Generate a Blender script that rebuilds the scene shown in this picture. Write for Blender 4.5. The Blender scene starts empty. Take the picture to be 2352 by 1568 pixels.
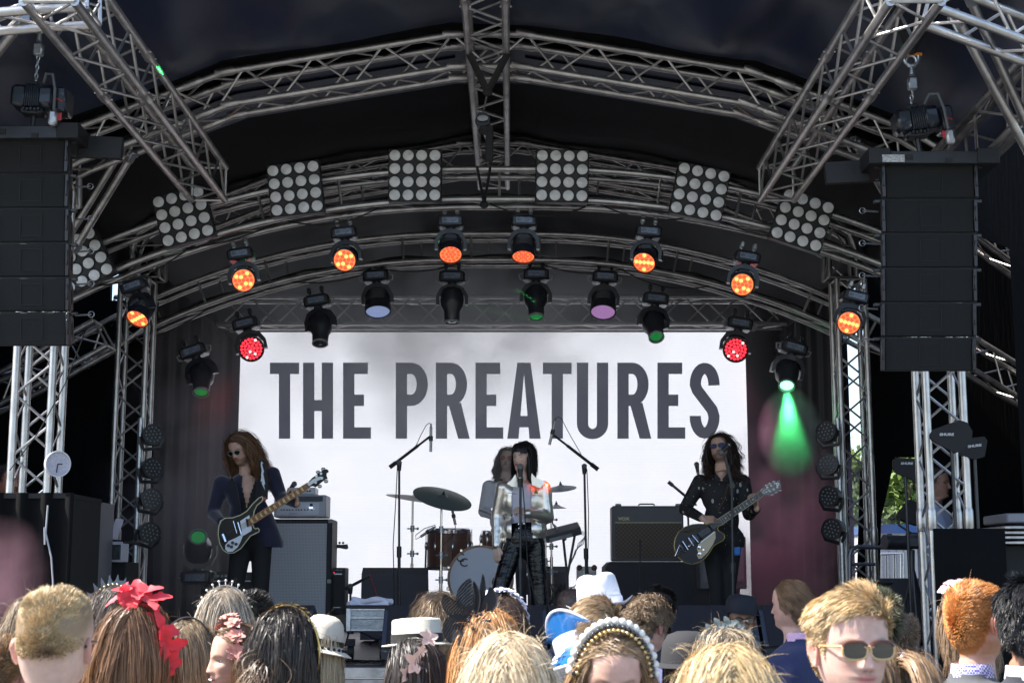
import bpy, math, random
import numpy as np
from mathutils import Vector, Matrix, Euler
random.seed(7); rng = np.random.default_rng(7)
SC = bpy.context.scene
COL = SC.collection
# ---------------------------------------------------------------- camera, world, sun, exposure
F = 3400.0; CX = 1176.0; CY = 784.0; TH = math.atan(546 / 3400.0); CAMZ = 1.85
cam = bpy.data.cameras.new("camera"); camo = bpy.data.objects.new("camera", cam); COL.objects.link(camo)
camo.location = (0, 0, CAMZ); camo.rotation_euler = (math.pi / 2 + TH, 0, 0)
cam.sensor_width = 36; cam.lens = 36 * F / 2352; cam.clip_end = 3000; cam.clip_start = .05
cam.dof.use_dof = True; cam.dof.focus_distance = 12.0; cam.dof.aperture_fstop = 9.0
SC.camera = camo
world = bpy.data.worlds.new("World"); SC.world = world; world.use_nodes = True
SUN_DIR = Vector((-.62, -.005, .77)).normalized()          # towards the sun
el = math.asin(SUN_DIR.z); az = math.atan2(SUN_DIR.x, SUN_DIR.y)
nt = world.node_tree; sky = nt.nodes.new('ShaderNodeTexSky'); sky.sky_type = 'NISHITA'; sky.sun_disc = False
sky.sun_elevation = el; sky.sun_rotation = az; sky.air_density = 1.0; sky.dust_density = 1.5
bg = nt.nodes['Background']; bg.inputs[1].default_value = 0.145; nt.links.new(sky.outputs[0], bg.inputs[0])
sl = bpy.data.lights.new("sun", 'SUN'); sl.energy = 5.0; sl.angle = math.radians(.5); sl.color = (1, .955, .88)
so = bpy.data.objects.new("sun", sl); COL.objects.link(so); so.rotation_euler = SUN_DIR.to_track_quat('Z', 'Y').to_euler(); so.location = (-20, 5, 30)
SC.view_settings.view_transform = 'Standard'; SC.view_settings.look = 'None'; SC.view_settings.gamma = 1
SC.view_settings.use_curve_mapping = False; SC.view_settings.exposure = 1.35
SC.cycles.use_denoising = True; SC.cycles.max_bounces = 7; SC.cycles.diffuse_bounces = 3; SC.cycles.glossy_bounces = 3
SC.cycles.transmission_bounces = 4; SC.cycles.volume_bounces = 0; SC.cycles.transparent_max_bounces = 8
SC.cycles.volume_step_rate = 2.0; SC.cycles.volume_max_steps = 96; SC.cycles.sample_clamp_indirect = 4

def U(px, py, Y):
    u = (px - CX) / F; v = (CY - py) / F
    y = math.cos(TH) - math.sin(TH) * v; z = math.sin(TH) + math.cos(TH) * v; t = Y / y
    return Vector((u * t, Y, CAMZ + z * t))
def S(Y, py=1200):                                        # view pixels per metre at depth Y
    z = (U(CX, py, Y).z - CAMZ); return F / (Y * math.cos(TH) + z * math.sin(TH))
# ---------------------------------------------------------------- materials
def _inp(b, k, v):
    if k in b.inputs: b.inputs[k].default_value = v
def mat(name, col=(.5, .5, .5), rough=.5, metal=0., spec=.5, emit=None, es=0., noise=0., nscale=20., bump=0., bscale=60., attr=None,
        sheen=0., coat=0., sss=0., stretch=None, alpha=1., trans=0., bdist=.01, rvar=0.):
    m = bpy.data.materials.new(name); m.use_nodes = True; n = m.node_tree; b = n.nodes['Principled BSDF']
    _inp(b, 'Base Color', (*col, 1)); _inp(b, 'Roughness', rough); _inp(b, 'Metallic', metal); _inp(b, 'Specular IOR Level', spec)
    _inp(b, 'Sheen Weight', sheen); _inp(b, 'Coat Weight', coat); _inp(b, 'Transmission Weight', trans); _inp(b, 'Alpha', alpha)
    if sss: _inp(b, 'Subsurface Weight', sss); _inp(b, 'Subsurface Scale', .01); b.inputs['Subsurface Radius'].default_value = (1, .4, .2)
    if emit: _inp(b, 'Emission Color', (*emit, 1)); _inp(b, 'Emission Strength', es)
    tc = n.nodes.new('ShaderNodeTexCoord'); vec = tc.outputs['Object']
    if stretch:
        mp = n.nodes.new('ShaderNodeMapping'); mp.inputs['Scale'].default_value = stretch; n.links.new(vec, mp.inputs[0]); vec = mp.outputs[0]
    src = None
    if attr:
        a = n.nodes.new('ShaderNodeAttribute'); a.attribute_name = attr; src = a.outputs['Color']
    if noise or src is not None:
        nz = n.nodes.new('ShaderNodeTexNoise'); nz.inputs['Scale'].default_value = nscale; nz.inputs['Detail'].default_value = 5; n.links.new(vec, nz.inputs['Vector'])
        mr = n.nodes.new('ShaderNodeMapRange'); mr.inputs[1].default_value = .3; mr.inputs[2].default_value = .7
        mr.inputs[3].default_value = 1 - noise; mr.inputs[4].default_value = 1 + noise; n.links.new(nz.outputs[0], mr.inputs[0])
        mx = n.nodes.new('ShaderNodeMix'); mx.data_type = 'RGBA'; mx.blend_type = 'MULTIPLY'; mx.inputs[0].default_value = 1
        if src is not None: n.links.new(src, mx.inputs[6])
        else: mx.inputs[6].default_value = (*col, 1)
        n.links.new(mr.outputs[0], mx.inputs[7]); n.links.new(mx.outputs[2], b.inputs['Base Color'])
        if rvar:
            m2 = n.nodes.new('ShaderNodeMapRange'); m2.inputs[3].default_value = max(.02, rough - rvar); m2.inputs[4].default_value = min(1, rough + rvar)
            n.links.new(nz.outputs[0], m2.inputs[0]); n.links.new(m2.outputs[0], b.inputs['Roughness'])
    if bump:
        nz = n.nodes.new('ShaderNodeTexNoise'); nz.inputs['Scale'].default_value = bscale; nz.inputs['Detail'].default_value = 4; n.links.new(vec, nz.inputs['Vector'])
        bp = n.nodes.new('ShaderNodeBump'); bp.inputs['Strength'].default_value = bump; bp.inputs['Distance'].default_value = bdist
        n.links.new(nz.outputs[0], bp.inputs['Height']); n.links.new(bp.outputs[0], b.inputs['Normal'])
    return m
_mc = {}
def M(name, *a, **k):
    if name not in _mc: _mc[name] = mat(name, *a, **k)
    return _mc[name]
ALU = M('brushed_aluminium', (.58, .565, .55), .38, .92, noise=.25, nscale=9, rvar=.12, bump=.15, bscale=140)
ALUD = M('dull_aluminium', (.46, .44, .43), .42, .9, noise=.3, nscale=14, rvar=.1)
STEEL = M('galvanised_steel', (.55, .57, .6), .38, .85, noise=.2, nscale=40)
CHROME = M('chrome', (.78, .78, .8), .12, 1.)
BLK = M('black_painted_metal', (.018, .019, .022), .42, .0, noise=.3, nscale=12, rvar=.1)
BLKP = M('black_plastic', (.022, .024, .03), .35, 0., noise=.2, nscale=18)
BLKM = M('matt_black', (.010, .010, .011), .8)
RUB = M('black_rubber', (.012, .012, .012), .6)
STRAP = M('black_webbing', (.02, .02, .022), .85, bump=.3, bscale=300)
WHITE = M('white_paint', (.8, .8, .8), .45, noise=.05)
GREYP = M('grey_paint', (.35, .36, .38), .5, noise=.1)
# ---------------------------------------------------------------- mesh builder
def frame(t, ref=None):
    t = Vector(t).normalized(); r = Vector(ref) if ref is not None else (Vector((0, 0, 1)) if abs(t.z) < .95 else Vector((1, 0, 0)))
    a = r.cross(t)
    if a.length < 1e-5: a = Vector((0, 1, 0)).cross(t)
    a.normalize(); b = t.cross(a); return a, b
class MB:
    def __init__(s): s.v = []; s.f = []; s.m = []; s.mi = 0
    def add(s, vs, fs, mi=None):
        o = len(s.v); s.v.extend([tuple(p) for p in vs]); s.f.extend([tuple(i + o for i in f) for f in fs]); s.m.extend([s.mi if mi is None else mi] * len(fs)); return s
    def box(s, c, d, R=None, mi=None, bev=0.):
        x, y, z = d[0] / 2, d[1] / 2, d[2] / 2; c = Vector(c)
        if bev <= 0:
            P = [Vector((i * x, j * y, k * z)) for k in (-1, 1) for j in (-1, 1) for i in (-1, 1)]
            Fs = [(0, 2, 3, 1), (4, 5, 7, 6), (0, 1, 5, 4), (2, 6, 7, 3), (0, 4, 6, 2), (1, 3, 7, 5)]
        else:
            b = min(bev, x * .9, y * .9, z * .9); P = []; idx = {}
            for k in (-1, 1):
                for j in (-1, 1):
                    for i in (-1, 1):
                        for ax in range(3):
                            q = [i * (x - b), j * (y - b), k * (z - b)]; q[ax] = (i * x, j * y, k * z)[ax]
                            idx[(i, j, k, ax)] = len(P); P.append(Vector(q))
            Fs = []
            for ax in range(3):
                o1, o2 = [a for a in range(3) if a != ax]
                for sg in (-1, 1):
                    q = []
                    for u, w in ((-1, -1), (1, -1), (1, 1), (-1, 1)):
                        t = [0, 0, 0]; t[ax] = sg; t[o1] = u; t[o2] = w; q.append(idx[(*t, ax)])
                    Fs.append(tuple(q))
            for ax in range(3):
                o1, o2 = [a for a in range(3) if a != ax]
                for u in (-1, 1):
                    for w in (-1, 1):
                        t0 = [0, 0, 0]; t0[o1] = u; t0[o2] = w; t1 = list(t0); t0[ax] = -1; t1[ax] = 1
                        Fs.append((idx[(*t0, o1)], idx[(*t1, o1)], idx[(*t1, o2)], idx[(*t0, o2)]))
            for k in (-1, 1):
                for j in (-1, 1):
                    for i in (-1, 1): Fs.append((idx[(i, j, k, 0)], idx[(i, j, k, 1)], idx[(i, j, k, 2)]))
        if R is not None: P = [R @ p for p in P]
        return s.add([p + c for p in P], Fs, mi)
    def tube(s, pts, r, n=8, mi=None, caps=True, flat=1., ref=None):
        pts = [Vector(p) for p in pts]; k = len(pts); rr = r if hasattr(r, '__len__') else [r] * k
        ts = []
        for i in range(k):
            a = pts[max(0, i - 1)]; b = pts[min(k - 1, i + 1)]; d = b - a; ts.append(d.normalized() if d.length > 1e-9 else Vector((0, 0, 1)))
        a, b = frame(ts[0], ref); vs = []
        for i in range(k):
            if i:
                a = (a - ts[i] * a.dot(ts[i]));
                a = a.normalized() if a.length > 1e-6 else frame(ts[i])[0]
                b = ts[i].cross(a)
            for j in range(n):
                w = 2 * math.pi * j / n; vs.append(pts[i] + a * (math.cos(w) * rr[i]) + b * (math.sin(w) * rr[i] * flat))
        fs = [(i * n + j, i * n + (j + 1) % n, (i + 1) * n + (j + 1) % n, (i + 1) * n + j) for i in range(k - 1) for j in range(n)]
        if caps: fs += [tuple(range(n - 1, -1, -1)), tuple((k - 1) * n + j for j in range(n))]
        return s.add(vs, fs, mi)
    def lathe(s, prof, c=(0, 0, 0), axis=(0, 0, 1), n=20, mi=None, ref=None, ring=False):
        c = Vector(c); t = Vector(axis).normalized(); a, b = frame(t, ref); vs = []
        for (r, h) in prof:
            for j in range(n):
                w = 2 * math.pi * j / n; vs.append(c + t * h + (a * math.cos(w) + b * math.sin(w)) * r)
        k = len(prof); fs = [(i * n + j, i * n + (j + 1) % n, (i + 1) * n + (j + 1) % n, (i + 1) * n + j) for i in range(k - 1) for j in range(n)]
        if prof[0][0] > 1e-6 and not ring: fs.append(tuple(range(n - 1, -1, -1)))
        if prof[-1][0] > 1e-6 and not ring: fs.append(tuple((k - 1) * n + j for j in range(n)))
        return s.add(vs, fs, mi)
    def ell(s, c, r, R=None, n=16, m=10, mi=None):
        c = Vector(c); r = (r, r, r) if not hasattr(r, '__len__') else r; vs = []
        for i in range(m + 1):
            p = math.pi * i / m
            for j in range(n):
                w = 2 * math.pi * j / n; q = Vector((r[0] * math.sin(p) * math.cos(w), r[1] * math.sin(p) * math.sin(w), r[2] * math.cos(p)))
                vs.append((R @ q if R is not None else q) + c)
        fs = [(i * n + j, (i + 1) * n + j, (i + 1) * n + (j + 1) % n, i * n + (j + 1) % n) for i in range(m) for j in range(n)]
        return s.add(vs, fs, mi)
    def cap(s, a, b, ra, rb, n=14, mi=None):                # capsule a-b with tapering radius
        a = Vector(a); b = Vector(b); d = b - a
        if d.length < 1e-6: return s.ell(a, max(ra, rb))
        t = d.normalized(); pts = []; rr = []
        for w in (-88, -65, -40, -18): pts.append(a + t * ra * math.sin(math.radians(w))); rr.append(ra * math.cos(math.radians(w)))
        for w in (18, 40, 65, 88): pts.append(b + t * rb * math.sin(math.radians(w))); rr.append(rb * math.cos(math.radians(w)))
        return s.tube(pts, rr, n, mi)
    def prism(s, poly, th, mi=None):                        # polygon of 3D points extruded by vector th
        P = [Vector(p) for p in poly]; th = Vector(th); n = len(P)
        return s.add(P + [p + th for p in P], [tuple(range(n)), tuple(range(2 * n - 1, n - 1, -1))] + [(i, i + n, (i + 1) % n + n, (i + 1) % n) for i in range(n)], mi)
    def grid(s, P, mi=None, cu=False):                      # P[i][j] points
        h = len(P); w = len(P[0]); vs = [p for row in P for p in row]
        fs = [(i * w + j, i * w + (j + 1) % w, (i + 1) * w + (j + 1) % w, (i + 1) * w + j) for i in range(h - 1) for j in range(w if cu else w - 1)]
        return s.add(vs, fs, mi)
    def build(s, name, mats, parent=None, local=False, smooth=True, ang=40, origin=None):
        me = bpy.data.meshes.new(name); O = Vector((0, 0, 0))
        if not local:
            if parent is not None: O = ORG.get(parent.name, O)
            elif origin is not None: O = Vector(origin)
        me.from_pydata([(p[0] - O.x, p[1] - O.y, p[2] - O.z) for p in s.v], [], s.f)
        mats = mats if isinstance(mats, (list, tuple)) else [mats]
        for m in mats: me.materials.append(m)
        if len(mats) > 1: me.polygons.foreach_set('material_index', s.m)
        fix_normals(me)
        if smooth:
            me.polygons.foreach_set('use_smooth', [True] * len(me.polygons)); me.set_sharp_from_angle(angle=math.radians(ang))
        return link(name, me, parent, O)
import bmesh
def fix_normals(me):
    b = bmesh.new(); b.from_mesh(me); bmesh.ops.recalc_face_normals(b, faces=b.faces); b.to_mesh(me); b.free()
ORG = {}
def link(name, me, parent=None, O=None):
    o = bpy.data.objects.new(name, me); COL.objects.link(o)
    if parent is not None: o.parent = parent; ORG[o.name] = ORG.get(parent.name, Vector((0, 0, 0)))
    else: o.location = O if O is not None else (0, 0, 0); ORG[o.name] = Vector(o.location)
    return o
def tag(o, label, cat, group=None):
    o['label'] = label; o['category'] = cat
    if group: o['group'] = group
    return o
def struct(o, kind='structure'): o['kind'] = kind; return o
def thing(name, label, cat, loc=(0, 0, 0), group=None, rot=(0, 0, 0)):
    o = bpy.data.objects.new(name, None); COL.objects.link(o); o.location = loc; o.rotation_euler = rot; o.empty_display_size = .1
    ORG[o.name] = Vector(loc); return tag(o, label, cat, group)
def copy_tree(o, parent=None):
    c = o.copy(); COL.objects.link(c)
    if parent is not None: c.parent = parent
    for ch in list(o.children): copy_tree(ch, c)
    return c
def text_into(mb, s, size, pos, xdir, ydir, thick=.002, mi=None, shear=0., xs=1., center=False, off=0.):
    cu = bpy.data.curves.new('t', 'FONT'); cu.body = s; cu.size = size; cu.extrude = 0; cu.shear = shear; cu.offset = off; cu.resolution_u = 3
    if center: cu.align_x = 'CENTER'
    ob = bpy.data.objects.new('t', cu); me = bpy.data.meshes.new_from_object(ob)
    X = Vector(xdir).normalized() * xs; Yv = Vector(ydir).normalized(); N = Vector(xdir).normalized().cross(Yv).normalized()
    vs = [Vector(pos) + X * v.co.x + Yv * v.co.y + N * thick for v in me.vertices]
    mb.add(vs, [tuple(p.vertices) for p in me.polygons], mi)
    bpy.data.objects.remove(ob); bpy.data.curves.remove(cu); bpy.data.meshes.remove(me)
def poly_px(pts, Y): return [U(x, y, Y) for x, y in pts]
# ---------------------------------------------------------------- setting
XC = -.165; HS = 1.28                                    # stage centre line, stage floor height
g = MB(); N = 40
g.grid([[Vector((-400 + 800 * j / N, -60 + 900 * i / N, 0)) for j in range(N + 1)] for i in range(N + 1)])
ground = struct(g.build('ground', M('trodden_grass', (.105, .105, .10), .9, noise=.5, nscale=3.0, bump=.6, bscale=30)))
# stage deck
dk = thing('stage_deck', 'dark raised stage platform with a silver front edge', 'stage', (XC, 9.9, 0))
FL = M('black_stage_floor', (.045, .040, .048), .45, noise=.35, nscale=4, rvar=.15)
MB().box((XC, 13.75, HS - .03), (9.4, 7.6, .06)).build('floor_board', FL, dk)
for i in range(9):
    x = XC - 4.16 + i * 1.04
    MB().box((x, 9.92, HS - .032), (1.03, .05, .07), bev=.004).build('edge_rail', ALU, dk)
    MB().box((x, 9.925, HS - .118), (1.03, .05, .09), bev=.004).build('edge_rail', ALUD, dk)
MB().box((XC, 10.0, .55), (9.4, .03, 1.1)).build('skirt', M('black_skirt', (.012, .012, .014), .9, noise=.3, nscale=5, stretch=(8, 1, .4), bump=.4, bscale=4), dk)
# ---------------------------------------------------------------- trusses
def build_truss(root, path, b, sz=.24, rc=.0245, rb=.0095, mode='zig', step=.24, mc=ALU, mbr=ALU, faces='fbtd', phase=0, couple=None):
    """path: list of centre points, b: constant side vector. four chords + bracing"""
    P = [Vector(p) for p in path]; b = Vector(b).normalized(); k = len(P); nn = []
    for i in range(k):
        t = (P[min(k - 1, i + 1)] - P[max(0, i - 1)]).normalized(); nn.append(t.cross(b).normalized())
    h = sz / 2
    def off(i, a, c): return P[i] + nn[i] * (a * h) + b * (c * h)
    for a in (-1, 1):
        for c in (-1, 1):
            m = MB().tube([off(i, a, c) for i in range(k)], rc, 10)
            if couple:
                for i in couple:
                    i = i % k; j = min(k - 1, i + 1) if i < k - 1 else i - 1
                    t = (off(j, a, c) - off(i, a, c)).normalized(); o = off(i, a, c)
                    m.tube([o - t * .075, o - t * .05, o + t * .05, o + t * .075], [rc, rc * 1.28, rc * 1.28, rc], 10)
                    for sgn in (-.062, .062):
                        q = o + t * sgn; m.tube([q - b * rc * 1.5, q + b * rc * 1.5], .006, 6)
            m.build('chord', mc, root)
    L = [0.]
    for i in range(1, k): L.append(L[-1] + (P[i] - P[i - 1]).length)
    def at(s, a, c):
        s = max(0, min(L[-1] - 1e-6, s)); i = 0
        while i < k - 2 and L[i + 1] < s: i += 1
        u = (s - L[i]) / max(1e-9, L[i + 1] - L[i]); return off(i, a, c).lerp(off(i + 1, a, c), u)
    m = MB(); n = max(1, int(round(L[-1] / step))); st = L[-1] / n; x = -1 if phase else 1
    for i in range(n):
        s0 = i * st; s1 = s0 + st; q = 1 if (i + phase) % 2 else -1
        if mode == 'zig':
            if 'f' in faces: m.tube([at(s0, q, -1), at(s1, -q, -1)], rb, 6)
            if 'b' in faces: m.tube([at(s0, -q, 1), at(s1, q, 1)], rb, 6)
            if 't' in faces: m.tube([at(s0, 1, q), at(s1, 1, -q)], rb * .9, 6)
            if 'd' in faces: m.tube([at(s0, -1, -q), at(s1, -1, q)], rb * .9, 6)
        else:                                             # ladder bars with thin diagonals above and below
            if i % 2 == 0:
                m.tube([at(s0, 1, -1), at(s0, -1, -1)], rb * 1.25, 6)
                m.tube([at(s0 + st * .5, 1, 1), at(s0 + st * .5, -1, 1)], rb * 1.1, 6)
            m.tube([at(s0, 1, q), at(s1, 1, -q)], rb * .55, 5); m.tube([at(s0, -1, -q), at(s1, -1, q)], rb * .55, 5)
            if i % 4 == 1: m.tube([at(s0, 1, -1), at(s1, 1, 1)], rb * .5, 5)
    m2 = MB()
    for s_ in (0, L[-1]):
        for (u, w) in (((1, 1), (1, -1)), ((1, -1), (-1, -1)), ((-1, -1), (-1, 1)), ((-1, 1), (1, 1))): m.tube([at(s_, *u), at(s_, *w)], rb * 1.2, 6)
    m.build('bracing', mbr, root)
def truss(label, path, b, group=None, name='truss', **k):
    t = thing(name, label, 'truss', path[0], group); build_truss(t, path, b, **k); return t
def arc_pts(pxs, Y, dens=.22):
    P = [U(x, y, Y) for x, y in pxs]; out = [P[0]]
    for a, b in zip(P, P[1:]):
        n = max(1, int((b - a).length / dens))
        for i in range(1, n + 1): out.append(a.lerp(b, i / n))
    return out
def smooth_path(P, it=2):
    P = list(P)
    for _ in range(it): P = [P[0]] + [(P[i - 1] + P[i] * 2 + P[i + 1]) / 4 for i in range(1, len(P) - 1)] + [P[-1]]
    return P
A_px = [(78, 460), (80, 385), (98, 335), (157, 300), (444, 192), (517, 165), (1040, 79), (1208, 79), (1731, 165), (1804, 192), (2091, 300), (2150, 335), (2168, 385), (2170, 460)]
A_top = [U(x, y, 10.) for x, y in A_px]
def inset(P, d):                                          # move polyline inwards (down / towards the centre) by d in the XZ plane
    out = []
    for i in range(len(P)):
        t = (P[min(len(P) - 1, i + 1)] - P[max(0, i - 1)]).normalized(); n = Vector((0, -1, 0)).cross(t).normalized()
        n = n if n.z > 0 or (abs(n.z) < .2 and n.x * (P[i].x - XC) > 0) else -n
        out.append(P[i] - n * d)
    return out
A_mid = [p + Vector((0, .12, 0)) for p in smooth_path([q for q in inset(A_top, .12)], 0)]
def dense(P, d=.3):
    out = [P[0]]
    for a, b in zip(P, P[1:]):
        n = max(1, int((b - a).length / d))
        for i in range(1, n + 1): out.append(a.lerp(b, i / n))
    return out
cpl = [4, 5, 6, 7, 8, 9]
build_truss(thing('truss', 'long gabled box truss arching across the top front of the roof', 'truss', A_mid[0], 'roof arch trusses'), A_mid, (0, 1, 0), couple=cpl, step=.245)
B_mid = [p + Vector((0, 2.65, 0)) for p in A_mid]
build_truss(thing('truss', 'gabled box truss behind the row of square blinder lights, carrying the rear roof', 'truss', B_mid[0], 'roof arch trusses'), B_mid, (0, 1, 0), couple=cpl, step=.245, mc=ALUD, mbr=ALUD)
# curved lighting trusses
def circ(cx, top, R, x0, x1, Y, n=40, drop=.0):
    out = []
    for i in range(n + 1):
        x = x0 + (x1 - x0) * i / n; dx = max(0, abs(x - cx) - 90); y = top + (R - math.sqrt(max(1, R * R - dx * dx)))
        out.append(U(x, y, Y))
    return out
C_mid = [p + Vector((0, .12, 0)) for p in inset(circ(1160, 388.5, 2150, 60, 2150, 11.1), .12)]
build_truss(thing('truss', 'curved lighting truss that carries the square blinder lights', 'truss', C_mid[0], 'curved lighting trusses'), C_mid, (0, 1, 0), mode='bar', step=.31, rc=.025)
D_mid = [p + Vector((0, .12, 0)) for p in inset(circ(1132, 537, 1690, 160, 2085, 13.0), .12)]
build_truss(thing('truss', 'lower curved lighting truss further back just above the screen', 'truss', D_mid[0], 'curved lighting trusses'), D_mid, (0, 1, 0), mode='bar', step=.31, rc=.024)
ee = thing('truss', 'straight horizontal box truss directly above the white screen', 'truss', U(300, 700, 16.4))
build_truss(ee, [U(x, 718, 16.4) for x in (270, 600, 950, 1300, 1650, 2000)], (0, 1, 0), sz=.30, step=.30, rc=.026, rb=.012, couple=[2, 3])
# longitudinal trusses slung below the front arch
def longi(label, x0, z0, Y0, Y1, sx=.25, **k):
    t = thing('truss', label, 'truss', (x0, Y0, z0), 'trusses running front to back')
    n = int((Y1 - Y0) / .5) + 1; build_truss(t, [Vector((x0, Y0 + (Y1 - Y0) * i / n, z0)) for i in range(n + 1)], (1, 0, 0), sz=sx, step=.25, couple=[3], **k); return t
zc = CAMZ + 3.5
longi('central box truss running front to back under the roof ridge', XC, zc + .12, 7.2, 13.0)
longi('box truss running front to back on the left, above the left speaker stack', -2.27, CAMZ + 2.80 + .12, 6.9, 10.75, phase=1)
longi('box truss running front to back on the right, leaning towards the right speaker stack', 1.98, CAMZ + 2.80 + .12, 6.9, 10.75)
# towers
def tower(label, px, Y, z1, rz=0, py=1100, **k):
    x = U(px, py, Y).x; t = thing('truss_tower', label, 'truss tower', (x, Y, 0), 'truss towers')
    b = Vector((math.sin(rz), math.cos(rz), 0)); n = int(z1 / .5)
    build_truss(t, [Vector((x, Y, z1 * i / n)) for i in range(n + 1)], b, sz=.24, step=.20, couple=[4], **k)
    MB().box((x, Y, .02), (.5, .5, .04), bev=.004).build('base_plate', STEEL, t); return t
tower('front left truss tower standing behind the left speaker stack', 80, 9.75, CAMZ + 2.62, rc=.0255)
tower('front right truss tower standing behind the right speaker stack', 2166, 9.75, CAMZ + 2.62, rc=.0255)
tower('rear left truss tower carrying a column of round stage lights', 299, 12.75, CAMZ + 2.58, mc=ALU)
tower('rear right truss tower against the bright gap in the drapes', 1963, 12.75, CAMZ + 2.58, mc=ALU, phase=1)
# outrigger wing trusses and bright struts
def strut(label, a, b, r=.026, name='strut', group='bright round struts'):
    t = thing(name, label, 'strut', a, group); a = Vector(a); b = Vector(b); d = (b - a).normalized()
    MB().tube([a, b], r, 12).build('tube', ALU, t)
    for q, s_ in ((a, 1), (b, -1)):
        e = frame(d)[0]; MB().box(q - d * s_ * .03, (.05, .05, .09), d.to_track_quat('Z', 'Y').to_matrix(), bev=.004).tube([q - d * s_ * .04 - e * .045, q - d * s_ * .04 + e * .045], .010, 8).build('end_fork', STEEL, t)
strut('upper of two bright struts crossing the top right corner', U(2232, 6, 7.6), U(2420, 420, 8.4))
strut('lower of two bright struts in the top right corner, reaching down to the speaker stack', U(2203, 52, 7.6), U(2425, 470, 8.4))
strut('bright strut in the top left corner slanting down to the left edge', U(46, 55, 7.5), U(-60, 190, 8.0))
strut('bright strut in the top left corner rising towards the left edge', U(40, 22, 7.3), U(-60, 60, 7.1))
strut('left of the pair of struts beside the left speaker stack', U(278, 347, 10.2), U(160, 540, 10.6))
strut('right of the pair of struts beside the left speaker stack', U(297, 367, 10.2), U(180, 560, 10.6))
strut('left of the short struts above the right speaker stack', U(1968, 335, 10.2), U(2040, 460, 10.6))
strut('right of the short struts above the right speaker stack', U(1985, 350, 10.2), U(2070, 470, 10.6))
truss('truss across the top right corner leading out of the picture', [U(2145, -12, 7.3), U(2260, 30, 7.35), U(2480, 115, 7.5)], (0, 1, 0), step=.22, group='side trusses')
truss('truss across the top left corner leading out of the picture', [U(215, -14, 7.2), U(90, -8, 7.2), U(-120, 10, 7.2)], (0, 1, 0), step=.22, group='side trusses')
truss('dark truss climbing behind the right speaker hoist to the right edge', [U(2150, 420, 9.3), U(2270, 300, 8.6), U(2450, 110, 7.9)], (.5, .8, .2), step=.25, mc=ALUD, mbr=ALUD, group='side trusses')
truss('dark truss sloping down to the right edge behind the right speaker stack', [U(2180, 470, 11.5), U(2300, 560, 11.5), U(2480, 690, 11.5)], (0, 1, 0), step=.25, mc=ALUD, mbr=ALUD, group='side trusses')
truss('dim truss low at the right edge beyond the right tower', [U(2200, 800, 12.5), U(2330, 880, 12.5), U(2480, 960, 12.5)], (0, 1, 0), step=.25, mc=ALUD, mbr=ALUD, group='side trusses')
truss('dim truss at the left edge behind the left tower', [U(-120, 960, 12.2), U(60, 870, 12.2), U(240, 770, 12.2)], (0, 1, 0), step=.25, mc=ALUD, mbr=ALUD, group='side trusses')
# ---------------------------------------------------------------- roof skin and drapes
TARP = M('sky_sheen_tarpaulin', (.018, .029, .068), .40, spec=.5, noise=.15, nscale=1.5, bump=.3, bscale=2.2, bdist=.05, stretch=(1.2, .35, 1.2))  # front flap only: blue sheen of the sky put into the tarpaulin colour
roof = thing('stage_roof', 'black tarpaulin roof skin stretched over the arched trusses', 'stage roof', (XC, 9, 5))
out = inset(A_top, -.05); prof = dense(out, .16)
rows = []
for iy, Y in enumerate(np.linspace(7.35, 17.2, 108)):
    row = []
    for i, p in enumerate(prof):
        s_ = i / len(prof); fold = 0.
        if Y < 9.95:                                       # loose folded front flap
            e = 1.5 * min(1, (9.95 - Y) / .5); fold = e * (.035 * math.sin(p.x * 9 + 2.2 * Y + 1.3 * math.sin(p.x * 2.3)) + .03 * math.sin(p.x * 3.7 - Y * 3) + .018 * math.sin(p.x * 21 + Y * 5)) * min(1, abs(p.x - XC) * .9 + .1)
        sag = .05 * math.sin((Y - 10.1) / 2.65 * math.pi) ** 2 if Y > 10.1 else 0
        row.append(Vector((p.x, Y, p.z - fold - sag * .8 + .012 * math.sin(p.x * 5 + Y * 1.7))))
    rows.append(row)
kf = sum(1 for r_ in rows if r_[0].y < 10.0); rf = MB().grid(rows[kf - 1:]).build('roof_skin', M('shaded_tarpaulin', (.0022, .0024, .004), .7, spec=.15, noise=.1, nscale=1.5), roof, ang=180); MB().grid(rows[:kf]).build('front_flap', TARP, roof, ang=180)  # rear skin is a darker, shaded copy of the same tarpaulin
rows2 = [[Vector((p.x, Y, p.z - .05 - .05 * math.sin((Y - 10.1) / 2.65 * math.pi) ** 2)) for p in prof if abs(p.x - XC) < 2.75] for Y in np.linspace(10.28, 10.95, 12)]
MB().grid(rows2).build('blue_light_band', M('painted_blue_light', (.016, .026, .060), .5, noise=.3, nscale=2, bump=.3, bscale=3), roof, ang=180)  # blue light behind the front arch, painted as a tinted strip
sol = rf.modifiers.new('s', 'SOLIDIFY'); sol.thickness = .008; sol.offset = 1
DR = M('black_drape', (.0016, .0018, .0024), .9, spec=.2, noise=.35, nscale=3, bump=.3, bscale=12, stretch=(4, 4, .3))
def drape(label, quads, ripple=.02, name='drape', mt=None, kx=9):
    """quads: list of (polygon of px, Y)"""
    t = MB()
    for (pl, Yf) in quads: t.prism([U(x, y, Yf if not callable(Yf) else Yf(x)) for x, y in pl], (0, .012, 0))
    return tag(t.build(name, mt or DR, None, smooth=False, origin=U(quads[0][0][0][0], quads[0][0][0][1], 13)), label, 'drape')
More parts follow.
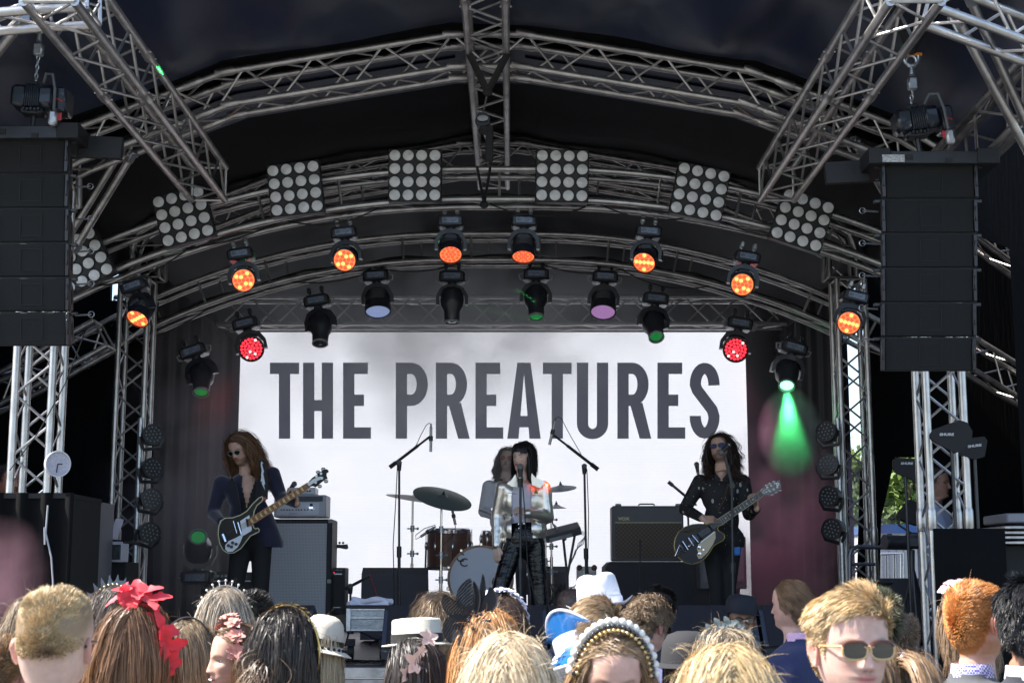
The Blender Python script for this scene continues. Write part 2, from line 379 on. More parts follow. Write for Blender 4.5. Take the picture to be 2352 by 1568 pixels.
def wall(label, a, b, z0, z1, rip=.03, freq=9, mt=None, nx=90):
    a = Vector(a); b = Vector(b); d = (b - a); n = Vector((-d.y, d.x, 0)).normalized(); P = []
    for k in range(9):
        z = z0 + (z1 - z0) * k / 8; amp = rip * (1 - .5 * k / 8)
        P.append([Vector((a.x + d.x * i / nx, a.y + d.y * i / nx, z)) + n * amp * (math.sin(i / nx * d.length * freq * 1.0) + .4 * math.sin(i / nx * d.length * freq * 2.3 + k * .2)) for i in range(nx + 1)])
    o = MB().grid(P).build('drape', mt or DR, None, ang=180, origin=(a.x, a.y, z0)); sm = o.modifiers.new('s', 'SOLIDIFY'); sm.thickness = .006
    return tag(o, label, 'drape')
zt = 5.75
wall('wide black backdrop drape hanging behind the screen', (-4.1, 17.1, 0), (3.92, 17.1, 0), HS, zt)
xl = U(345, 1000, 13.1).x; xr = U(1947, 1000, 13.1).x
wall('black side drape between the rear left tower and the backdrop', (xl, 13.15, 0), (xl - .05, 17.05, 0), HS, 4.6, .014)
wall('black side drape between the rear right tower and the backdrop', (xr, 13.15, 0), (xr + .1, 17.05, 0), HS, 4.6)
drape('black masking drape closing the left wing behind the left tower', [([(-700, 300), (252, 300), (256, 1700), (-700, 1700)], 13.2), ([(291, 300), (352, 300), (352, 1700), (291, 1700)], 13.2), ([(252, 690), (291, 690), (291, 1700), (256, 1700)], 13.215), ([(252, 300), (291, 300), (291, 555), (252, 555)], 13.215)])
drape('black masking drape in the right wing with a gap torn open at its foot', [([(1984, 300), (2470, 300), (2470, 1050), (2056, 1050), (2024, 1190), (2019, 1420), (1966, 1420), (1975, 1100), (1983, 1000)], 13.2), ([(2115, 1050), (2470, 1050), (2470, 1700), (2112, 1700)], 13.2)])
wall('black side wall of the stage, raised to block sun, left of the front left tower', (-4.6, 9.7, 0), (-4.75, 17.2, 0), 0, 6.7)  # out of view, its top raised past the eave to shade the band
wall('black side wall of the stage right of the front right tower', (4.95, 10.45, 0), (4.95, 13.2, 0), 0, 6.7)
for sg, lb in ((-1, 'black side tarpaulin filling the top left corner behind the trusses'), (1, 'black side tarpaulin filling the top right corner behind the trusses')):
    half = [p for p in inset(A_top, .02) if (p.x - XC) * sg > 0]; half.sort(key=lambda p: -p.z)
    half = [Vector((p.x, 10.42, p.z)) for p in half]; a = half[0].copy()
    pl = [Vector((a.x, 10.42, 7.2))] + half + [Vector((half[-1].x, 10.42, 0)), Vector((XC + sg * 12, 10.42, 0)), Vector((XC + sg * 12, 10.42, 7.2))]
    pl = [q if q.z > 4.3 or abs(q.x - XC) > 5 else Vector((q.x, 10.42, q.z)) for q in pl]
    lim = XC + sg * 3.75
    top = [q for q in half if q.z > 4.25]
    pl = [Vector((a.x, 10.42, 7.2))] + top + [Vector((lim, 10.42, 4.2)), Vector((lim, 10.42, 0)), Vector((XC + sg * 12, 10.42, 0)), Vector((XC + sg * 12, 10.42, 7.2))]
    tag(MB().prism(pl, (0, .01, 0)).build('side_tarpaulin', DR, None, smooth=False, origin=(lim, 10.42, 0)), lb, 'tarpaulin')
# ---------------------------------------------------------------- LED screen
scr = thing('led_screen', 'large white video screen showing the band name in dark capital letters', 'screen', U(1132, 1390, 16.8))
Ys = 16.8; a0 = U(554, 763, Ys); a1 = U(1711, 767, Ys); zb = U(1100, 1398, Ys).z
xL, xR, zT = a0.x, a1.x, a0.z
SM = bpy.data.materials.new('led_screen_white'); SM.use_nodes = True; n = SM.node_tree; b = n.nodes['Principled BSDF']
_inp(b, 'Base Color', (.02, .02, .02, 1)); _inp(b, 'Roughness', .5); _inp(b, 'Emission Strength', .54)
tc = n.nodes.new('ShaderNodeTexCoord'); wv = n.nodes.new('ShaderNodeTexWave'); wv.bands_direction = 'Z'; wv.inputs['Scale'].default_value = 9; wv.inputs['Distortion'].default_value = .6
n.links.new(tc.outputs['Object'], wv.inputs[0]); cr = n.nodes.new('ShaderNodeMix'); cr.data_type = 'RGBA'; cr.inputs[6].default_value = (.80, .815, .90, 1); cr.inputs[7].default_value = (.86, .87, .93, 1)
n.links.new(wv.outputs[0], cr.inputs[0]); nz = n.nodes.new('ShaderNodeTexNoise'); nz.inputs['Scale'].default_value = 2.; n.links.new(tc.outputs['Object'], nz.inputs[0])
cr2 = n.nodes.new('ShaderNodeMix'); cr2.data_type = 'RGBA'; cr2.blend_type = 'MULTIPLY'; cr2.inputs[0].default_value = .12; n.links.new(cr.outputs[2], cr2.inputs[6]); n.links.new(nz.outputs[0], cr2.inputs[7]); n.links.new(cr2.outputs[2], b.inputs['Emission Color'])
MB().box(((xL + xR) / 2, Ys + .05, (zT + zb) / 2), (xR - xL + .02, .09, zT - zb + .02)).build('cabinet', BLK, scr)
SMi = M('led_seam', (.1, .1, .1), .5, emit=(.62, .66, .8), es=.53)
nxp, nzp = 12, 7; m = MB()
m.add([(xL, Ys, zb), (xR, Ys, zb), (xR, Ys, zT), (xL, Ys, zT)], [(0, 1, 2, 3)]); m.build('image', SM, scr, smooth=False)
m = MB()
for i in range(1, nzp):
    z = zb + (zT - zb) * i / nzp; m.add([(xL, Ys - .003, z), (xR, Ys - .003, z), (xR, Ys - .003, z + .004), (xL, Ys - .003, z + .004)], [(0, 1, 2, 3)])
m.build('panel_seam', SMi, scr, smooth=False)
# the letters, built from strokes on a grid: width w, height 1, stroke .15
LT = mat('screen_lettering', (.02, .02, .02), .5, emit=(.03, .033, .05), es=.5)
def arcp(cx, cy, rx, ry, a0, a1, n=14): return [(cx + rx * math.cos(math.radians(a0 + (a1 - a0) * i / n)), cy + ry * math.sin(math.radians(a0 + (a1 - a0) * i / n))) for i in range(n + 1)]
def ribbon(outer, inner): return [('r', outer, inner)]
def letter(c, x0, x1, yt, yb, st):
    H = yb - yt; q = []; R = lambda a, b_, c_, d: q.append([(a, b_), (c_, b_), (c_, d), (a, d)]); rib = []
    bar = H * .150
    if c == 'T': R(x0, yt, x1, yt + bar); m_ = (x0 + x1) / 2; R(m_ - st / 2, yt + bar, m_ + st / 2, yb)
    if c == 'H': R(x0, yt, x0 + st, yb); R(x1 - st, yt, x1, yb); R(x0 + st, yt + H * .49, x1 - st, yt + H * .49 + bar * .98)
    if c == 'E': R(x0, yt, x0 + st, yb); R(x0 + st, yt, x1 - 3, yt + bar); R(x0 + st, yt + H * .42, x1 - 12, yt + H * .42 + bar); R(x0 + st, yb - bar, x1 + 4, yb)
    if c in 'PR':
        R(x0, yt, x0 + st, yb); bh = H * .57; r = bh / 2
        cx_ = x1 - (x1 - x0) * .52; o = [(x0 + st, yt)] + arcp(cx_, yt + r, x1 - cx_, r, -90, 90) + [(x0 + st, yt + bh)]
        i_ = [(x0 + st, yt + bar)] + arcp(cx_, yt + r, x1 - cx_ - st, r - bar, -90, 90) + [(x0 + st, yt + bh - bar)]; rib.append((o, i_))
        if c == 'R': q.append([(x0 + (x1 - x0) * .42, yt + bh), (x0 + (x1 - x0) * .80, yt + bh - 8), (x1 + 6, yb), (x1 + 6 - st * 1.02, yb)])
    if c == 'A':
        m_ = (x0 + x1) / 2; h_ = 8.
        q += [[(m_ - h_ - st * .28, yt), (m_ + 2, yt), (m_ + 2, yt + H * .02), (x0 + st, yb), (x0, yb)]]
        q += [[(m_ - 2, yt + .5), (m_ + h_ + st * .28, yt), (x1, yb), (x1 - st, yb)]]; R(x0 + st * .9, yb - H * .30, x1 - st * .9, yb - H * .30 + bar)
    if c == 'U':
        r = (x1 - x0) / 2; cx_ = (x0 + x1) / 2; o = [(x0, yt)] + arcp(cx_, yb - r * .95, r, r * .98, 180, 0) + [(x1, yt)]; i_ = [(x0 + st, yt)] + arcp(cx_, yb - r * .95, r - st, r * .98 - bar * .9, 180, 0) + [(x1 - st, yt)]; rib.append((o, i_))
    if c == 'S':
        cx_ = (x0 + x1) / 2; rx = (x1 - x0) / 2 - st / 2; ry = H * .215
        cl = [(cx_ + rx, yt + H * .30)] + arcp(cx_, yt + bar / 2 + ry, rx, ry, -10, -180, 12) + [(cx_ - rx * .8, yt + H * .36), (cx_, yt + H * .49), (cx_ + rx * .8, yt + H * .62)] + arcp(cx_, yb - bar / 2 - ry, rx, ry, 0, 180, 12) + [(cx_ - rx, yb - H * .30)]
        o = []; i_ = []
        for k in range(len(cl)):
            a = cl[max(0, k - 1)]; d = cl[min(len(cl) - 1, k + 1)]; tx, ty = d[0] - a[0], d[1] - a[1]; l = math.hypot(tx, ty) or 1; o.append((cl[k][0] - ty / l * st / 2, cl[k][1] + tx / l * st / 2)); i_.append((cl[k][0] + ty / l * st / 2, cl[k][1] - tx / l * st / 2))
        rib.append((o, i_))
    return q, rib
for c, x0, x1 in (('T', 620, 687), ('H', 696, 765), ('E', 788, 848), ('P', 909, 983), ('R', 1001, 1073), ('E', 1092, 1152), ('A', 1165, 1242), ('T', 1247, 1313), ('U', 1325, 1397), ('R', 1418, 1490), ('E', 1510, 1570), ('S', 1584, 1653)):
    q, rib = letter(c, x0, x1, 832.5, 1007, 26); m = MB(); yy = Ys - .008
    for pl in q: m.prism(poly_px(pl, yy), (0, .003, 0))
    for o, i_ in rib:
        P = poly_px(o, yy); Q = poly_px(i_, yy); nP = len(P)
        m.add(P + Q, [(k, k + 1, nP + k + 1, nP + k) for k in range(nP - 1)])
    m.build('letter', LT, scr, smooth=False)
# ---------------------------------------------------------------- beyond the stage: site cabin, fence, trees
cb = thing('site_cabin', 'white portable cabin with a blue roof band seen through the gap on the right', 'cabin', U(2090, 1330, 22))
c0 = U(2005, 1204, 22); c1 = U(2200, 1204, 22)
MB().box(((c0.x + c1.x) / 2, 23.3, c0.z / 2 - .06), (c1.x - c0.x, 2.5, c0.z - .12)).build('wall', M('cabin_panel', (.62, .62, .6), .5, noise=.06, nscale=2, bump=.2, bscale=9, stretch=(6, 1, .1)), cb)
MB().box(((c0.x + c1.x) / 2, 23.3, c0.z - .06), (c1.x - c0.x + .06, 2.56, .13)).build('roof', M('blue_band', (.07, .16, .38), .4), cb)
for i in range(12): MB().box((c0.x + .12 + i * .11, 22.04, 1.2), (.012, .012, 2.3)).build('wall_rib', GREYP, cb)
fn = thing('metal_gate', 'silver tubular gate panel standing behind the stage on the right', 'gate', U(2045, 1400, 18)); gf = MB()
q0, q1, q2, q3 = [U(x, y, 18) for x, y in ((2022, 1272), (2072, 1270), (2072, 1400), (2024, 1400))]
gf.tube([q0, q1, q2, q3, q0], .022, 8)
for k in (.3, .66): gf.tube([q0.lerp(q1, k), q3.lerp(q2, k)], .014, 6)
gf.build('gate_frame', STEEL, fn); MB().tube([q0.lerp(q3, .55), q1.lerp(q2, .55)], .016, 6).tube([q0.lerp(q3, .8), q1.lerp(q2, .8)], .016, 6).build('crossbar', STEEL, fn)
bx = U(2045, 1375, 20); tag(MB().box((bx.x, 21.4, .8), (1.2, .5, 1.6), bev=.02).build('hedge_screen', M('dark_screen', (.03, .035, .025), .9, noise=.4), None), 'dark screen standing in front of the white cabin', 'screen')
LEAF = M('leaf_green', (.10, .16, .025), .55, noise=.6, nscale=1.3, trans=0.)
def tree(label, px, Y, hgt, rad, nleaf, seed):
    r = np.random.default_rng(seed); x = U(px, 1200, Y).x; t = thing('tree', label, 'tree', (x, Y, 0), 'trees behind the stage')
    tr = MB(); tr.tube([(x, Y, 0), (x + .1, Y, hgt * .35), (x - .1, Y, hgt * .6)], [.28, .2, .1], 10)
    for k in range(9):
        a = r.uniform(0, 6.28); h0 = hgt * r.uniform(.3, .55); tr.tube([(x, Y, h0), (x + math.cos(a) * rad * .4, Y + math.sin(a) * rad * .4, h0 + hgt * .15), (x + math.cos(a) * rad * .8, Y + math.sin(a) * rad * .8, h0 + hgt * .25)], [.09, .06, .02], 6)
    tr.build('trunk', M('bark', (.12, .09, .06), .9, noise=.3), t)
    cl = r.normal(size=(46, 3)); cl /= np.linalg.norm(cl, axis=1)[:, None]; cl *= r.uniform(.35, 1, (46, 1)) * np.array([rad, rad, hgt * .36]); cl += np.array([x, Y, hgt * .62])
    k = r.integers(0, 46, nleaf); P = cl[k] + r.normal(size=(nleaf, 3)) * rad * .13; u = r.normal(size=(nleaf, 3)); u /= np.linalg.norm(u, axis=1)[:, None]
    w = np.cross(u, r.normal(size=(nleaf, 3))); w /= np.linalg.norm(w, axis=1)[:, None]; s_ = r.uniform(.05, .1, (nleaf, 1))
    V = np.stack([P - u * s_, P + w * s_ * .6, P + u * s_, P - w * s_ * .6], 1).reshape(-1, 3) - np.array([x, Y, 0])
    me = bpy.data.meshes.new('crown'); me.from_pydata(V.tolist(), [], np.arange(nleaf * 4).reshape(-1, 4).tolist()); me.materials.append(LEAF); link('crown', me, t)
tree('sunlit green tree filling the gap beside the right tower', 2075, 29, 4.6, 1.25, 16000, 3)
tree('sunlit tree partly seen through the narrow gap left of the torn drape', 1955, 31, 4.6, 1.2, 12000, 4)
tree('tree further right behind the right wing', 2220, 33, 5.4, 2.1, 14000, 5)
# ---------------------------------------------------------------- speaker stacks, hoists
FOAM = M('speaker_foam', (.0055, .006, .006), .85, bump=.5, bscale=500, noise=.12, nscale=60)
CAB = M('speaker_paint', (.009, .010, .012), .5, bump=.35, bscale=250, noise=.15, nscale=10)
def speaker(label, xa, xb, yt, yb, Y, side, ang, group):
    """front face spans px xa..xb, yt..yb at depth Y; side=+1: flank on the right"""
    a = U(xa, yt, Y); b = U(xb, yb, Y); w = b.x - a.x; h = a.z - b.z; c = Vector(((a.x + b.x) / 2, Y, (a.z + b.z) / 2))
    t = thing('line_array_speaker', label, 'loudspeaker', c, group); d = .40; R = Matrix.Rotation(math.radians(ang), 3, 'X')
    def T(p): return c + R @ Vector(p)
    hw, hh = w / 2, h / 2 - .0025; tw = .10; th_ = .035                    # trapezoid: narrower at the back
    P = [T(p) for p in ((-hw, 0, -hh), (hw, 0, -hh), (hw, 0, hh), (-hw, 0, hh), (-hw + tw, d, -hh + th_), (hw - tw, d, -hh + th_), (hw - tw, d, hh - th_), (-hw + tw, d, hh - th_))]
    MB().add(P, [(0, 1, 2, 3), (7, 6, 5, 4), (0, 4, 5, 1), (1, 5, 6, 2), (2, 6, 7, 3), (3, 7, 4, 0)]).build('cabinet', CAB, t, smooth=False)
    MB().box(T((0, -.006, 0)), (w - .05, .014, h - .014), R, bev=.004).build('front_grille', FOAM, t)
    m = MB(); s_ = .125; cx = w * .02
    for (u, v, p, q) in ((0, s_ / 2, s_, .004), (0, -s_ / 2, s_, .004), (-s_ / 2, 0, .004, s_), (s_ / 2, 0, .004, s_)): m.box(T((cx + u, -.0145, v)), (p, .004, q), R)
    m.build('square_badge', M('badge_edge', (.0085, .009, .010), .7), t)
    for sg in (-1, 1):
        m = MB().box(T((sg * (hw - .012), -.012, 0)), (.022, .02, h * .92), R, bev=.003)
        m.box(T((sg * (hw - .012), -.026, h * .06)), (.014, .012, h * .42), R, bev=.003).box(T((sg * (hw + .01), .02, h * .44)), (.05, .03, .02), R, bev=.003)
        m.build('rigging_rail', M('rigging_metal', (.05, .05, .055), .35, .7), t)
    sg = side; al = math.atan2(tw, d); nrm = R @ Vector((sg * math.cos(al), math.sin(al), 0)); q = T((sg * (hw - tw * .42), d * .42, 0))
    MB().lathe([(0, -.004), (.030, -.004), (.030, .004), (.044, .004), (.044, 0)], q, nrm, 20).build('side_handle', BLKM, t)
    q = T((sg * (hw + .035), .30, h * .45)); MB().tube([T((sg * (hw - .06), .30, h * .42)), q], .006, 6).build('lock_pin', STEEL, t)
    MB().tube([q + Vector((.018 * math.cos(w_), 0, .018 * math.sin(w_))) for w_ in np.linspace(0, 6.28, 13)], .003, 5, caps=False).build('pin_ring', STEEL, t)
    return t
names = ['topmost', 'second from the top', 'third from the top', 'fourth from the top', 'fifth from the top', 'lowest']
for k in range(6):
    y0 = 320 + k * 79.2; speaker('black line array speaker, %s in the hanging left stack' % names[k], -22 + k * .6, 157 + k * .6, y0, y0 + 79.2, 8.5, 1, 1.5 + k * 1.2 if k < 4 else 6 + (k - 4) * 3, 'speakers of the left stack')
    y0 = 378 + k * 79.2; speaker('black line array speaker, %s in the hanging right stack' % names[k], 2022 - k * .3, 2247 - k * .9, y0, y0 + 79.2, 8.5, -1, 1.5 + k * 1.2 if k < 4 else 6 + (k - 4) * 3, 'speakers of the right stack')
for (label, x0, x1, yb, sgn, yt) in (('black steel flying frame on top of the left speaker stack', -60, 172, 320, 1, 292), ('black steel flying frame on top of the right speaker stack', 2000, 2284, 378, -1, 350)):
    a = U(x0, yt, 8.46); b = U(x1, yb, 8.46); t = thing('flying_frame', label, 'flying frame', (a + b) / 2)
    MB().box((a + b) / 2 + Vector((0, 0, .0)), (b.x - a.x, .06, a.z - b.z), bev=.004).box((a + b) / 2 + Vector((0, .36, 0)), (b.x - a.x - .12, .06, a.z - b.z), bev=.004).build('beam', BLKP, t)
    for u in (.06, .94): q = a.lerp(b, u); q.z = (a.z + b.z) / 2; MB().box(q + Vector((0, .18, .008)), (.13, .44, a.z - b.z + .02), bev=.004).build('corner_block', CAB, t)
    q = (a + b) / 2; e = (b if sgn > 0 else a).copy(); e.z = q.z - .03
    MB().box(e + Vector((sgn * .10, .2, 0)), (.26, .05, .13), Matrix.Rotation(sgn * .06, 3, 'Y')).build('side_arm', CAB, t)
    for u in (.3, .62): MB().box(a.lerp(b, u) * 1 + Vector((0, -.032, -(a.z - b.z) * .2)), (.04, .01, .03)).build('lug', RUB, t)
    if sgn < 0:
        MB().box(U(2052, 364, 8.42), (.13, .006, .045)).build('rating_plate', M('plate', (.4, .4, .4), .5, noise=.5, nscale=90), t)
HO = M('hoist_enamel', (.016, .022, .032), .28, noise=.2, nscale=8, coat=.4)
def hoist(label, cx, cy, ytop, Y, sx=1., tilt=0.):
    c = U(cx, cy, Y); s1 = S(Y); t = thing('chain_hoist', label, 'chain hoist', c, 'electric chain hoists'); R = Matrix.Rotation(math.radians(tilt), 3, 'Y')
    T = lambda x, y, z: c + R @ Vector((x, y, z))
    m = MB().box(T(-.105, 0, 0), (.10, .16, .135), R, bev=.02).box(T(.055, 0, 0), (.12, .17, .14), R, bev=.03)
    m.build('motor_body', HO, t)
    m = MB()
    for k in range(7): m.box(T(-.062 + k * .0125, 0, .002), (.006, .168, .142), R, bev=.003)
    m.box(T(-.025, 0, 0), (.09, .14, .12), R); m.build('cooling_fins', HO, t)
    MB().box(T(.145, 0, -.02), (.07, .17, .15), R, bev=.012).build('end_cover', HO, t)
    MB().prism([T(.105, -.088, .03), T(.165, -.088, .0), T(.178, -.088, -.10), T(.12, -.088, -.06)], (0, .01, 0)).build('name_plate', BLKP, t)
    m = MB(); text_into(m, 'HOIST', .018, T(.118, -.09, -.018), R @ Vector((.8, 0, -.45)), R @ Vector((.2, 0, 1)), .001); 
    MB().box(T(.142, -.0905, -.028), (.05, .002, .008), Matrix.Rotation(math.radians(25 + tilt), 3, 'Y')).build('red_marking', M('red_print', (.5, .03, .03), .5), t)
    MB().box(T(-.035, 0, .085), (.055, .07, .03), R, bev=.005).build('chain_guide', BLKP, t)
    m = MB().box(T(-.03, 0, -.085), (.14, .10, .04), R, bev=.01)
    for k in range(5): m.lathe([(.008, 0), (.008, .02)], T(-.07 + k * .022, -.055, -.08 - .004 * (k % 2)), (0, -1, 0), 8)
    m.tube([T(-.03, 0, -.09), T(-.03, 0, -.19)], .016, 8).build('lower_hook_block', STEEL if False else BLKP, t)
    # chain
    top = U(cx - 4 if cx < 500 else cx - 16, ytop, Y); bot = T(-.035, 0, .10); n = max(3, int((top.z - bot.z) / .026)); m = MB()
    for k in range(n):
        q = bot.lerp(top, (k + .5) / n); L_ = .019; hv = Vector((1, 0, 0)) if k % 2 else Vector((0, 1, 0)); ax = Vector((0, 0, 1))
        m.tube([q + hv * (.009 * math.cos(w)) + ax * (L_ * (math.sin(w))) for w in np.linspace(0, 6.283, 11)], .0038, 5, caps=False)
    m.build('chain', STEEL, t)
    m = MB().box(top + Vector((0, 0, .035)), (.055, .05, .075), bev=.008).box(top + Vector((0, 0, .035)), (.06, .02, .01)); m.build('chain_stop', STEEL, t)
    hk = top + Vector((0, 0, .09)); m = MB().tube([hk, hk + Vector((0, 0, .05))], [.018, .012], 8)
    m.tube([hk + Vector((-.03 * math.cos(w), 0, .085 + .036 * math.sin(w))) for w in np.linspace(-1.3, 4.4, 14)], .009, 8); m.build('hook', STEEL, t)
    # cable
    m = MB().tube([T(.03, -.05, .085), T(.055, -.09, .13), T(.10, -.11, .12), T(.12, -.11, .03), T(.125, -.11, -.10)], .009, 7); m.build('power_cable', M('grey_cable', (.13, .14, .15), .5), t)
    MB().box(T(.125, -.11, -.15), (.05, .05, .09), R, bev=.012).build('plug', STEEL, t)
    MB().box(T(.155, -.10, -.135) if cx < 500 else T(.10, -.11, -.13), (.03, .004, .045), R).build('red_tag', M('red_tape', (.55, .04, .05), .5), t)
    return hk + Vector((0, 0, .09))
h1 = hoist('dark electric chain hoist above the left speaker stack', 92, 228, 128, 8.5, tilt=2)
h2 = hoist('dark electric chain hoist above the right speaker stack', 2112, 278, 206, 8.5, tilt=-7)
def sling(label, top_pts, bot, w=.028):
    m = MB()
    for p in top_pts: m.tube([p, bot], w, 8, flat=.35)
    m.ell(bot, (.035, .03, .03)); o = m.build('sling', STRAP, None, origin=bot); return tag(o, label, 'sling', 'black lifting slings')
def shackle(label, q):
    m = MB().tube([q + Vector((.045 * math.cos(w), 0, .0 + .05 * math.sin(w))) for w in np.linspace(2.9, 6.5, 12)], .011, 8)
    t = thing('shackle', label, 'shackle', q, 'shackles'); m.build('bow', STEEL, t); MB().tube([q + Vector((-.065, 0, .02)), q + Vector((.065, 0, .02))], .012, 8).build('pin', M('orange_pin', (.6, .22, .02), .5), t)
shackle('steel shackle with a red pin above the left hoist', h1 + Vector((0, 0, .02))); shackle('steel shackle with an orange pin above the right hoist', h2 + Vector((0, 0, .02)))
sling('black webbing sling lifting the left hoist', [U(105, -30, 7.9), U(152, -30, 7.9)], h1 + Vector((0, 0, .06)))
sling('black webbing sling lifting the right hoist', [U(2040, -10, 8.2), U(2160, 20, 8.2)], h2 + Vector((0, 0, .06)))
q = U(1120, 212, 9.7); sling('black webbing sling wrapped round the central truss in front of the ridge', [U(1078, 125, 9.5), U(1165, 125, 9.5)], q)
sling('black webbing sling looped round the middle of the blinder truss', [U(1096, 385, 10.85), U(1126, 385, 10.85)], U(1112, 470, 10.85), .03)
# centre manual hoist
t = thing('chain_hoist', 'small hand chain hoist with a pale oval plate hanging on the centre line', 'chain hoist', U(1112, 280, 10)); c = U(1109, 277, 10.0)
MB().lathe([(.0, -.05), (.05, -.05), (.055, 0), (.05, .03), (0, .03)], c, (0, -1, 0), 18).build('hoist_body', BLKP, t)
o = MB(); o.ell(c + Vector((0, -.055, 0)), (.038, .004, .022)); o.build('oval_plate', GREYP, t)
MB().tube([q, c + Vector((0, 0, .05))], .006, 6).build('chain', STEEL, t); MB().tube([c - Vector((0, 0, .05)), c - Vector((-.03, 0, .14))], .012, 8).build('hook', STEEL, t)
MB().box(U(1124, 330, 10.0), (.055, .05, .26), bev=.01).box(U(1112, 300, 10.0) , (.07, .06, .06), Matrix.Rotation(.5, 3, 'Y'), bev=.01).build('chain_bag', STRAP, t)
# ---------------------------------------------------------------- blinders (4 x 4 cells)
BF = M('frosted_lens', (.74, .74, .74), .22, spec=.6, noise=.16, nscale=16, coat=.6, bump=.5, bscale=14, bdist=.02)
BL = M('blinder_front', (.02, .021, .023), .5, bump=.2, bscale=200)
def make_blinder():
    t = thing('blinder_light', 'x', 'stage light', (0, 0, 0), 'square sixteen lamp blinder lights'); s_ = .405
    MB().box((0, .05, 0), (s_, .11, s_), bev=.006).build('housing', BL, t, local=True)
    MB().box((-.06, .14, s_ * .42), (.03, .12, .03), bev=.003).box((.06, .14, s_ * .42), (.03, .12, .03), bev=.003).build('clamp', BLKP, t, local=True)
    for i in range(4):
        for j in range(4):
            x, z = (i - 1.5) * .1015, (j - 1.5) * .1015; m = MB(); m.lathe([(.0425, .0), (.0425, .006), (.040, .010), (.028, .013), (0, .0145)], (x, -.005, z), (0, -1, 0), 24)
            l = m.build('lens', BF, t, local=True)
            MB().lathe([(.0465, 0), (.0465, .009), (.0435, .009), (.0435, .0)], (x, -.005, z), (0, -1, 0), 24, ring=True).build('bezel', BLKM, l, local=True)
    return t
bl0 = make_blinder(); first = True
for (x, y, a, lab) in ((953, 403, 0, 'square sixteen lamp blinder just left of the central truss'), (1291, 404, -1.2, 'square sixteen lamp blinder just right of the central truss'), (678, 433, 6.7, 'square sixteen lamp blinder second from the left on its truss, tilted slightly'),
                       (421, 497, 15, 'square sixteen lamp blinder left, at the foot of the left slanting truss'), (1608, 441, -12, 'square sixteen lamp blinder second from the right on its truss'),
                       (1843, 506, -18.9, 'rightmost square sixteen lamp blinder, at the foot of the right slanting truss'), (183, 598, 27, 'square sixteen lamp blinder half hidden behind the left speaker stack')):
    o = bl0 if first else copy_tree(bl0); first = False; o.location = U(x, y, 10.9); o.rotation_euler = (math.radians(4), math.radians(-a), 0); o['label'] = lab
# ---------------------------------------------------------------- moving heads
WB = M('fixture_black', (.020, .023, .032), .36, noise=.2, nscale=10, coat=.2)
WB2 = M('fixture_facet', (.10, .11, .14), .32)
LENSG = M('dark_glass', (.03, .035, .045), .06, spec=.8, coat=1.)
EM = {'orange': M('lit_orange_led', (.3, .05, .02), .3, emit=(1., .16, .045), es=.8), 'orange_hot': M('lit_orange_core', (.3, .1, .05), .3, emit=(1., .52, .12), es=.95), 'red': M('lit_red_led', (.3, .02, .03), .3, emit=(1., .03, .05), es=.95), 'redpale': M('lit_red_pale', (.3, .05, .05), .3, emit=(1., .45, .45), es=1.),
      'orange_dim': M('dim_orange_cell', (.2, .03, .02), .25, emit=(.75, .07, .03), es=.75), 'blue': M('pale_blue_face', (.32, .36, .55), .25, emit=(.25, .32, .55), es=.30, noise=.3, nscale=120), 'purple': M('purple_face', (.3, .2, .4), .25, emit=(.40, .20, .45), es=.30, noise=.6, nscale=160),
      'green': M('green_lens_glow', (.01, .08, .02), .1, emit=(.03, .45, .10), es=.14, noise=.6, nscale=40), 'greenhot': M('green_lens_lit', (.1, .4, .2), .3, emit=(.15, 1., .35), es=2.2)}
def head_empty(name, parent, loc):
    o = bpy.data.objects.new(name, None); COL.objects.link(o); o.parent = parent; o.location = loc; return o
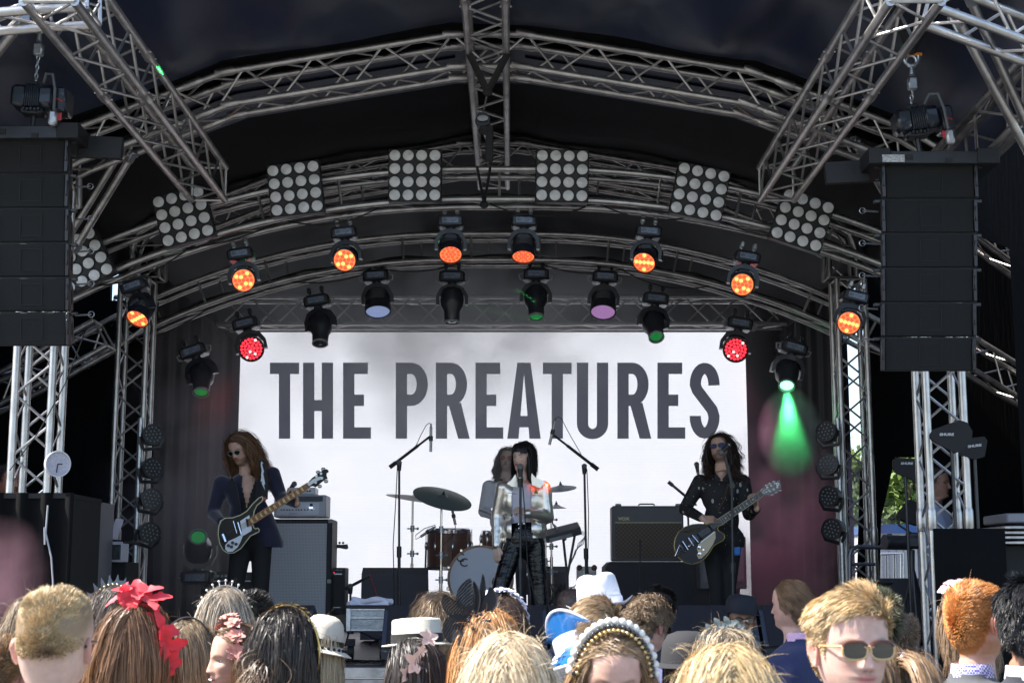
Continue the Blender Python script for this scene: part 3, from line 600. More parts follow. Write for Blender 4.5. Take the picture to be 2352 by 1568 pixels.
def moving_light(label, kind, px, py, Y, pan, tilt, roll, face, sc=1., group=None, flip=False, hang=.06):
    """px,py: where the lens is seen. tilt: degrees from straight down towards pan direction (pan 0 = to the camera)."""
    k = sc; R = Euler((0, math.radians(roll), 0)).to_matrix(); up = -1 if flip else 1
    pv = Vector((0, 0, -.235 * k * up)); P = Matrix.Rotation(math.radians(pan), 3, 'Z'); dirl = Vector((0, -math.sin(math.radians(tilt)), -math.cos(math.radians(tilt)) * up)); ll = .105 * k if kind != 'spot' else .17 * k
    lens_w = U(px, py, Y); root = lens_w - R @ (pv + P @ (dirl * ll))
    t = thing('moving_head_light', label, 'stage light', root, group, rot=(0, math.radians(roll), 0))
    loc = lambda mb, nm, mt, par=t: mb.build(nm, mt, par, local=True)
    m = MB().box((0, 0, -.045 * k * up), (.20 * k, .17 * k, .085 * k), bev=.014 * k).box((0, 0, -.005 * k * up), (.15 * k, .12 * k, .03 * k), bev=.005); loc(m, 'base', WB)
    pl = MB().box((0, -.087 * k, -.04 * k * up), (.13 * k, .006, .045 * k)); loc(pl, 'display_panel', M('display_panel', (.16, .20, .28), .2, noise=.4, nscale=60))
    if not flip:
        for s_ in (-1, 1): loc(MB().tube([(s_ * .05 * k, 0, .0), (s_ * .05 * k, 0, hang)], .012, 8).box((s_ * .05 * k, 0, hang), (.035, .05, .055), bev=.008), 'clamp', STEEL if kind == 'wash' else BLKP)
    for s_ in (-1, 1):
        if kind == 'spot' or kind == 'bigwash': loc(MB().tube([(s_ * .10 * k, -.02, -.03 * k * up), (s_ * .135 * k, -.03, -.04 * k * up), (s_ * .125 * k, -.03, -.075 * k * up), (s_ * .10 * k, -.02, -.08 * k * up)], .007 * k, 6), 'handle', GREYP)
    # yoke
    m = MB(); w = .125 * k
    arch = [(-w, 0, -.26 * k), (-w, 0, -.19 * k), (-w * .72, 0, -.125 * k), (-.04 * k, 0, -.10 * k), (.04 * k, 0, -.10 * k), (w * .72, 0, -.125 * k), (w, 0, -.19 * k), (w, 0, -.26 * k)]
    inn = [(-w * .80, 0, -.26 * k), (-w * .80, 0, -.20 * k), (-w * .56, 0, -.152 * k), (-.035 * k, 0, -.135 * k), (.035 * k, 0, -.135 * k), (w * .56, 0, -.152 * k), (w * .80, 0, -.20 * k), (w * .80, 0, -.26 * k)]
    for i in range(7):
        q = [arch[i], arch[i + 1], inn[i + 1], inn[i]]; q = [P @ Vector((x, -.035 * k, z * up)) for x, y, z in q]; m.prism(q, P @ Vector((0, .07 * k, 0)))
    m.lathe([(.035 * k, 0), (.035 * k, .025 * k)], P @ Vector((0, 0, -.085 * k * up)), (0, 0, -up), 14)
    loc(m, 'yoke', WB)
    # head
    d = (P @ dirl).normalized(); c = pv; m = MB(); xa = P @ Vector((1, 0, 0))
    if kind == 'spot':
        m.lathe([(0, -.11 * k), (.055 * k, -.11 * k), (.085 * k, -.09 * k), (.092 * k, -.02 * k), (.088 * k, .04 * k), (.066 * k, .08 * k), (.060 * k, .165 * k), (.050 * k, .165 * k), (.050 * k, .15 * k), (0, .15 * k)], c, d, 22); hd = loc(m, 'head', WB)
        loc(MB().lathe([(.050 * k, .151 * k), (.044 * k, .160 * k), (.02 * k, .167 * k), (0, .169 * k)], c, d, 22), 'lens', EM[face] if face else LENSG, hd)
        loc(MB().lathe([(.0615 * k, .155 * k), (.064 * k, .168 * k), (.052 * k, .170 * k), (.051 * k, .158 * k)], c, d, 22, ring=True), 'lens_rim', GREYP, hd)
    else:
        r = .088 * k if kind == 'wash' else .098 * k
        m.lathe([(0, -.10 * k), (.05 * k, -.10 * k), (.074 * k, -.075 * k), (r * .93, -.01 * k), (r * .93, .02 * k), (r * 1.03, .035 * k), (r * 1.05, .105 * k), (r * .97, .107 * k), (r * .97, .09 * k), (0, .09 * k)], c, d, 28)
        for j in range(5): m.lathe([(r * .95, -.06 * k + j * .018 * k), (r * .99, -.055 * k + j * .018 * k), (r * .95, -.05 * k + j * .018 * k)], c, d, 24)
        hd = loc(m, 'head', WB)
        if kind == 'wash': loc(MB().prism([c + xa * (-.05 * k) + P @ Vector((0, -.07 * k, .055 * k * up)), c + xa * (.05 * k) + P @ Vector((0, -.07 * k, .055 * k * up)), c + xa * (.035 * k) + P @ Vector((0, -.05 * k, .09 * k * up)), c + xa * (-.035 * k) + P @ Vector((0, -.05 * k, .09 * k * up))], P @ Vector((0, .02, 0))), 'cover', WB2, hd)
        a, b = frame(d); cells = [(0, 0)]
        for ring, nn in ((1, 6), (2, 12)) + (((3, 18),) if kind == 'bigwash' and face == 'red' else ()):
            cells += [(ring * math.cos(6.283 * q / nn + ring), ring * math.sin(6.283 * q / nn + ring)) for q in range(nn)]
        mr_ = 2 if len(cells) == 19 else 3; sp = r * .90 / (mr_ + .55); cr_ = sp * .46
        if face in ('orange', 'red'):
            loc(MB().lathe([(0, .088 * k), (r * .95, .088 * k), (r * .95, .092 * k), (0, .0925 * k)], c, d, 28), 'lamp_plate', EM['orange'] if face == 'orange' else BLKM, hd)
            for q, (u, v) in enumerate(cells):
                cc = c + d * (.093 * k) + (a * u + b * v) * sp; mm = MB().lathe([(cr_, 0), (cr_ * .95, .005 * k), (cr_ * .6, .009 * k), (0, .011 * k)], cc, d, 10)
                if face == 'red': cm = EM['redpale'] if q % 9 == 4 else EM['red']
                else: cm = EM['orange_hot'] if (q * 7 + int(px)) % 3 == 0 and abs(tilt) > 45 else EM['orange_dim']
                loc(mm, 'led_cell', cm, hd)
        else: loc(MB().lathe([(0, .092 * k), (r * .95, .092 * k), (r * .9, .097 * k), (0, .101 * k)], c, d, 28), 'lens', EM[face] if face else LENSG, hd)
    return t, lens_w, (R @ d)
GW = 'orange wash lights under the blinder truss'
moving_light('orange lit wash light hanging leftmost, beside the left speaker stack', 'wash', 315, 733, 11.3, -38, 48, -20, 'orange', 1., GW)
moving_light('orange lit wash light second from the left, large round face to the front', 'wash', 559, 644, 11.3, 4, 72, -9, 'orange', 1., GW)
moving_light('orange lit wash light third from the left, tinged green by a laser', 'wash', 791, 598, 11.3, -6, 68, -6, 'orange', 1., GW)
moving_light('orange lit wash light left of centre, face tipped down', 'wash', 1035, 586, 11.3, 3, 38, 0, 'orange', 1., GW)
moving_light('orange lit wash light right of centre, face tipped down most', 'wash', 1202, 591, 11.3, -3, 24, 1, 'orange', 1., GW)
moving_light('orange lit wash light third from the right', 'wash', 1479, 604, 11.3, -16, 50, 5, 'orange', 1., GW)
moving_light('brightest orange lit wash light, second from the right', 'wash', 1705, 654, 11.3, -8, 66, 10, 'orange', 1., GW)
moving_light('orange lit wash light rightmost, against the bright gap beside the right stack', 'wash', 1950, 742, 11.3, -10, 70, 14, 'orange', 1., GW)
GD = 'stage lights under the lower curved truss'
moving_light('red lit wash light at the top left corner of the screen', 'bigwash', 577, 801, 13.1, 6, 76, -14, 'red', 1.15, GD)
moving_light('red lit wash light at the top right corner of the screen', 'bigwash', 1690, 803, 13.1, -4, 74, 10, 'red', 1.15, GD)
moving_light('wash light with a pale blue face left of centre above the screen', 'bigwash', 868, 717, 13.1, 0, 22, -4, 'blue', 1.15, GD)
moving_light('wash light with a purple face right of centre above the screen', 'bigwash', 1385, 718, 13.1, 0, 28, 4, 'purple', 1.15, GD)
moving_light('unlit spot light pointing down over the top left of the screen', 'spot', 735, 790, 13.1, -20, 24, -10, None, 1.15, GD)
moving_light('unlit spot light wrapped in smoke at the centre above the screen', 'spot', 1038, 742, 13.1, 0, 4, 0, None, 1.15, GD)
moving_light('spot light with a faint green lens right of centre above the screen', 'spot', 1232, 730, 13.1, 6, 22, 1, 'green', 1.15, GD)
moving_light('spot light with a bright green lens over the top right of the screen', 'spot', 1508, 775, 13.1, 14, 42, 6, 'green', 1.15, GD)
moving_light('dim spot light with a green lens left of the screen', 'spot', 462, 903, 13.2, -22, 34, -20, 'green', 1.2, GD)
_, GP, GDIR = moving_light('spot light right of the screen throwing a bright green beam', 'spot', 1807, 887, 13.2, 4, 44, 16, 'greenhot', 1.2, GD)
moving_light('spot light standing on the left of the stage floor with a green lens turned up', 'spot', 455, 1231, 13.6, 10, 62, 0, 'green', 1.35, 'floor lights', flip=True)
# ---------------------------------------------------------------- PAR lights on the rear towers
def make_par():
    t = thing('par_light', 'x', 'stage light', (0, 0, 0), 'round lights stacked on the rear towers')
    MB().lathe([(.0, .16), (.05, .16), (.075, .13), (.088, .05), (.09, 0), (.083, 0), (.083, .01), (0, .01)], (0, 0, 0), (0, 1, 0), 22).build('can', BLK, t, local=True)
    m = MB()
    for rg, nn in ((0, 1), (1, 6), (2, 12)):
        for q in range(nn): a = 6.283 * q / nn; m.ell((rg * .031 * math.cos(a), .002, rg * .031 * math.sin(a)), (.0075, .006, .0075), n=8, m=6)
    m.build('led_cluster', M('clear_led', (.25, .25, .27), .12, spec=.9), t, local=True)
    MB().tube([(-.10, .06, 0), (-.10, .06, -.05), (-.07, .08, -.11), (.07, .08, -.11), (.10, .06, -.05), (.10, .06, 0)], .009, 6, flat=2).build('yoke', BLKP, t, local=True)
    return t
p0 = make_par(); first = True; ords = ['top', 'second', 'third', 'bottom']
for sd, pts, pan in (('left', [(352, 997), (352, 1074), (349, 1145), (345, 1223)], 32), ('right', [(1896, 990), (1900, 1065), (1903, 1139), (1910, 1214)], -34)):
    for k, (x, y) in enumerate(pts):
        o = p0 if first else copy_tree(p0); first = False; o.location = U(x, y, 12.45); o.rotation_euler = (math.radians(-6 + 3 * k), math.radians(8 * (k - 1)), math.radians(pan + 6 * math.sin(k * 2)))
        o['label'] = 'black round LED light, %s of the four on the rear %s tower' % (ords[k], sd)
for sd, x, gz in (('left', 322, .98), ('right', 1925, .98)):
    q = U(x, 1000, 12.5); tag(MB().tube([(q.x, 12.5, HS), (q.x, 12.5, U(x, 960, 12.5).z)], .024, 10).build('light_pole', STEEL, None, origin=(q.x, 12.5, HS)), 'thin steel pole holding the round lights on the rear %s tower' % sd, 'pole')
# small clock and box details on the towers
t = thing('wall_clock', 'white round clock hanging on the front left tower', 'clock', U(131, 1065, 9.45)); c = U(131, 1065, 9.45); ax = Vector((.62, -.75, -.06)).normalized()
MB().lathe([(0, -.02), (.078, -.02), (.084, .012), (.084, .022), (.076, .022), (.074, .006), (0, .006)], c, ax, 32).build('case', M('clock_white', (.62, .62, .66), .4), t)
MB().lathe([(0, .007), (.074, .007), (0, .0075)], c, ax, 32).build('dial', M('clock_dial', (.5, .49, .58), .5, noise=.15, nscale=60), t)
a, b = frame(ax); MB().tube([c + ax * .012, c + ax * .012 - Vector((.006, 0, .055))], .003, 5).build('minute_hand', BLKM, t); MB().tube([c + ax * .012, c + ax * .012 + a * .03], .003, 5).build('hour_hand', BLKM, t)

for nm, mid, n_c in (('blinder truss', C_mid, 7), ('lower curved truss', D_mid, 8)):
    m = MB(); r = np.random.default_rng(len(nm)); K = len(mid)
    for k in range(n_c):
        i0 = int(2 + (K - 8) * k / n_c); i1 = min(K - 1, i0 + 5); a = mid[i0] + Vector((0, -.05, -.10)); b = mid[i1] + Vector((0, r.uniform(-.1, .1), -.09)); dr = r.uniform(.03, .12)
        m.tube([a.lerp(b, u) - Vector((0, 0, dr * 4 * u * (1 - u))) for u in np.linspace(0, 1, 9)], .007, 5)
    m.tube([p + Vector((0, .03, -.06 + .02 * math.sin(i * 1.3))) for i, p in enumerate(mid)], .012, 6).tube([p + Vector((0, -.04, -.08 + .015 * math.sin(i * 2.1))) for i, p in enumerate(mid)], .010, 6)
    tag(m.build('cable_run', RUB, None, origin=mid[0]), 'black power cables strung along the ' + nm, 'cables')
# ---------------------------------------------------------------- people toolkit (local: forward = -Y, z up, chin at z = 0)
HZ = np.array([.236, .234, .230, .222, .210, .195, .178, .160, .145, .132, .120, .108, .095, .082, .070, .058, .046, .034, .022, .010, .000, -.006, -.014, -.030, -.055, -.080])
HW = np.array([.003, .018, .034, .050, .062, .0705, .0750, .0765, .0770, .0760, .0745, .0730, .0715, .0695, .0670, .0640, .0600, .0545, .0470, .0410, .0430, .0490, .0530, .0560, .0580, .0640])
HF = np.array([.003, .020, .037, .055, .069, .0800, .0870, .0905, .0920, .0920, .0890, .0880, .0880, .0880, .0870, .0870, .0850, .0840, .0850, .0810, .0640, .0480, .0380, .0310, .0300, .0330])
HB = np.array([.003, .024, .045, .066, .082, .0960, .1050, .1090, .1100, .1090, .1070, .1040, .1000, .0950, .0900, .0850, .0800, .0760, .0730, .0710, .0700, .0700, .0700, .0700, .0700, .0740])
def face_bumps(x, z, fem=0.):
    g = lambda cx, cz, sx, sz: np.exp(-((x - cx) / sx) ** 2 - ((z - cz) / sz) ** 2)
    ax = np.abs(x); ga = lambda cx, cz, sx, sz: np.exp(-((ax - cx) / sx) ** 2 - ((z - cz) / sz) ** 2)
    d = .006 * ga(.030, .134, .022, .008) * (1 - .6 * fem) - .013 * ga(.032, .117, .017, .011) + .0035 * ga(.032, .116, .012, .0055)
    t = np.clip((.128 - z) / .052, 0, 1); nose = np.exp(-(x / (.0075 + .006 * t)) ** 2) * np.where((z < .130) & (z > .068), .006 + .020 * t, 0) * np.clip((z - .068) / .008, 0, 1)
    d = d + nose * (1 - .15 * fem) + .006 * ga(.013, .078, .006, .006)
    d = d + .004 * ga(.042, .095, .018, .015) + .006 * g(0, .0565, .024, .0045) + .0065 * g(0, .0455, .020, .0050) - .004 * g(0, .051, .022, .0016) - .003 * g(0, .035, .018, .005) + .004 * g(0, .015, .020, .012)
    return d
def lerp3(a, b, t): return tuple(a[i] * (1 - t) + b[i] * t for i in range(3))
def hairline(a, kind):                                   # minimum z for hair by azimuth 0 front .. pi back
    if kind == 'none': return np.full_like(a, 9.)
    xs = [0, .5, .85, 1.10, 1.30, 1.48, 1.72, 2.0, 2.5, 3.15]
    zs = {'man': [.196, .192, .185, .150, .100, .128, .125, .080, .045, .038], 'fade': [.200, .197, .192, .170, .150, .140, .135, .112, .094, .090], 'bang': [.190, .185, .165, .140, .090, .110, .11, .05, .02, .02],
          'woman': [.200, .196, .186, .150, .105, .120, .10, .04, .01, .005], 'recede': [.222, .219, .200, .160, .110, .128, .125, .080, .045, .038]}[kind]
    return np.interp(a, xs, zs)
def head_surface(nt=72, nz=74, fem=0., wide=1., zs=None):
    th = np.linspace(0, 2 * np.pi, nt, endpoint=False); th = th - .38 * np.sin(th) * .9    # denser at the front (th=0)
    zz = np.concatenate([np.linspace(.236, .20, 14), np.linspace(.197, .0, nz - 26), np.linspace(-.004, -.08, 12)]) if zs is None else zs
    Z, T = np.meshgrid(zz, th, indexing='ij'); w = np.interp(-Z, -HZ, HW) * wide * (1 - .04 * fem); f = np.interp(-Z, -HZ, HF); b = np.interp(-Z, -HZ, HB)
    if fem: w = w * np.where(Z < .06, 1 - .08 * fem, 1)
    s, c = np.sin(T), np.cos(T); X = w * np.sign(s) * np.abs(s) ** .92; Yv = np.where(c > 0, -f * np.abs(c) ** .86, b * np.abs(c) ** .96)
    # narrow the front of the jaw
    front = np.clip(c, 0, 1); Yv = Yv - np.where(c > .2, face_bumps(X, Z, fem) * np.clip((c - .2) * 2.2, 0, 1), 0)
    return X, Yv, Z, T
def skin_mat(name, rough=.5): return M(name, (.5, .35, .28), rough, attr='Col', noise=.10, nscale=45, bump=.2, bscale=350, sss=.12, bdist=.002)
SKIN = skin_mat('skin')
def set_col(me, cols):
    a = me.color_attributes.new('Col', 'FLOAT_COLOR', 'POINT'); c = np.ones((len(me.vertices), 4), np.float32); c[:, :3] = cols; a.data.foreach_set('color', c.ravel())
def paint_face(V, base, hair=None, hk='man', brow=(.08, .05, .03), lips=None, stubble=0., blush=.25, beard=None, lids=None, tanline=0., hairtex=True, scalp=1.):
    """V: n x 3 local head coords. returns n x 3 colours"""
    x, y, z = V[:, 0], V[:, 1], V[:, 2]; n = len(V); C = np.tile(np.array(base, float), (n, 1)); front = (y < .01)
    mix = lambda C, col, w: C * (1 - w[:, None]) + np.array(col)[None] * w[:, None]; ax = np.abs(x)
    g = lambda cx, cz, sx, sz: np.exp(-((ax - cx) / sx) ** 2 - ((z - cz) / sz) ** 2) * front
    C = mix(C, (base[0] * 1.02, base[1] * .72, base[2] * .70), np.clip(g(.045, .080, .02, .016) + g(0, .075, .012, .01), 0, 1) * blush)
    C = mix(C, lips or (base[0] * .72, base[1] * .38, base[2] * .38), np.clip(1.5 * np.exp(-((ax) / (.022)) ** 4 - ((z - .051) / .0085) ** 4) * front, 0, 1) * .9)
    C = mix(C, (.1, .03, .03), np.exp(-(ax / .020) ** 4 - ((z - .0512) / .0016) ** 2) * front * .8)
    bz = .134 + .004 * np.clip((ax - .02) / .02, 0, 1) - .006 * np.clip((ax - .042) / .015, 0, 1)
    C = mix(C, brow, np.clip(1.3 * np.exp(-((ax - .033) / .018) ** 4 - ((z - bz) / .0036) ** 2) * front, 0, 1) * .85)
    C = mix(C, (.03, .02, .02), np.exp(-((ax - .032) / .014) ** 4 - ((z - .1165) / .0022) ** 2) * front * .85)
    if lids: C = mix(C, lids, np.exp(-((ax - .032) / .015) ** 4 - ((z - .122) / .005) ** 2) * front * .7)
    C = mix(C, (.05, .015, .012), np.exp(-((ax - .007) / .004) ** 2 - ((z - .0695) / .003) ** 2) * front * .8)
    if stubble or beard:
        m_ = np.clip((.062 - z) / .012, 0, 1) * np.clip((z + .02) / .02, 0, 1) * np.clip((.06 - y) / .04, 0, 1); mu = np.exp(-(ax / .024) ** 4 - ((z - .062) / .0055) ** 2) * front
        lipm = np.exp(-(ax / .020) ** 4 - ((z - .051) / .007) ** 4); C = mix(C, beard or (.09, .06, .045), np.clip(np.maximum(m_, mu * 1.2) * (1 - lipm), 0, 1) * (stubble or .8))
    if hair is not None:
        a = np.abs(np.arctan2(x, -(y - .01))); hl = hairline(a, hk); w = np.clip((z - hl) / .010 + .4, 0, 1)
        if hk == 'fade': w = np.clip((z - hl + .018) / .055, 0, 1)
        C = mix(C, hair, w * scalp)
    return C
EAR_T = None
def ear_geo(side, s=1.):
    """outer ear shell; returns V,F in head coords"""
    n, m = 14, 7; V = []; Fc = []
    for i in range(n):
        w = 2 * math.pi * i / n; h = .029 * s; wd = .0155 * s; zz = h * math.cos(w); yy = wd * math.sin(w) * (1.15 if zz > 0 else .8) + .004 * zz / h
        for j in range(m):
            u = j / (m - 1); k = [0, .45, .75, .95, 1.05, .98, .75][j]; dep = [.006, .004, .010, .016, .013, .005, -.004][j] * s
            V.append((side * (.0690 + dep * .85 + .007 * max(0, yy / wd) * k + .003), .012 + yy * k, .100 + zz * k))
    for i in range(n):
        for j in range(m - 1): a = i * m + j; b = ((i + 1) % n) * m + j; Fc.append((a, b, b + 1, a + 1))
    Fc.append(tuple(i * m for i in range(n))); return V, Fc
def body_rings(X, Yv, Z, build=1., wshoulder=.20, zfoot=-1.5):
    """continue the neck into shoulders and a trunk"""
    nt = X.shape[1]; th = np.arctan2(X[-1], -(Yv[-1] - .02)); rows = []
    for (z, w, f, b) in ((-.10, .075, .040, .080), (-.12, .115, .052, .085), (-.145, .160, .065, .09), (-.175, .188, .080, .095), (-.22, .20, .095, .10), (-.30, .19, .11, .10), (-.45, .16, .11, .095), (-.60, .145, .10, .095), (-.72, .17, .10, .11), (-.85, .165, .09, .10), (-1.1, .11, .07, .08), (zfoot, .07, .05, .06)):
        w = w * wshoulder / .20; s, c = np.sin(th), np.cos(th); rows.append(np.stack([w * build * np.sign(s) * np.abs(s) ** .8, .025 + np.where(c > 0, -f, b) * np.abs(c) ** .9, np.full(nt, z)], 1))
    return rows
def person_mesh(fem, base, hair, hk, zfoot, paint={}, nt=64, wide=1., shoulder=.20, jaw=0.):
    X, Yv, Z, T = head_surface(nt, 74, fem, wide); rows = [np.stack([X[i], Yv[i], Z[i]], 1) for i in range(X.shape[0])]; nh = len(rows); rows += body_rings(X, Yv, Z, zfoot=zfoot, wshoulder=shoulder)
    V = np.concatenate(rows); h = len(rows); fs = [(i * nt + j, (i + 1) * nt + j, (i + 1) * nt + (j + 1) % nt, i * nt + (j + 1) % nt) for i in range(h - 1) for j in range(nt)]
    fs.append(tuple(range(nt - 1, -1, -1))); fs.append(tuple((h - 1) * nt + j for j in range(nt)))
    C = paint_face(V, base, hair, hk, **paint)
    V = V.tolist(); C = C.tolist()
    for sd in (-1, 1):
        ev, ef = ear_geo(sd, 1. if fem < .5 else .9); o = len(V); V += [list(p) for p in ev]; fs += [tuple(i + o for i in f) for f in ef]; C += [[base[0] * 1.0, base[1] * .78, base[2] * .76]] * len(ev)
    return V, fs, C
# ---------------------------------------------------------------- hair
HAIRM = mat('hair', (.2, .1, .05), .42, spec=.4, attr='Col', noise=.15, nscale=90)
def hair_obj(parent, P, wid, col, name='hair', cvar=.25, tipcol=None, facing=None, jit=.5, clump_id=None, seed=0, origin_local=True, center=(0, .01, .12)):
    """P: n x k x 3 strand points, wid: (n,) widths"""
    r = np.random.default_rng(seed); n, k, _ = P.shape; T = np.gradient(P, axis=1); T /= np.linalg.norm(T, axis=2, keepdims=True) + 1e-9
    O = P - np.array(center); O[:, :, 2] *= .35; O /= np.linalg.norm(O, axis=2, keepdims=True) + 1e-9; O = O + r.normal(size=(n, 1, 3)) * jit
    B = np.cross(T, O); B /= np.linalg.norm(B, axis=2, keepdims=True) + 1e-9; prof = np.interp(np.linspace(0, 1, k), [0, .15, .7, 1], [.7, 1, .8, .15])
    W = (np.asarray(wid).reshape(-1, 1) * prof[None])[:, :, None] * .5; V = np.stack([P - B * W, P + B * W], 2).reshape(-1, 3)
    i = np.arange(n)[:, None] * (2 * k) + np.arange(k - 1)[None] * 2; Fc = np.stack([i, i + 1, i + 3, i + 2], -1).reshape(-1, 4)
    me = bpy.data.meshes.new(name); nf = len(Fc); me.vertices.add(len(V)); me.vertices.foreach_set('co', V.astype(np.float32).ravel()); me.loops.add(nf * 4); me.loops.foreach_set('vertex_index', Fc.astype(np.int32).ravel())
    me.polygons.add(nf); me.polygons.foreach_set('loop_start', np.arange(0, nf * 4, 4, dtype=np.int32)); me.polygons.foreach_set('use_smooth', np.ones(nf, bool)); me.update(calc_edges=True)
    cv = 1 + r.normal(size=n) * cvar if clump_id is None else (1 + r.normal(size=int(clump_id.max()) + 1) * cvar)[clump_id] * (1 + r.normal(size=n) * cvar * .5)
    cv = np.clip(cv, .35, 2.2); c = np.array(col)[None, None] * cv[:, None, None] * np.ones((n, k, 1))
    if tipcol is not None:
        u = np.linspace(0, 1, k)[None, :, None] ** .8; c = c * (1 - u) + np.array(tipcol)[None, None] * cv[:, None, None] * u
    set_col(me, np.clip(np.repeat(c, 2, 1).reshape(-1, 3), 0, 1)); me.materials.append(HAIRM)
    o = bpy.data.objects.new(name, me); COL.objects.link(o); o.parent = parent; return o
def scalp_roots(n, hk, r, pad=0., mask=None):
    out = []; dirs = []
    while sum(len(o) for o in out) < n:
        m = n * 2; d = r.normal(size=(m, 3)); d /= np.linalg.norm(d, axis=1)[:, None]; z = .118 + d[:, 2] * .118; z = np.clip(z, .0, .2355)
        a = np.arctan2(d[:, 0], -d[:, 1]); w = np.interp(-z, -HZ, HW); f = np.interp(-z, -HZ, HF); b = np.interp(-z, -HZ, HB); s, c = np.sin(a), np.cos(a)
        p = np.stack([w * np.sign(s) * np.abs(s) ** .92, np.where(c > 0, -f * np.abs(c) ** .86, b * np.abs(c) ** .96), z], 1)
        ok = z > hairline(np.abs(a), hk) + r.normal(size=m) * .003 + pad
        if mask is not None: ok &= mask(p)
        out.append(p[ok]); 
    return np.concatenate(out)[:n]
def hnorm(p): q = (p - np.array([0, .010, .118])) / np.array([.077, .101, .118]) ** 2; return q / (np.linalg.norm(q, axis=-1, keepdims=True) + 1e-9)
def push_out(p, off, shoulder=True, fem=1.):
    c = np.array([0, .010, .118]); R = np.array([.0775, .1015, .118]) + off[:, None]; q = (p - c) / R; l = np.linalg.norm(q, axis=1); i = l < 1; p = p.copy(); p[i] = c + q[i] / (l[i][:, None] + 1e-9) * R[i]
    z = p[:, 2]; nr = .052 + off; d = p[:, :2] - np.array([0, .028]); l = np.linalg.norm(d, axis=1); i = (z < .06) & (z > -.12) & (l < nr); p[i, :2] = np.array([0, .028]) + d[i] / (l[i][:, None] + 1e-9) * nr[i][:, None]
    if shoulder:
        c = np.array([0, .02, -.30]); R = np.array([.225, .135, .20]) + off[:, None] * .5; q = (p - c) / R; l = np.linalg.norm(q, axis=1); i = l < 1; p[i] = c + q[i] / (l[i][:, None] + 1e-9) * R[i]
    return p
def children_of(G, per, spread, r, taper=.6, wob=.0, root_spread=None):
    """G: guides n x k x 3 -> clumped strands"""
    n, k, _ = G.shape; o = r.normal(size=(n, per, 3)) * spread; u = np.linspace(0, 1, k)[None, None, :, None]; sh = (1 - u * taper); P = G[:, None] + o[:, :, None] * sh
    if wob: ph = r.uniform(0, 6.28, (n, per, 1, 1)); P = P + wob * u * np.concatenate([np.sin(u * 9 + ph), np.cos(u * 8 + ph * 1.7), .3 * np.sin(u * 11 + ph)], -1)
    return P.reshape(n * per, k, 3), np.repeat(np.arange(n), per)
def long_hair(parent, col, L=.45, n=560, per=22, hk='woman', part=0., thick=.011, back=.5, wave=.006, wfreq=5., tip=None, seed=1, k=18, wid=.0023, cvar=.11, up=None, messy=.004, front_drop=None, fly=120, sidep=0., mask=None, grav=.22, shoulder=True):
    r = np.random.default_rng(seed); p = scalp_roots(n, hk, r, mask=mask); Nn = hnorm(p); side = np.sign(p[:, 0] - part + r.normal(size=n) * .004)
    comb = np.stack([side * (.75 + .2 * r.normal(size=n)), np.full(n, back), np.full(n, -.15)], 1); topness = np.clip((p[:, 2] - .14) / .09, 0, 1)[:, None]
    d = comb * topness + np.array([0, back * .4, -1]) * (1 - topness); d = d - Nn * (d * Nn).sum(1, keepdims=True) * .9; d /= np.linalg.norm(d, axis=1)[:, None]
    off = np.abs(r.normal(size=n)) * thick * .55 + thick * .25; st = L / (k - 1) * r.uniform(.82, 1.08, n); G = [p + Nn * .001]; q = G[0]
    ph = r.uniform(0, 6.28, n)
    for i in range(1, k):
        g = np.array([0, 0, -1.]); t = i / k; d = d * (1 - grav) + g * grav + r.normal(size=(n, 3)) * messy * 4; d /= np.linalg.norm(d, axis=1)[:, None]
        q = q + d * st[:, None]; q = push_out(q, off * min(1, i / 4), shoulder); d = (q - G[-1]); d /= np.linalg.norm(d, axis=1)[:, None] + 1e-9; G.append(q)
    G = np.stack(G, 1); gf = (G[:, :, 1] < -.045) & (np.abs(G[:, :, 0]) < .062) & (G[:, :, 2] < .180) & (G[:, :, 2] > -.01); G = G[~gf.any(1)]; ph = ph[:len(G)]; u = np.linspace(0, 1, k)[None, :]; a = wave * np.clip(u * 1.4 - .2, 0, 1); G[:, :, 0] += a * np.sin(wfreq * 6.28 * u * L + ph[:, None]); G[:, :, 1] += a * np.cos(wfreq * 6.28 * u * L * .9 + ph[:, None] * 1.3)
    P, cid = children_of(G, per, thick * .5 + .002, r, .35, wob=messy * .45)
    hair_obj(parent, P, r.uniform(.7, 1.3, len(P)) * wid, col, cvar=cvar, tipcol=tip, clump_id=cid, seed=seed)
    if fly:
        p = scalp_roots(fly, hk, r); Nn = hnorm(p); G = []
        dd = Nn * .5 + r.normal(size=(fly, 3)) * .5; q = p
        for i in range(8): G.append(q); dd = dd + np.array([0, 0, -.12]); q = q + dd / np.linalg.norm(dd, axis=1)[:, None] * .010; 
        hair_obj(parent, np.stack(G, 1) + Nn[:, None] * thick * .6, np.full(fly, .0009), col, name='stray_hair', seed=seed + 3, cvar=.3)
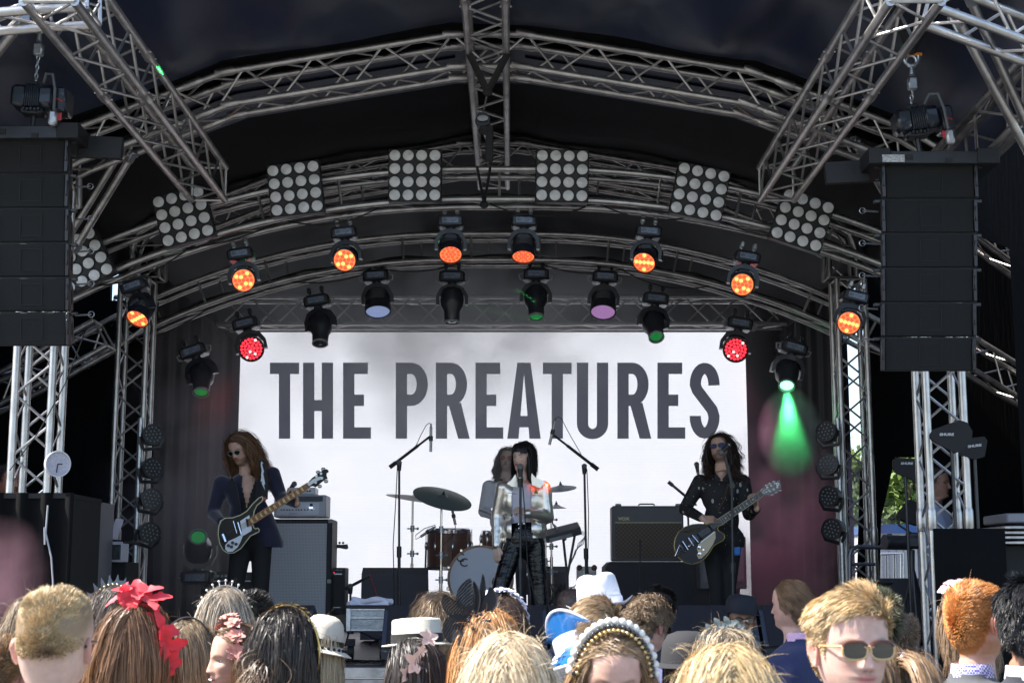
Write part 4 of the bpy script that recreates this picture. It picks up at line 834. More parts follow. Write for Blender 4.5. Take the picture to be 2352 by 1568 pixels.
def short_hair(parent, col, L=.02, n=5000, hk='man', comb=(0, .4, 0), lift=1., seed=1, tip=None, wid=.0016, Lfun=None, messy=.35, curl=0., cvar=.2, clump=0, k=6, thick=0., whorl=False):
    r = np.random.default_rng(seed); p = scalp_roots(n, hk, r); Nn = hnorm(p); Ls = np.full(n, L) * r.uniform(.7, 1.2, n)
    if Lfun is not None: Ls = Ls * Lfun(p)
    if clump:
        cc = p[r.integers(0, n, clump)]; cd = r.normal(size=(clump, 3)); idx = np.argmin(((p[:, None] - cc[None]) ** 2).sum(2), 1) if n * clump < 4e6 else r.integers(0, clump, n); noise = cd[idx] * messy + r.normal(size=(n, 3)) * messy * .3
    else: idx = None; noise = r.normal(size=(n, 3)) * messy
    cv = np.array(comb)[None] if not whorl else np.stack([-(p[:, 1] - .06) * 0 + p[:, 0] * 6, (p[:, 1] - .06) * 6, np.zeros(n)], 1)
    cv = cv - Nn * (cv * Nn).sum(1, keepdims=True) * .92; d = Nn * lift + cv + noise; d /= np.linalg.norm(d, axis=1)[:, None]; G = [p]; q = p; ph = r.uniform(0, 6.28, (n, 1)); ax1 = np.cross(d, Nn + .01)
    for i in range(1, k):
        d = d + np.array([0, 0, -.10]) * (L > .03) + curl * (np.sin(ph + i * 1.9) * ax1 + np.cos(ph + i * 1.9) * Nn); d /= np.linalg.norm(d, axis=1)[:, None]; q = q + d * (Ls / (k - 1))[:, None]
        q = push_out(q, np.full(n, .002 + thick * min(1, i / 3)), False); G.append(q)
    hair_obj(parent, np.stack(G, 1), r.uniform(.7, 1.3, n) * wid, col, cvar=cvar, tipcol=tip, clump_id=idx, seed=seed, jit=.7)
def pony(parent, col, start, L=.3, n=500, tip=None, seed=5, spread=.016, dirn=(0, .6, .2), k=16, wave=.01, wid=.0022, dn=.22):
    r = np.random.default_rng(seed); q = np.array(start)[None] + r.normal(size=(n, 3)) * .008; d = np.array(dirn)[None] + r.normal(size=(n, 3)) * dn; G = [q]; ph = r.uniform(0, 6.28, n)
    for i in range(1, k): d = d / np.linalg.norm(d, axis=1)[:, None] * .72 + np.array([0, 0, -.30]) ; q = q + d / np.linalg.norm(d, axis=1)[:, None] * L / k * r.uniform(.9, 1.1, (n, 1)); G.append(q)
    G = np.stack(G, 1); u = np.linspace(0, 1, k)[None]; G[:, :, 0] += wave * u * np.sin(u * 10 + ph[:, None]); hair_obj(parent, G, r.uniform(.7, 1.3, n) * wid, col, tipcol=tip, seed=seed, name='ponytail', center=(start[0], start[1], start[2] - L / 2))
# ---------------------------------------------------------------- clothing for the crowd
def cloth(name, col, rough=.8, pat=None, col2=None, scale=60., sheen=.15, bump=.35, noise=.1):
    m = M(name, col, rough, sheen=sheen, noise=noise, nscale=12, bump=bump, bscale=9, bdist=.02)
    if pat and not m.get('pt'):
        m['pt'] = 1; n = m.node_tree; b = n.nodes['Principled BSDF']; tc = n.nodes.new('ShaderNodeTexCoord'); mx = n.nodes.new('ShaderNodeMix'); mx.data_type = 'RGBA'; mx.inputs[6].default_value = (*col, 1); mx.inputs[7].default_value = (*col2, 1)
        if pat == 'check': t = n.nodes.new('ShaderNodeTexChecker'); t.inputs['Scale'].default_value = scale; o = t.outputs['Fac']; n.links.new(tc.outputs['Object'], t.inputs['Vector'])
        else:
            t = n.nodes.new('ShaderNodeTexVoronoi'); t.inputs['Scale'].default_value = scale; t.inputs['Randomness'].default_value = .25 if pat == 'dots' else 1; n.links.new(tc.outputs['Object'], t.inputs['Vector']); r_ = n.nodes.new('ShaderNodeMath'); r_.operation = 'LESS_THAN'; r_.inputs[1].default_value = .28 if pat == 'dots' else .4; n.links.new(t.outputs['Distance'], r_.inputs[0]); o = r_.outputs[0]
        n.links.new(o, mx.inputs[0]); n.links.new(mx.outputs[2], b.inputs['Base Color'])
    return m
def garment(parent, mt, name='jacket', w=.215, zt=-.060, neck=(.068, .050, .084), zfoot=-.75, build=1., collar=None, coll_mt=None, lapel=True, arms=True, seed=0):
    r = np.random.default_rng(seed); nt = 56; th = np.linspace(0, 2 * np.pi, nt, endpoint=False); s, c = np.sin(th), np.cos(th); rows = []
    prof = [(zt + .012, neck[0] * .98, neck[1] * .97, neck[2] * .98), (zt, neck[0] * 1.02, neck[1] * 1.02, neck[2] * 1.02), (zt - .010, neck[0] * 1.14, neck[1] * 1.1, neck[2] * 1.06), (zt - .026, .110, .068, .100), (zt - .042, .150, .08, .108), (zt - .062, w * .90, .092, .112), (zt - .09, w * 1.0, .105, .118), (zt - .14, w * 1.07, .12, .125), (zt - .24, w * 1.10, .128, .128), (zt - .40, w * 1.10, .125, .125), (zt - .6, w * 1.05, .12, .125), (zfoot, w * 1.0, .12, .13)]
    for z, a, f, b in prof:
        X = a * build * np.sign(s) * np.abs(s) ** .8; Y = .025 + np.where(c > 0, -f, b) * np.abs(c) ** .85
        if z < zt - .08: k_ = .004 * np.sin(th * 7 + z * 20) + .003 * np.sin(th * 13 - z * 31); X = X + k_ * s; Y = Y + k_ * c
        rows.append([Vector((X[j], Y[j], z)) for j in range(nt)])
    o = MB().grid(rows, cu=True).build(name, mt, parent, local=True, ang=70)
    if coll_mt is not None:
        rr = []
        for z, k_ in ((zt + .001, 1.04), (zt + .02, .99), (zt + .040, .95), (zt + .043, .91), (zt + .02, .90), (zt, .92)): rr.append([Vector((neck[0] * k_ * s[j], .025 - .001 + np.where(c[j] > 0, -neck[1], neck[2]) * k_ * abs(c[j]), z - .010 * max(0, c[j]) )) for j in range(nt)])
        MB().grid(rr, cu=True).build('shirt_collar', coll_mt, parent, local=True, ang=70)
    return o
def legs(parent, mt, zt, zf):
    m = MB()
    for sd in (-1, 1): m.tube([(sd * .09, .03, zt + .1), (sd * .10, .03, (zt + zf) / 2), (sd * .10, .03, zf + .07)], [.10, .075, .07], 12)
    m.build('trousers', mt, parent, local=True)
    for sd in (-1, 1): MB().ell((sd * .10, -.02, zf + .045), (.05, .13, .045)).build('shoe', M('dark_shoe', (.03, .02, .015), .4), parent, local=True)
def eyes(parent, iris=(.1, .06, .03), closed=False):
    if closed: return
    for sd in (-1, 1):
        m = MB(); c = Vector((sd * .031, -.0615, .117)); m.ell(c, .0120, n=14, m=10, mi=0); m.lathe([(.0056, 0), (.004, .0012), (0, .0016)], c + Vector((0, -.0113, -.0015)), (0, -1, 0), 14, mi=1); m.build('eye', [M('eye_white', (.62, .6, .58), .2), M('iris_dark', iris, .15)], parent, local=True)
def shades(parent, lens=(.02, .02, .02), rim=(.05, .04, .03), rimrough=.3, shape='wayfarer', lmet=0., z=.116, lrough=.05, name='sunglasses', sz=1., temples=True, clear=False, brow=None):
    rm = M('rim_%.2f_%.2f_%.2f' % rim, rim, rimrough, coat=.5); lm = M('lens_%.2f_%.2f_%.2f%d' % (*lens, clear), lens, lrough, lmet, spec=.9, coat=.8, alpha=.25 if clear else 1.)
    root = bpy.data.objects.new(name, None); COL.objects.link(root); root.parent = parent
    y = -.099
    for sd in (-1, 1):
        cx = sd * .033; o = []
        for i in range(20):
            w = 2 * math.pi * i / 20; cw, sw = math.cos(w), math.sin(w)
            if shape == 'round': a, b = .023 * cw, .023 * sw
            elif shape == 'aviator': a, b = .027 * cw * (1 - .12 * (sw < 0) * abs(sw)), .020 * sw * (1.15 if sw < 0 else .75)
            else: a, b = .0265 * abs(cw) ** .7 * (1 if cw > 0 else -1), .0195 * abs(sw) ** .75 * (1 if sw > 0 else -1); b *= (1. if sw < 0 else .85)
            o.append(Vector((cx + a * sz, y + .18 * abs(cx + a * sz) ** 1.3 * .9, z + b * sz)))
        MB().prism(o, (0, .0015, 0)).build('lens', lm, root, local=True); MB().tube(o + [o[0], o[1]], .0019 if shape != 'wayfarer' else .0026, 6, caps=False).build('rim', rm, root, local=True)
        if brow: MB().tube([p for p in o if p.z > z + .002], .0038, 6).build('brow_bar', M('tortoiseshell', brow, .2, coat=.8), root, local=True)
        if temples: MB().tube([(sd * .059, y + .012, z + .008), (sd * .077, -.06, z + .006), (sd * .081, .005, z + .003), (sd * .078, .03, z - .012)], .0026, 6).build('temple', rm, root, local=True)
    MB().tube([(-.011, y + .001, z + .006), (0, y - .003, z + .009), (.011, y + .001, z + .006)], .0022, 6).build('bridge', rm, root, local=True)
    return root
def fan_worker(): pass
def crowd(label, px, ytop, Y, rz=180., fem=1., skin=(.52, .33, .25), hair=(.1, .06, .03), hk='woman', tiltx=0., tilty=0., paint=None, wide=1., sc=1., hatpad=0., shoulder=.20, legmt=None):
    """px, ytop: where the crown of the head is seen; rz 180 = facing the stage"""
    top = U(px, ytop, Y); zc_ = top.z - .236 * sc - hatpad; root = thing('person', label, 'person', (top.x, Y, 0), 'festival crowd', rot=(0, 0, math.radians(rz)))
    zf = -zc_ / sc; V, fs, C = person_mesh(fem, skin, hair, hk, zf, paint or {}, wide=wide, shoulder=shoulder)
    V = np.array(V); w = np.clip((V[:, 2] + .10) / .12, 0, 1)[:, None]; piv = np.array([0, .03, -.03]); Rm = np.array(Euler((math.radians(tiltx), math.radians(tilty), 0)).to_matrix())
    V = V * (1 - w) + ((V - piv) @ Rm.T + piv) * w
    me = bpy.data.meshes.new('body'); me.from_pydata(V.tolist(), [], fs); me.materials.append(SKIN); me.polygons.foreach_set('use_smooth', [True] * len(me.polygons)); set_col(me, C); fix_normals(me)
    b = bpy.data.objects.new('body', me); COL.objects.link(b); b.parent = root; b.location = (0, 0, zc_); b.scale = (sc,) * 3
    # head frame for hair, hats and glasses
    H = Matrix.Translation(Vector((0, 0, zc_))) @ Matrix.Scale(sc, 4) @ Matrix.Translation(Vector(piv)) @ Euler((math.radians(tiltx), math.radians(tilty), 0)).to_matrix().to_4x4() @ Matrix.Translation(-Vector(piv))
    return root, H, Matrix.Translation(Vector((0, 0, zc_))) @ Matrix.Scale(sc, 4), zf
class On:                                                 # collects new children and puts them in the head (or torso) frame
    def __init__(s, root, mtx): s.root = root; s.m = mtx
    def __enter__(s): s.before = set(o.name for o in s.root.children); return s.root
    def __exit__(s, *a):
        for o in s.root.children:
            if o.name not in s.before: o.matrix_basis = s.m @ o.matrix_basis
# ---------------------------------------------------------------- the crowd
NAVY = cloth('navy_wool', (.012, .017, .055), .85); GREY = cloth('grey_wool', (.085, .088, .095), .85); SHIRTW = cloth('white_shirt', (.66, .67, .74), .7)
DARKS = cloth('dark_suit', (.018, .020, .03), .85); TR = cloth('dark_trousers', (.02, .02, .025), .85); PALEB = cloth('pale_blue_shirt', (.40, .47, .68), .75)
def petals(m, c, n, L, w, nrm, r, cup=.35, mi=0, rag=0., k=6):
    """flower of n petals of length L round c, facing nrm"""
    a, b = frame(nrm); nrm = Vector(nrm).normalized()
    for i in range(n):
        an = 6.283 * i / n + r.uniform(-.3, .3); d = a * math.cos(an) + b * math.sin(an); e = nrm.cross(d); cu = cup * r.uniform(.5, 1.5); Lr = L * r.uniform(.8, 1.15); rows = []
        for q in range(k + 1):
            u = q / k; ww = w * math.sin(min(1, .12 + u * .95) * 3.0) ** .7 * (1 + rag * math.sin(q * 2.7 + i)); p = Vector(c) + d * (Lr * u) + nrm * (cu * Lr * (u ** 1.3) * (1 - .6 * u)); 
            rows.append([p - e * ww + nrm * ww * .35, p, p + e * ww + nrm * ww * .35 * r.uniform(.2, 1.2)])
        m.grid(rows, mi)
def flower_obj(parent, name, mt, spec, seed=1, **k):
    r = np.random.default_rng(seed); m = MB()
    for (c, n, L, w, nv) in spec: petals(m, c, n, L, w, nv, r, **k)
    o = m.build(name, mt, parent, local=True, ang=180); return o
def headband(parent, mt, y0=.0, zl=.09, r=.004, name='headband', pad=.010, tilt=0., flat=1.):
    pts = []
    for w in np.linspace(-.35, math.pi + .35, 30): x = math.cos(w) * (.0775 + pad); z = .118 + math.sin(w) * (.118 + pad); pts.append((x, y0 + tilt * math.sin(w), z))
    return MB().tube(pts, r, 8, flat=flat).build(name, mt, parent, local=True)
def band_pt(w, y0=0., pad=.012, tilt=0.): return Vector((math.cos(w) * (.0775 + pad), y0 + tilt * math.sin(w), .118 + math.sin(w) * (.118 + pad)))
RV = lambda *a: Vector(a)
# --- left side
root, H, T, zf = crowd('man with a blond skin fade seen from behind, largest head at the left', 131, 1355, 3.45, 180, fem=0, skin=(.56, .38, .31), hair=(.25, .17, .10), hk='fade', wide=1.07)
with On(root, H):
    short_hair(root, (.44, .29, .14), L=.019, n=16000, hk='fade', Lfun=lambda p: np.interp(p[:, 2], [.10, .15, .2, .235], [.10, .30, .8, 1.1]), comb=(.1, -.9, .5), messy=.24, clump=160, tip=(.52, .38, .20), wid=.0016, cvar=.14, lift=.6)
    MB().tube([(-.078, -.06, .118), (-.082, .0, .119), (-.080, .030, .110)], .0035, 6).build('glasses_temple', BLKP, root, local=True)
with On(root, T): garment(root, SHIRTW, 'shirt', coll_mt=SHIRTW); legs(root, TR, -.75, zf)
root, H, T, zf = crowd('man with short brown hair and a grey collar, cut off by the left edge', 8, 1466, 4.8, 172, fem=0, skin=(.5, .30, .25), hair=(.14, .08, .04), hk='fade')
with On(root, H): short_hair(root, (.20, .12, .06), L=.022, n=6000, hk='fade', comb=(.1, -.3, .2), tip=(.32, .2, .1), clump=60)
with On(root, T): garment(root, GREY, coll_mt=SHIRTW); legs(root, TR, -.75, zf)
root, H, T, zf = crowd('woman with wispy light brown hair blowing behind the blond man at the left', 85, 1374, 5.0, 190, hair=(.16, .11, .07))
with On(root, H): long_hair(root, (.24, .17, .11), L=.34, wave=.02, tip=(.38, .30, .2), seed=3, fly=260, messy=.009)
with On(root, T): garment(root, cloth('lilac_dress', (.45, .42, .5), .8), 'dress'); legs(root, TR, -.75, zf)
root, H, T, zf = crowd('dark haired woman wearing a grey leaf crown, behind the red flower', 262, 1352, 6.0, 200, hair=(.05, .035, .03))
with On(root, H):
    long_hair(root, (.075, .055, .045), L=.34, wave=.014, wfreq=7, tip=(.16, .12, .09), seed=4, fly=300, messy=.008)
    m = MB()
    for i, w in enumerate(np.linspace(.35, 2.5, 9)):
        p = band_pt(w, -.02, .014); d = (p - Vector((0, -.02, .118))).normalized(); petals(m, p, 1, .05, .014, Vector((0, 1, 0)).cross(d) if False else RV(0, 1, .2), np.random.default_rng(i), cup=.2); m.prism([p - d.cross(RV(0, 1, 0)) * .013, p + d.cross(RV(0, 1, 0)) * .013, p + d * .045], (0, .003, 0))
    m.build('leaf_crown', M('grey_felt', (.16, .18, .20), .6), root, local=True); m = MB()
    for w in np.linspace(.3, 2.6, 14): m.ell(band_pt(w, -.012, .018), .006, n=8, m=6)
    m.build('crown_beads', M('gold_bead', (.6, .45, .2), .25, .8), root, local=True)
with On(root, T): garment(root, cloth('black_dress', (.015, .015, .02), .8), 'dress'); legs(root, TR, -.75, zf)
root, H, T, zf = crowd('woman with long chestnut hair and a large red flower fascinator', 318, 1386, 4.75, 172, hair=(.07, .035, .02))
with On(root, H):
    long_hair(root, (.13, .065, .03), L=.46, thick=.009, wave=.010, tip=(.30, .15, .07), seed=5, fly=200, n=640, per=24, messy=.005, part=-.01)
    r = np.random.default_rng(3); sp = []
    for i in range(9):
        u = i / 8; c = RV(.02 - .135 * u, .045 + .02 * math.sin(i * 2), .262 - .20 * u ** 1.3); sp.append((c, 6, .046 * r.uniform(.8, 1.2), .020, RV(-.3 - .5 * u, .9, .45 - .5 * u)))
    sp += [(RV(.04, .03, .262), 3, .065, .016, RV(.5, .5, .7)), (RV(-.01, .03, .27), 4, .070, .018, RV(-.1, .6, 1)), (RV(-.12, .06, .11), 3, .060, .020, RV(-.8, .7, -.2)), (RV(-.05, .04, .25), 4, .07, .020, RV(-.5, .5, .9)), (RV(-.10, .05, .16), 3, .065, .02, RV(-1, .5, .3))]
    flower_obj(root, 'flower_fascinator', M('red_felt', (.72, .018, .035), .55, noise=.25, nscale=30, sheen=.3), sp, 7, cup=.45, rag=.18)
with On(root, T): garment(root, cloth('black_dress', (.015, .015, .02), .8), 'dress'); legs(root, TR, -.75, zf)
root, H, T, zf = crowd('woman with dark blonde hair and a thin black headband beside the red flower', 436, 1430, 5.6, 176, hair=(.15, .10, .06))
with On(root, H): long_hair(root, (.20, .14, .08), L=.42, wave=.007, tip=(.36, .27, .17), seed=6, fly=120); headband(root, BLKP, .03, pad=.022, r=.0035)
with On(root, T): garment(root, cloth('black_dress', (.015, .015, .02), .8), 'dress'); legs(root, TR, -.75, zf)
root, H, T, zf = crowd('ash blonde woman with a thin pearl spiked tiara seen from behind', 517, 1354, 6.4, 184, hair=(.22, .17, .12))
with On(root, H):
    long_hair(root, (.30, .24, .18), L=.44, wave=.006, tip=(.58, .50, .38), seed=7, fly=160, cvar=.3)
    headband(root, CHROME, -.01, pad=.02, r=.0025, name='tiara'); m = MB()
    for w in np.linspace(.3, 2.85, 11): p = band_pt(w, -.01, .022); d = (p - RV(0, -.01, .118)).normalized(); m.tube([p, p + d * .014], .0025, 6); m.ell(p + d * .018, .0055, n=8, m=6)
    m.build('tiara_pearls', M('pearl', (.8, .76, .68), .2, coat=.5), root, local=True)
with On(root, T): garment(root, cloth('cream_dress', (.5, .46, .4), .8), 'dress'); legs(root, TR, -.75, zf)
root, H, T, zf = crowd('man with black hair and a white collar, half hidden behind the ash blonde woman', 582, 1362, 7.4, 165, fem=0, skin=(.2, .11, .08), hair=(.012, .01, .01), hk='man')
with On(root, H): short_hair(root, (.015, .013, .013), L=.03, n=4500, comb=(0, -.3, .3), clump=50)
with On(root, T): garment(root, DARKS, coll_mt=SHIRTW); legs(root, TR, -.75, zf)
root, H, T, zf = crowd('smiling woman in profile with a dusty pink flower headband', 545, 1434, 5.3, -62, fem=1, skin=(.58, .36, .27), hair=(.16, .08, .04), tilty=4, paint=dict(lips=(.45, .13, .12), brow=(.22, .12, .07), blush=.5))
with On(root, H):
    long_hair(root, (.18, .10, .055), L=.26, wave=.014, wfreq=8, tip=(.30, .18, .10), seed=8, fly=200, thick=.006, messy=.006, back=1.3, mask=lambda p: ~((p[:, 1] < -.045) & (p[:, 2] < .20)))
    r = np.random.default_rng(5); sp = []
    for i, w in enumerate(np.linspace(.25, 2.35, 6)):
        p = band_pt(w, -.035, .022); sp += [(p, 12, .034, .012, (p - RV(0, .0, .118))), (p + (p - RV(0, 0, .118)) * .07, 9, .022, .009, (p - RV(0, 0, .118)))]
    flower_obj(root, 'flower_headband', M('dusty_pink_fabric', (.66, .27, .21), .7, sheen=.3), sp, 3, cup=.6, rag=.2); eyes(root, (.1, .12, .14))
    MB().box((0, -.0925, .0505), (.026, .008, .0045), bev=.002).build('teeth', WHITE, root, local=True)
with On(root, T): garment(root, cloth('peach_dress', (.6, .4, .3), .8), 'dress', w=.19); legs(root, TR, -.75, zf)
root, H, T, zf = crowd('woman with a black ponytail and a gold leaf headband', 655, 1412, 4.55, 168, hair=(.02, .015, .012), skin=(.42, .24, .18))
with On(root, H):
    long_hair(root, (.022, .017, .015), L=.16, wave=.004, seed=9, fly=260, back=1.5, messy=.004, tip=(.04, .03, .022), shoulder=False, thick=.012)
    pony(root, (.035, .025, .02), (.015, .10, .09), L=.24, n=1500, tip=(.22, .13, .07), wave=.03, dirn=(.25, .5, .1), wid=.0032)
    headband(root, M('gold_wire', (.62, .42, .14), .3, .85), -.01, pad=.030, r=.003); m = MB()
    for i, w in enumerate(np.linspace(-.1, 2.2, 14)): petals(m, band_pt(w, -.01, .034), 4, .016, .005, (band_pt(w) - RV(0, 0, .118)), np.random.default_rng(i), cup=.5)
    m.build('gold_leaves', M('gold_leaf', (.65, .42, .13), .35, .8), root, local=True)
with On(root, T): garment(root, cloth('rose_dress', (.5, .28, .2), .8), 'dress', w=.19); legs(root, TR, -.75, zf)
# --- hats
STRAW = M('cream_straw', (.70, .64, .52), .75, noise=.12, nscale=50)
def straw(name='straw_hat', col=(.70, .64, .52), sc=170):
    m = M('straw_' + name, col, .75); 
    if not m.get('pt'):
        m['pt'] = 1; n = m.node_tree; tc = n.nodes.new('ShaderNodeTexCoord'); w = n.nodes.new('ShaderNodeTexWave'); w.bands_direction = 'Z'; w.inputs['Scale'].default_value = sc; w.inputs['Distortion'].default_value = .6; n.links.new(tc.outputs['Object'], w.inputs[0]); b = n.nodes.new('ShaderNodeBump'); b.inputs['Strength'].default_value = .6; b.inputs['Distance'].default_value = .004
        n.links.new(w.outputs[0], b.inputs['Height']); n.links.new(b.outputs[0], n.nodes['Principled BSDF'].inputs['Normal'])
    return m
def hat(parent, prof, c, R, mt, name='hat', squash=1.12, n=48, fn=None):
    m = MB(); rows = []
    for (r_, h) in prof:
        row = []
        for j in range(n):
            w = 6.283 * j / n; x, y, z = r_ * math.cos(w), r_ * squash * math.sin(w), h
            if fn: x, y, z = fn(x, y, z, w)
            row.append(Vector(c) + R @ Vector((x, y, z)))
        rows.append(row)
    m.grid(rows, cu=True); return m.build(name, mt, parent, local=True, ang=50)
I3 = Matrix.Identity(3)
root, H, T, zf = crowd('woman in a cream straw cloche hat trimmed with black pompoms', 742, 1409, 7.0, 182, hatpad=.02, hair=(.3, .22, .13))
with On(root, H):
    R = Euler((math.radians(4), math.radians(-10), 0)).to_matrix(); c = (0, .01, .135)
    hat(root, [(0, .118), (.035, .116), (.06, .107), (.082, .085), (.094, .05), (.098, .0), (.101, -.02), (.115, -.035), (.14, -.050), (.148, -.054), (.147, -.058), (.13, -.051), (.1, -.03)], c, R, straw('cloche', (.74, .68, .56), 150), squash=1.05)
    hat(root, [(.0995, .006), (.1025, .004), (.1035, -.014), (.101, -.018)], c, R, BLKM, 'hat_band', squash=1.05); m = MB()
    for w in np.linspace(0, 6.1, 26): m.ell(Vector(c) + R @ Vector((.119 * math.cos(w), .125 * math.sin(w), -.032)), .0075, n=8, m=6)
    m.build('pompom_trim', M('black_pompom', (.01, .01, .012), .95), root, local=True)
    long_hair(root, (.42, .33, .21), L=.40, wave=.004, seed=10, fly=40, tip=(.5, .4, .26), thick=.010, mask=lambda p: p[:, 2] < .15)
with On(root, T): garment(root, cloth('polka_dress', (.012, .012, .015), .8, 'dots', (.8, .8, .8), 85), 'dress', w=.19); legs(root, TR, -.75, zf)
root, H, T, zf = crowd('person in a cream boater hat with a black band', 958, 1428, 5.9, 186, hatpad=.0, hair=(.05, .03, .02))
with On(root, H):
    R = Euler((math.radians(3), math.radians(2), 0)).to_matrix(); c = (0, .01, .158)
    hat(root, [(0, .096), (.06, .094), (.090, .090), (.0965, .084), (.0985, .0), (.10, -.002), (.137, -.006), (.139, -.009), (.137, -.012), (.098, -.010)], c, R, straw('boater', (.78, .72, .58), 130)); hat(root, [(.0995, .034), (.1015, .033), (.1020, .0), (.1, -.001)], c, R, BLKM, 'hat_band')
    MB().ell((-.03, .124, .175), (.007, .004, .007), n=10, m=8).build('gold_stud', M('gold_leaf', (.6, .4, .1), .3, .8), root, local=True)
    long_hair(root, (.035, .025, .02), L=.20, seed=11, fly=0, thick=.008, mask=lambda p: p[:, 2] < .15)
with On(root, T): garment(root, DARKS, 'dress', w=.19); legs(root, TR, -.75, zf)
root, H, T, zf = crowd('dark haired woman with a trail of pale satin flowers in her hair', 948, 1470, 5.2, -150, hair=(.025, .02, .018), skin=(.56, .37, .30), tilty=-3, hk='woman', paint=dict(brow=(.05, .035, .03)))
with On(root, H):
    long_hair(root, (.028, .022, .020), L=.40, wave=.004, seed=12, fly=120, back=1.2, tip=(.05, .035, .03), part=.02, thick=.007, mask=lambda p: ~((p[:, 1] < -.05) & (p[:, 2] < .2)))
    sp = []
    for i, (u, s_) in enumerate(((0, .8), (.35, .45), (.7, .9), (1., .6))): w = 1.75 + .9 * u; p = RV(math.cos(w) * -.05 + .03 * u, .10 * math.sin(1.2 + u) + .012, .245 - .12 * u); nv = RV(-.1 + .1 * u, .9, .55 - .3 * u); sp.append((p, 5, .046 * s_, .017 * s_, nv))
    flower_obj(root, 'hair_flowers', M('blush_satin', (.75, .58, .50), .35), sp, 4, cup=.35)
with On(root, T): garment(root, cloth('teal_dress', (.05, .15, .15), .8), 'dress', w=.19); legs(root, TR, -.75, zf)
root, H, T, zf = crowd('person with messy light brown hair just behind the boater hat', 1004, 1368, 7.4, 190, hair=(.14, .09, .05), fem=.5)
with On(root, H): long_hair(root, (.22, .14, .08), L=.17, wave=.02, wfreq=9, seed=13, fly=420, back=.2, tip=(.36, .25, .15), messy=.014, thick=.02, shoulder=False)
with On(root, T): garment(root, DARKS, 'jacket'); legs(root, TR, -.75, zf)
root, H, T, zf = crowd('woman with a crown of white paper flowers', 1152, 1372, 6.5, 188, hair=(.06, .04, .03))
with On(root, H):
    long_hair(root, (.08, .05, .035), L=.3, wave=.02, seed=14, fly=120); sp = []; 
    for w in np.linspace(.1, 3.0, 11): p = band_pt(w, .0, .026, .0); sp += [(p, 9, .038, .014, (p - RV(0, -.03, .118))), (p, 6, .024, .010, (p - RV(0, -.05, .118)))]
    flower_obj(root, 'flower_crown', M('white_paper', (.72, .72, .82), .8, sheen=.2), sp, 6, cup=.7, rag=.3)
with On(root, T): garment(root, cloth('white_dress', (.6, .6, .66), .8), 'dress', w=.19); legs(root, TR, -.75, zf)
root, H, T, zf = crowd('woman with ginger hair and a large black lace butterfly fascinator', 1126, 1404, 5.0, 176, hair=(.32, .15, .06), skin=(.6, .38, .30))
with On(root, H):
    long_hair(root, (.50, .25, .10), L=.44, wave=.009, seed=15, fly=260, tip=(.58, .32, .13), n=620, messy=.006, back=.9, thick=.009)
    LC = M('black_lace', (.010, .010, .011), .7)
    if not LC.get('pt'):
        LC['pt'] = 1; n = LC.node_tree; tc = n.nodes.new('ShaderNodeTexCoord'); w = n.nodes.new('ShaderNodeTexWave'); w.inputs['Scale'].default_value = 48; w.inputs['Distortion'].default_value = 4; w.bands_direction = 'DIAGONAL'; n.links.new(tc.outputs['Object'], w.inputs[0]); mm = n.nodes.new('ShaderNodeMath'); mm.operation = 'GREATER_THAN'; mm.inputs[1].default_value = .03; n.links.new(w.outputs[0], mm.inputs[0]); n.links.new(mm.outputs[0], n.nodes['Principled BSDF'].inputs['Alpha'])
    def leaf(m, pts, w, nv, k=12):
        pts = [Vector((-p[0], p[1], p[2])) for p in pts]; q0 = Vector((.055, .05, .215)); pts = [q0 + (p - q0) * .78 for p in pts]; w *= .8; rows = []
        for i in range(k + 1):
            u = i / k; p = pts[0] * (1 - u) ** 2 + pts[1] * 2 * u * (1 - u) + pts[2] * u * u; t = ((pts[1] - pts[0]) * (1 - u) + (pts[2] - pts[1]) * u).normalized(); e = t.cross(Vector(nv)).normalized(); ww = w * math.sin(math.pi * min(1, u * .97 + .015)) ** .75; rows.append([p - e * ww - Vector(nv) * -.006, p, p + e * ww + Vector(nv) * .006])
        m.grid(rows)
    m = MB(); b0 = RV(-.055, .05, .215)
    leaf(m, [b0, b0 + RV(-.05, .02, .08), b0 + RV(-.005, .02, .165)], .040, (0, 1, .1)); leaf(m, [b0, b0 + RV(-.10, .03, .03), b0 + RV(-.115, .03, .10)], .034, (0, 1, .2))
    leaf(m, [b0 + RV(0, 0, -.02), b0 + RV(-.10, .05, .0), b0 + RV(-.085, .06, -.10)], .045, (-.2, 1, .2)); leaf(m, [b0 + RV(.0, .02, -.03), b0 + RV(-.03, .08, -.10), b0 + RV(.01, .08, -.165)], .040, (0, 1, .2)); m.build('lace_wings', LC, root, local=True, ang=180)
    m = MB(); leaf(m, [b0 + RV(.02, -.01, 0), b0 + RV(.05, -.01, .10), b0 + RV(.045, 0, .185)], .014, (0, 1, .1)); leaf(m, [b0 + RV(.02, -.01, 0), b0 + RV(.10, 0, .06), b0 + RV(.075, 0, .13)], .030, (0, 1, .1)); leaf(m, [b0 + RV(.01, 0, 0), b0 + RV(.03, 0, .09), b0 + RV(.005, 0, .155)], .016, (0, 1, .1)); m.build('felt_feathers', M('black_felt', (.022, .022, .025), .9), root, local=True, ang=180)
    m = MB(); r = np.random.default_rng(2)
    for i in range(26): m.ell(RV(-b0.x, b0.y, b0.z) + RV(*(r.normal(size=3) * .022)) + RV(-.01, .03, -.03), .006, n=8, m=6)
    m.build('bead_cluster', M('black_bead', (.01, .01, .012), .1, coat=1), root, local=True)
with On(root, T): garment(root, cloth('black_dress', (.015, .015, .02), .8), 'dress', w=.19); legs(root, TR, -.75, zf)
root, H, T, zf = crowd('platinum blonde woman, nearest head at the bottom centre, seen from behind', 1166, 1470, 3.7, 180, hair=(.45, .36, .22), wide=1.0)
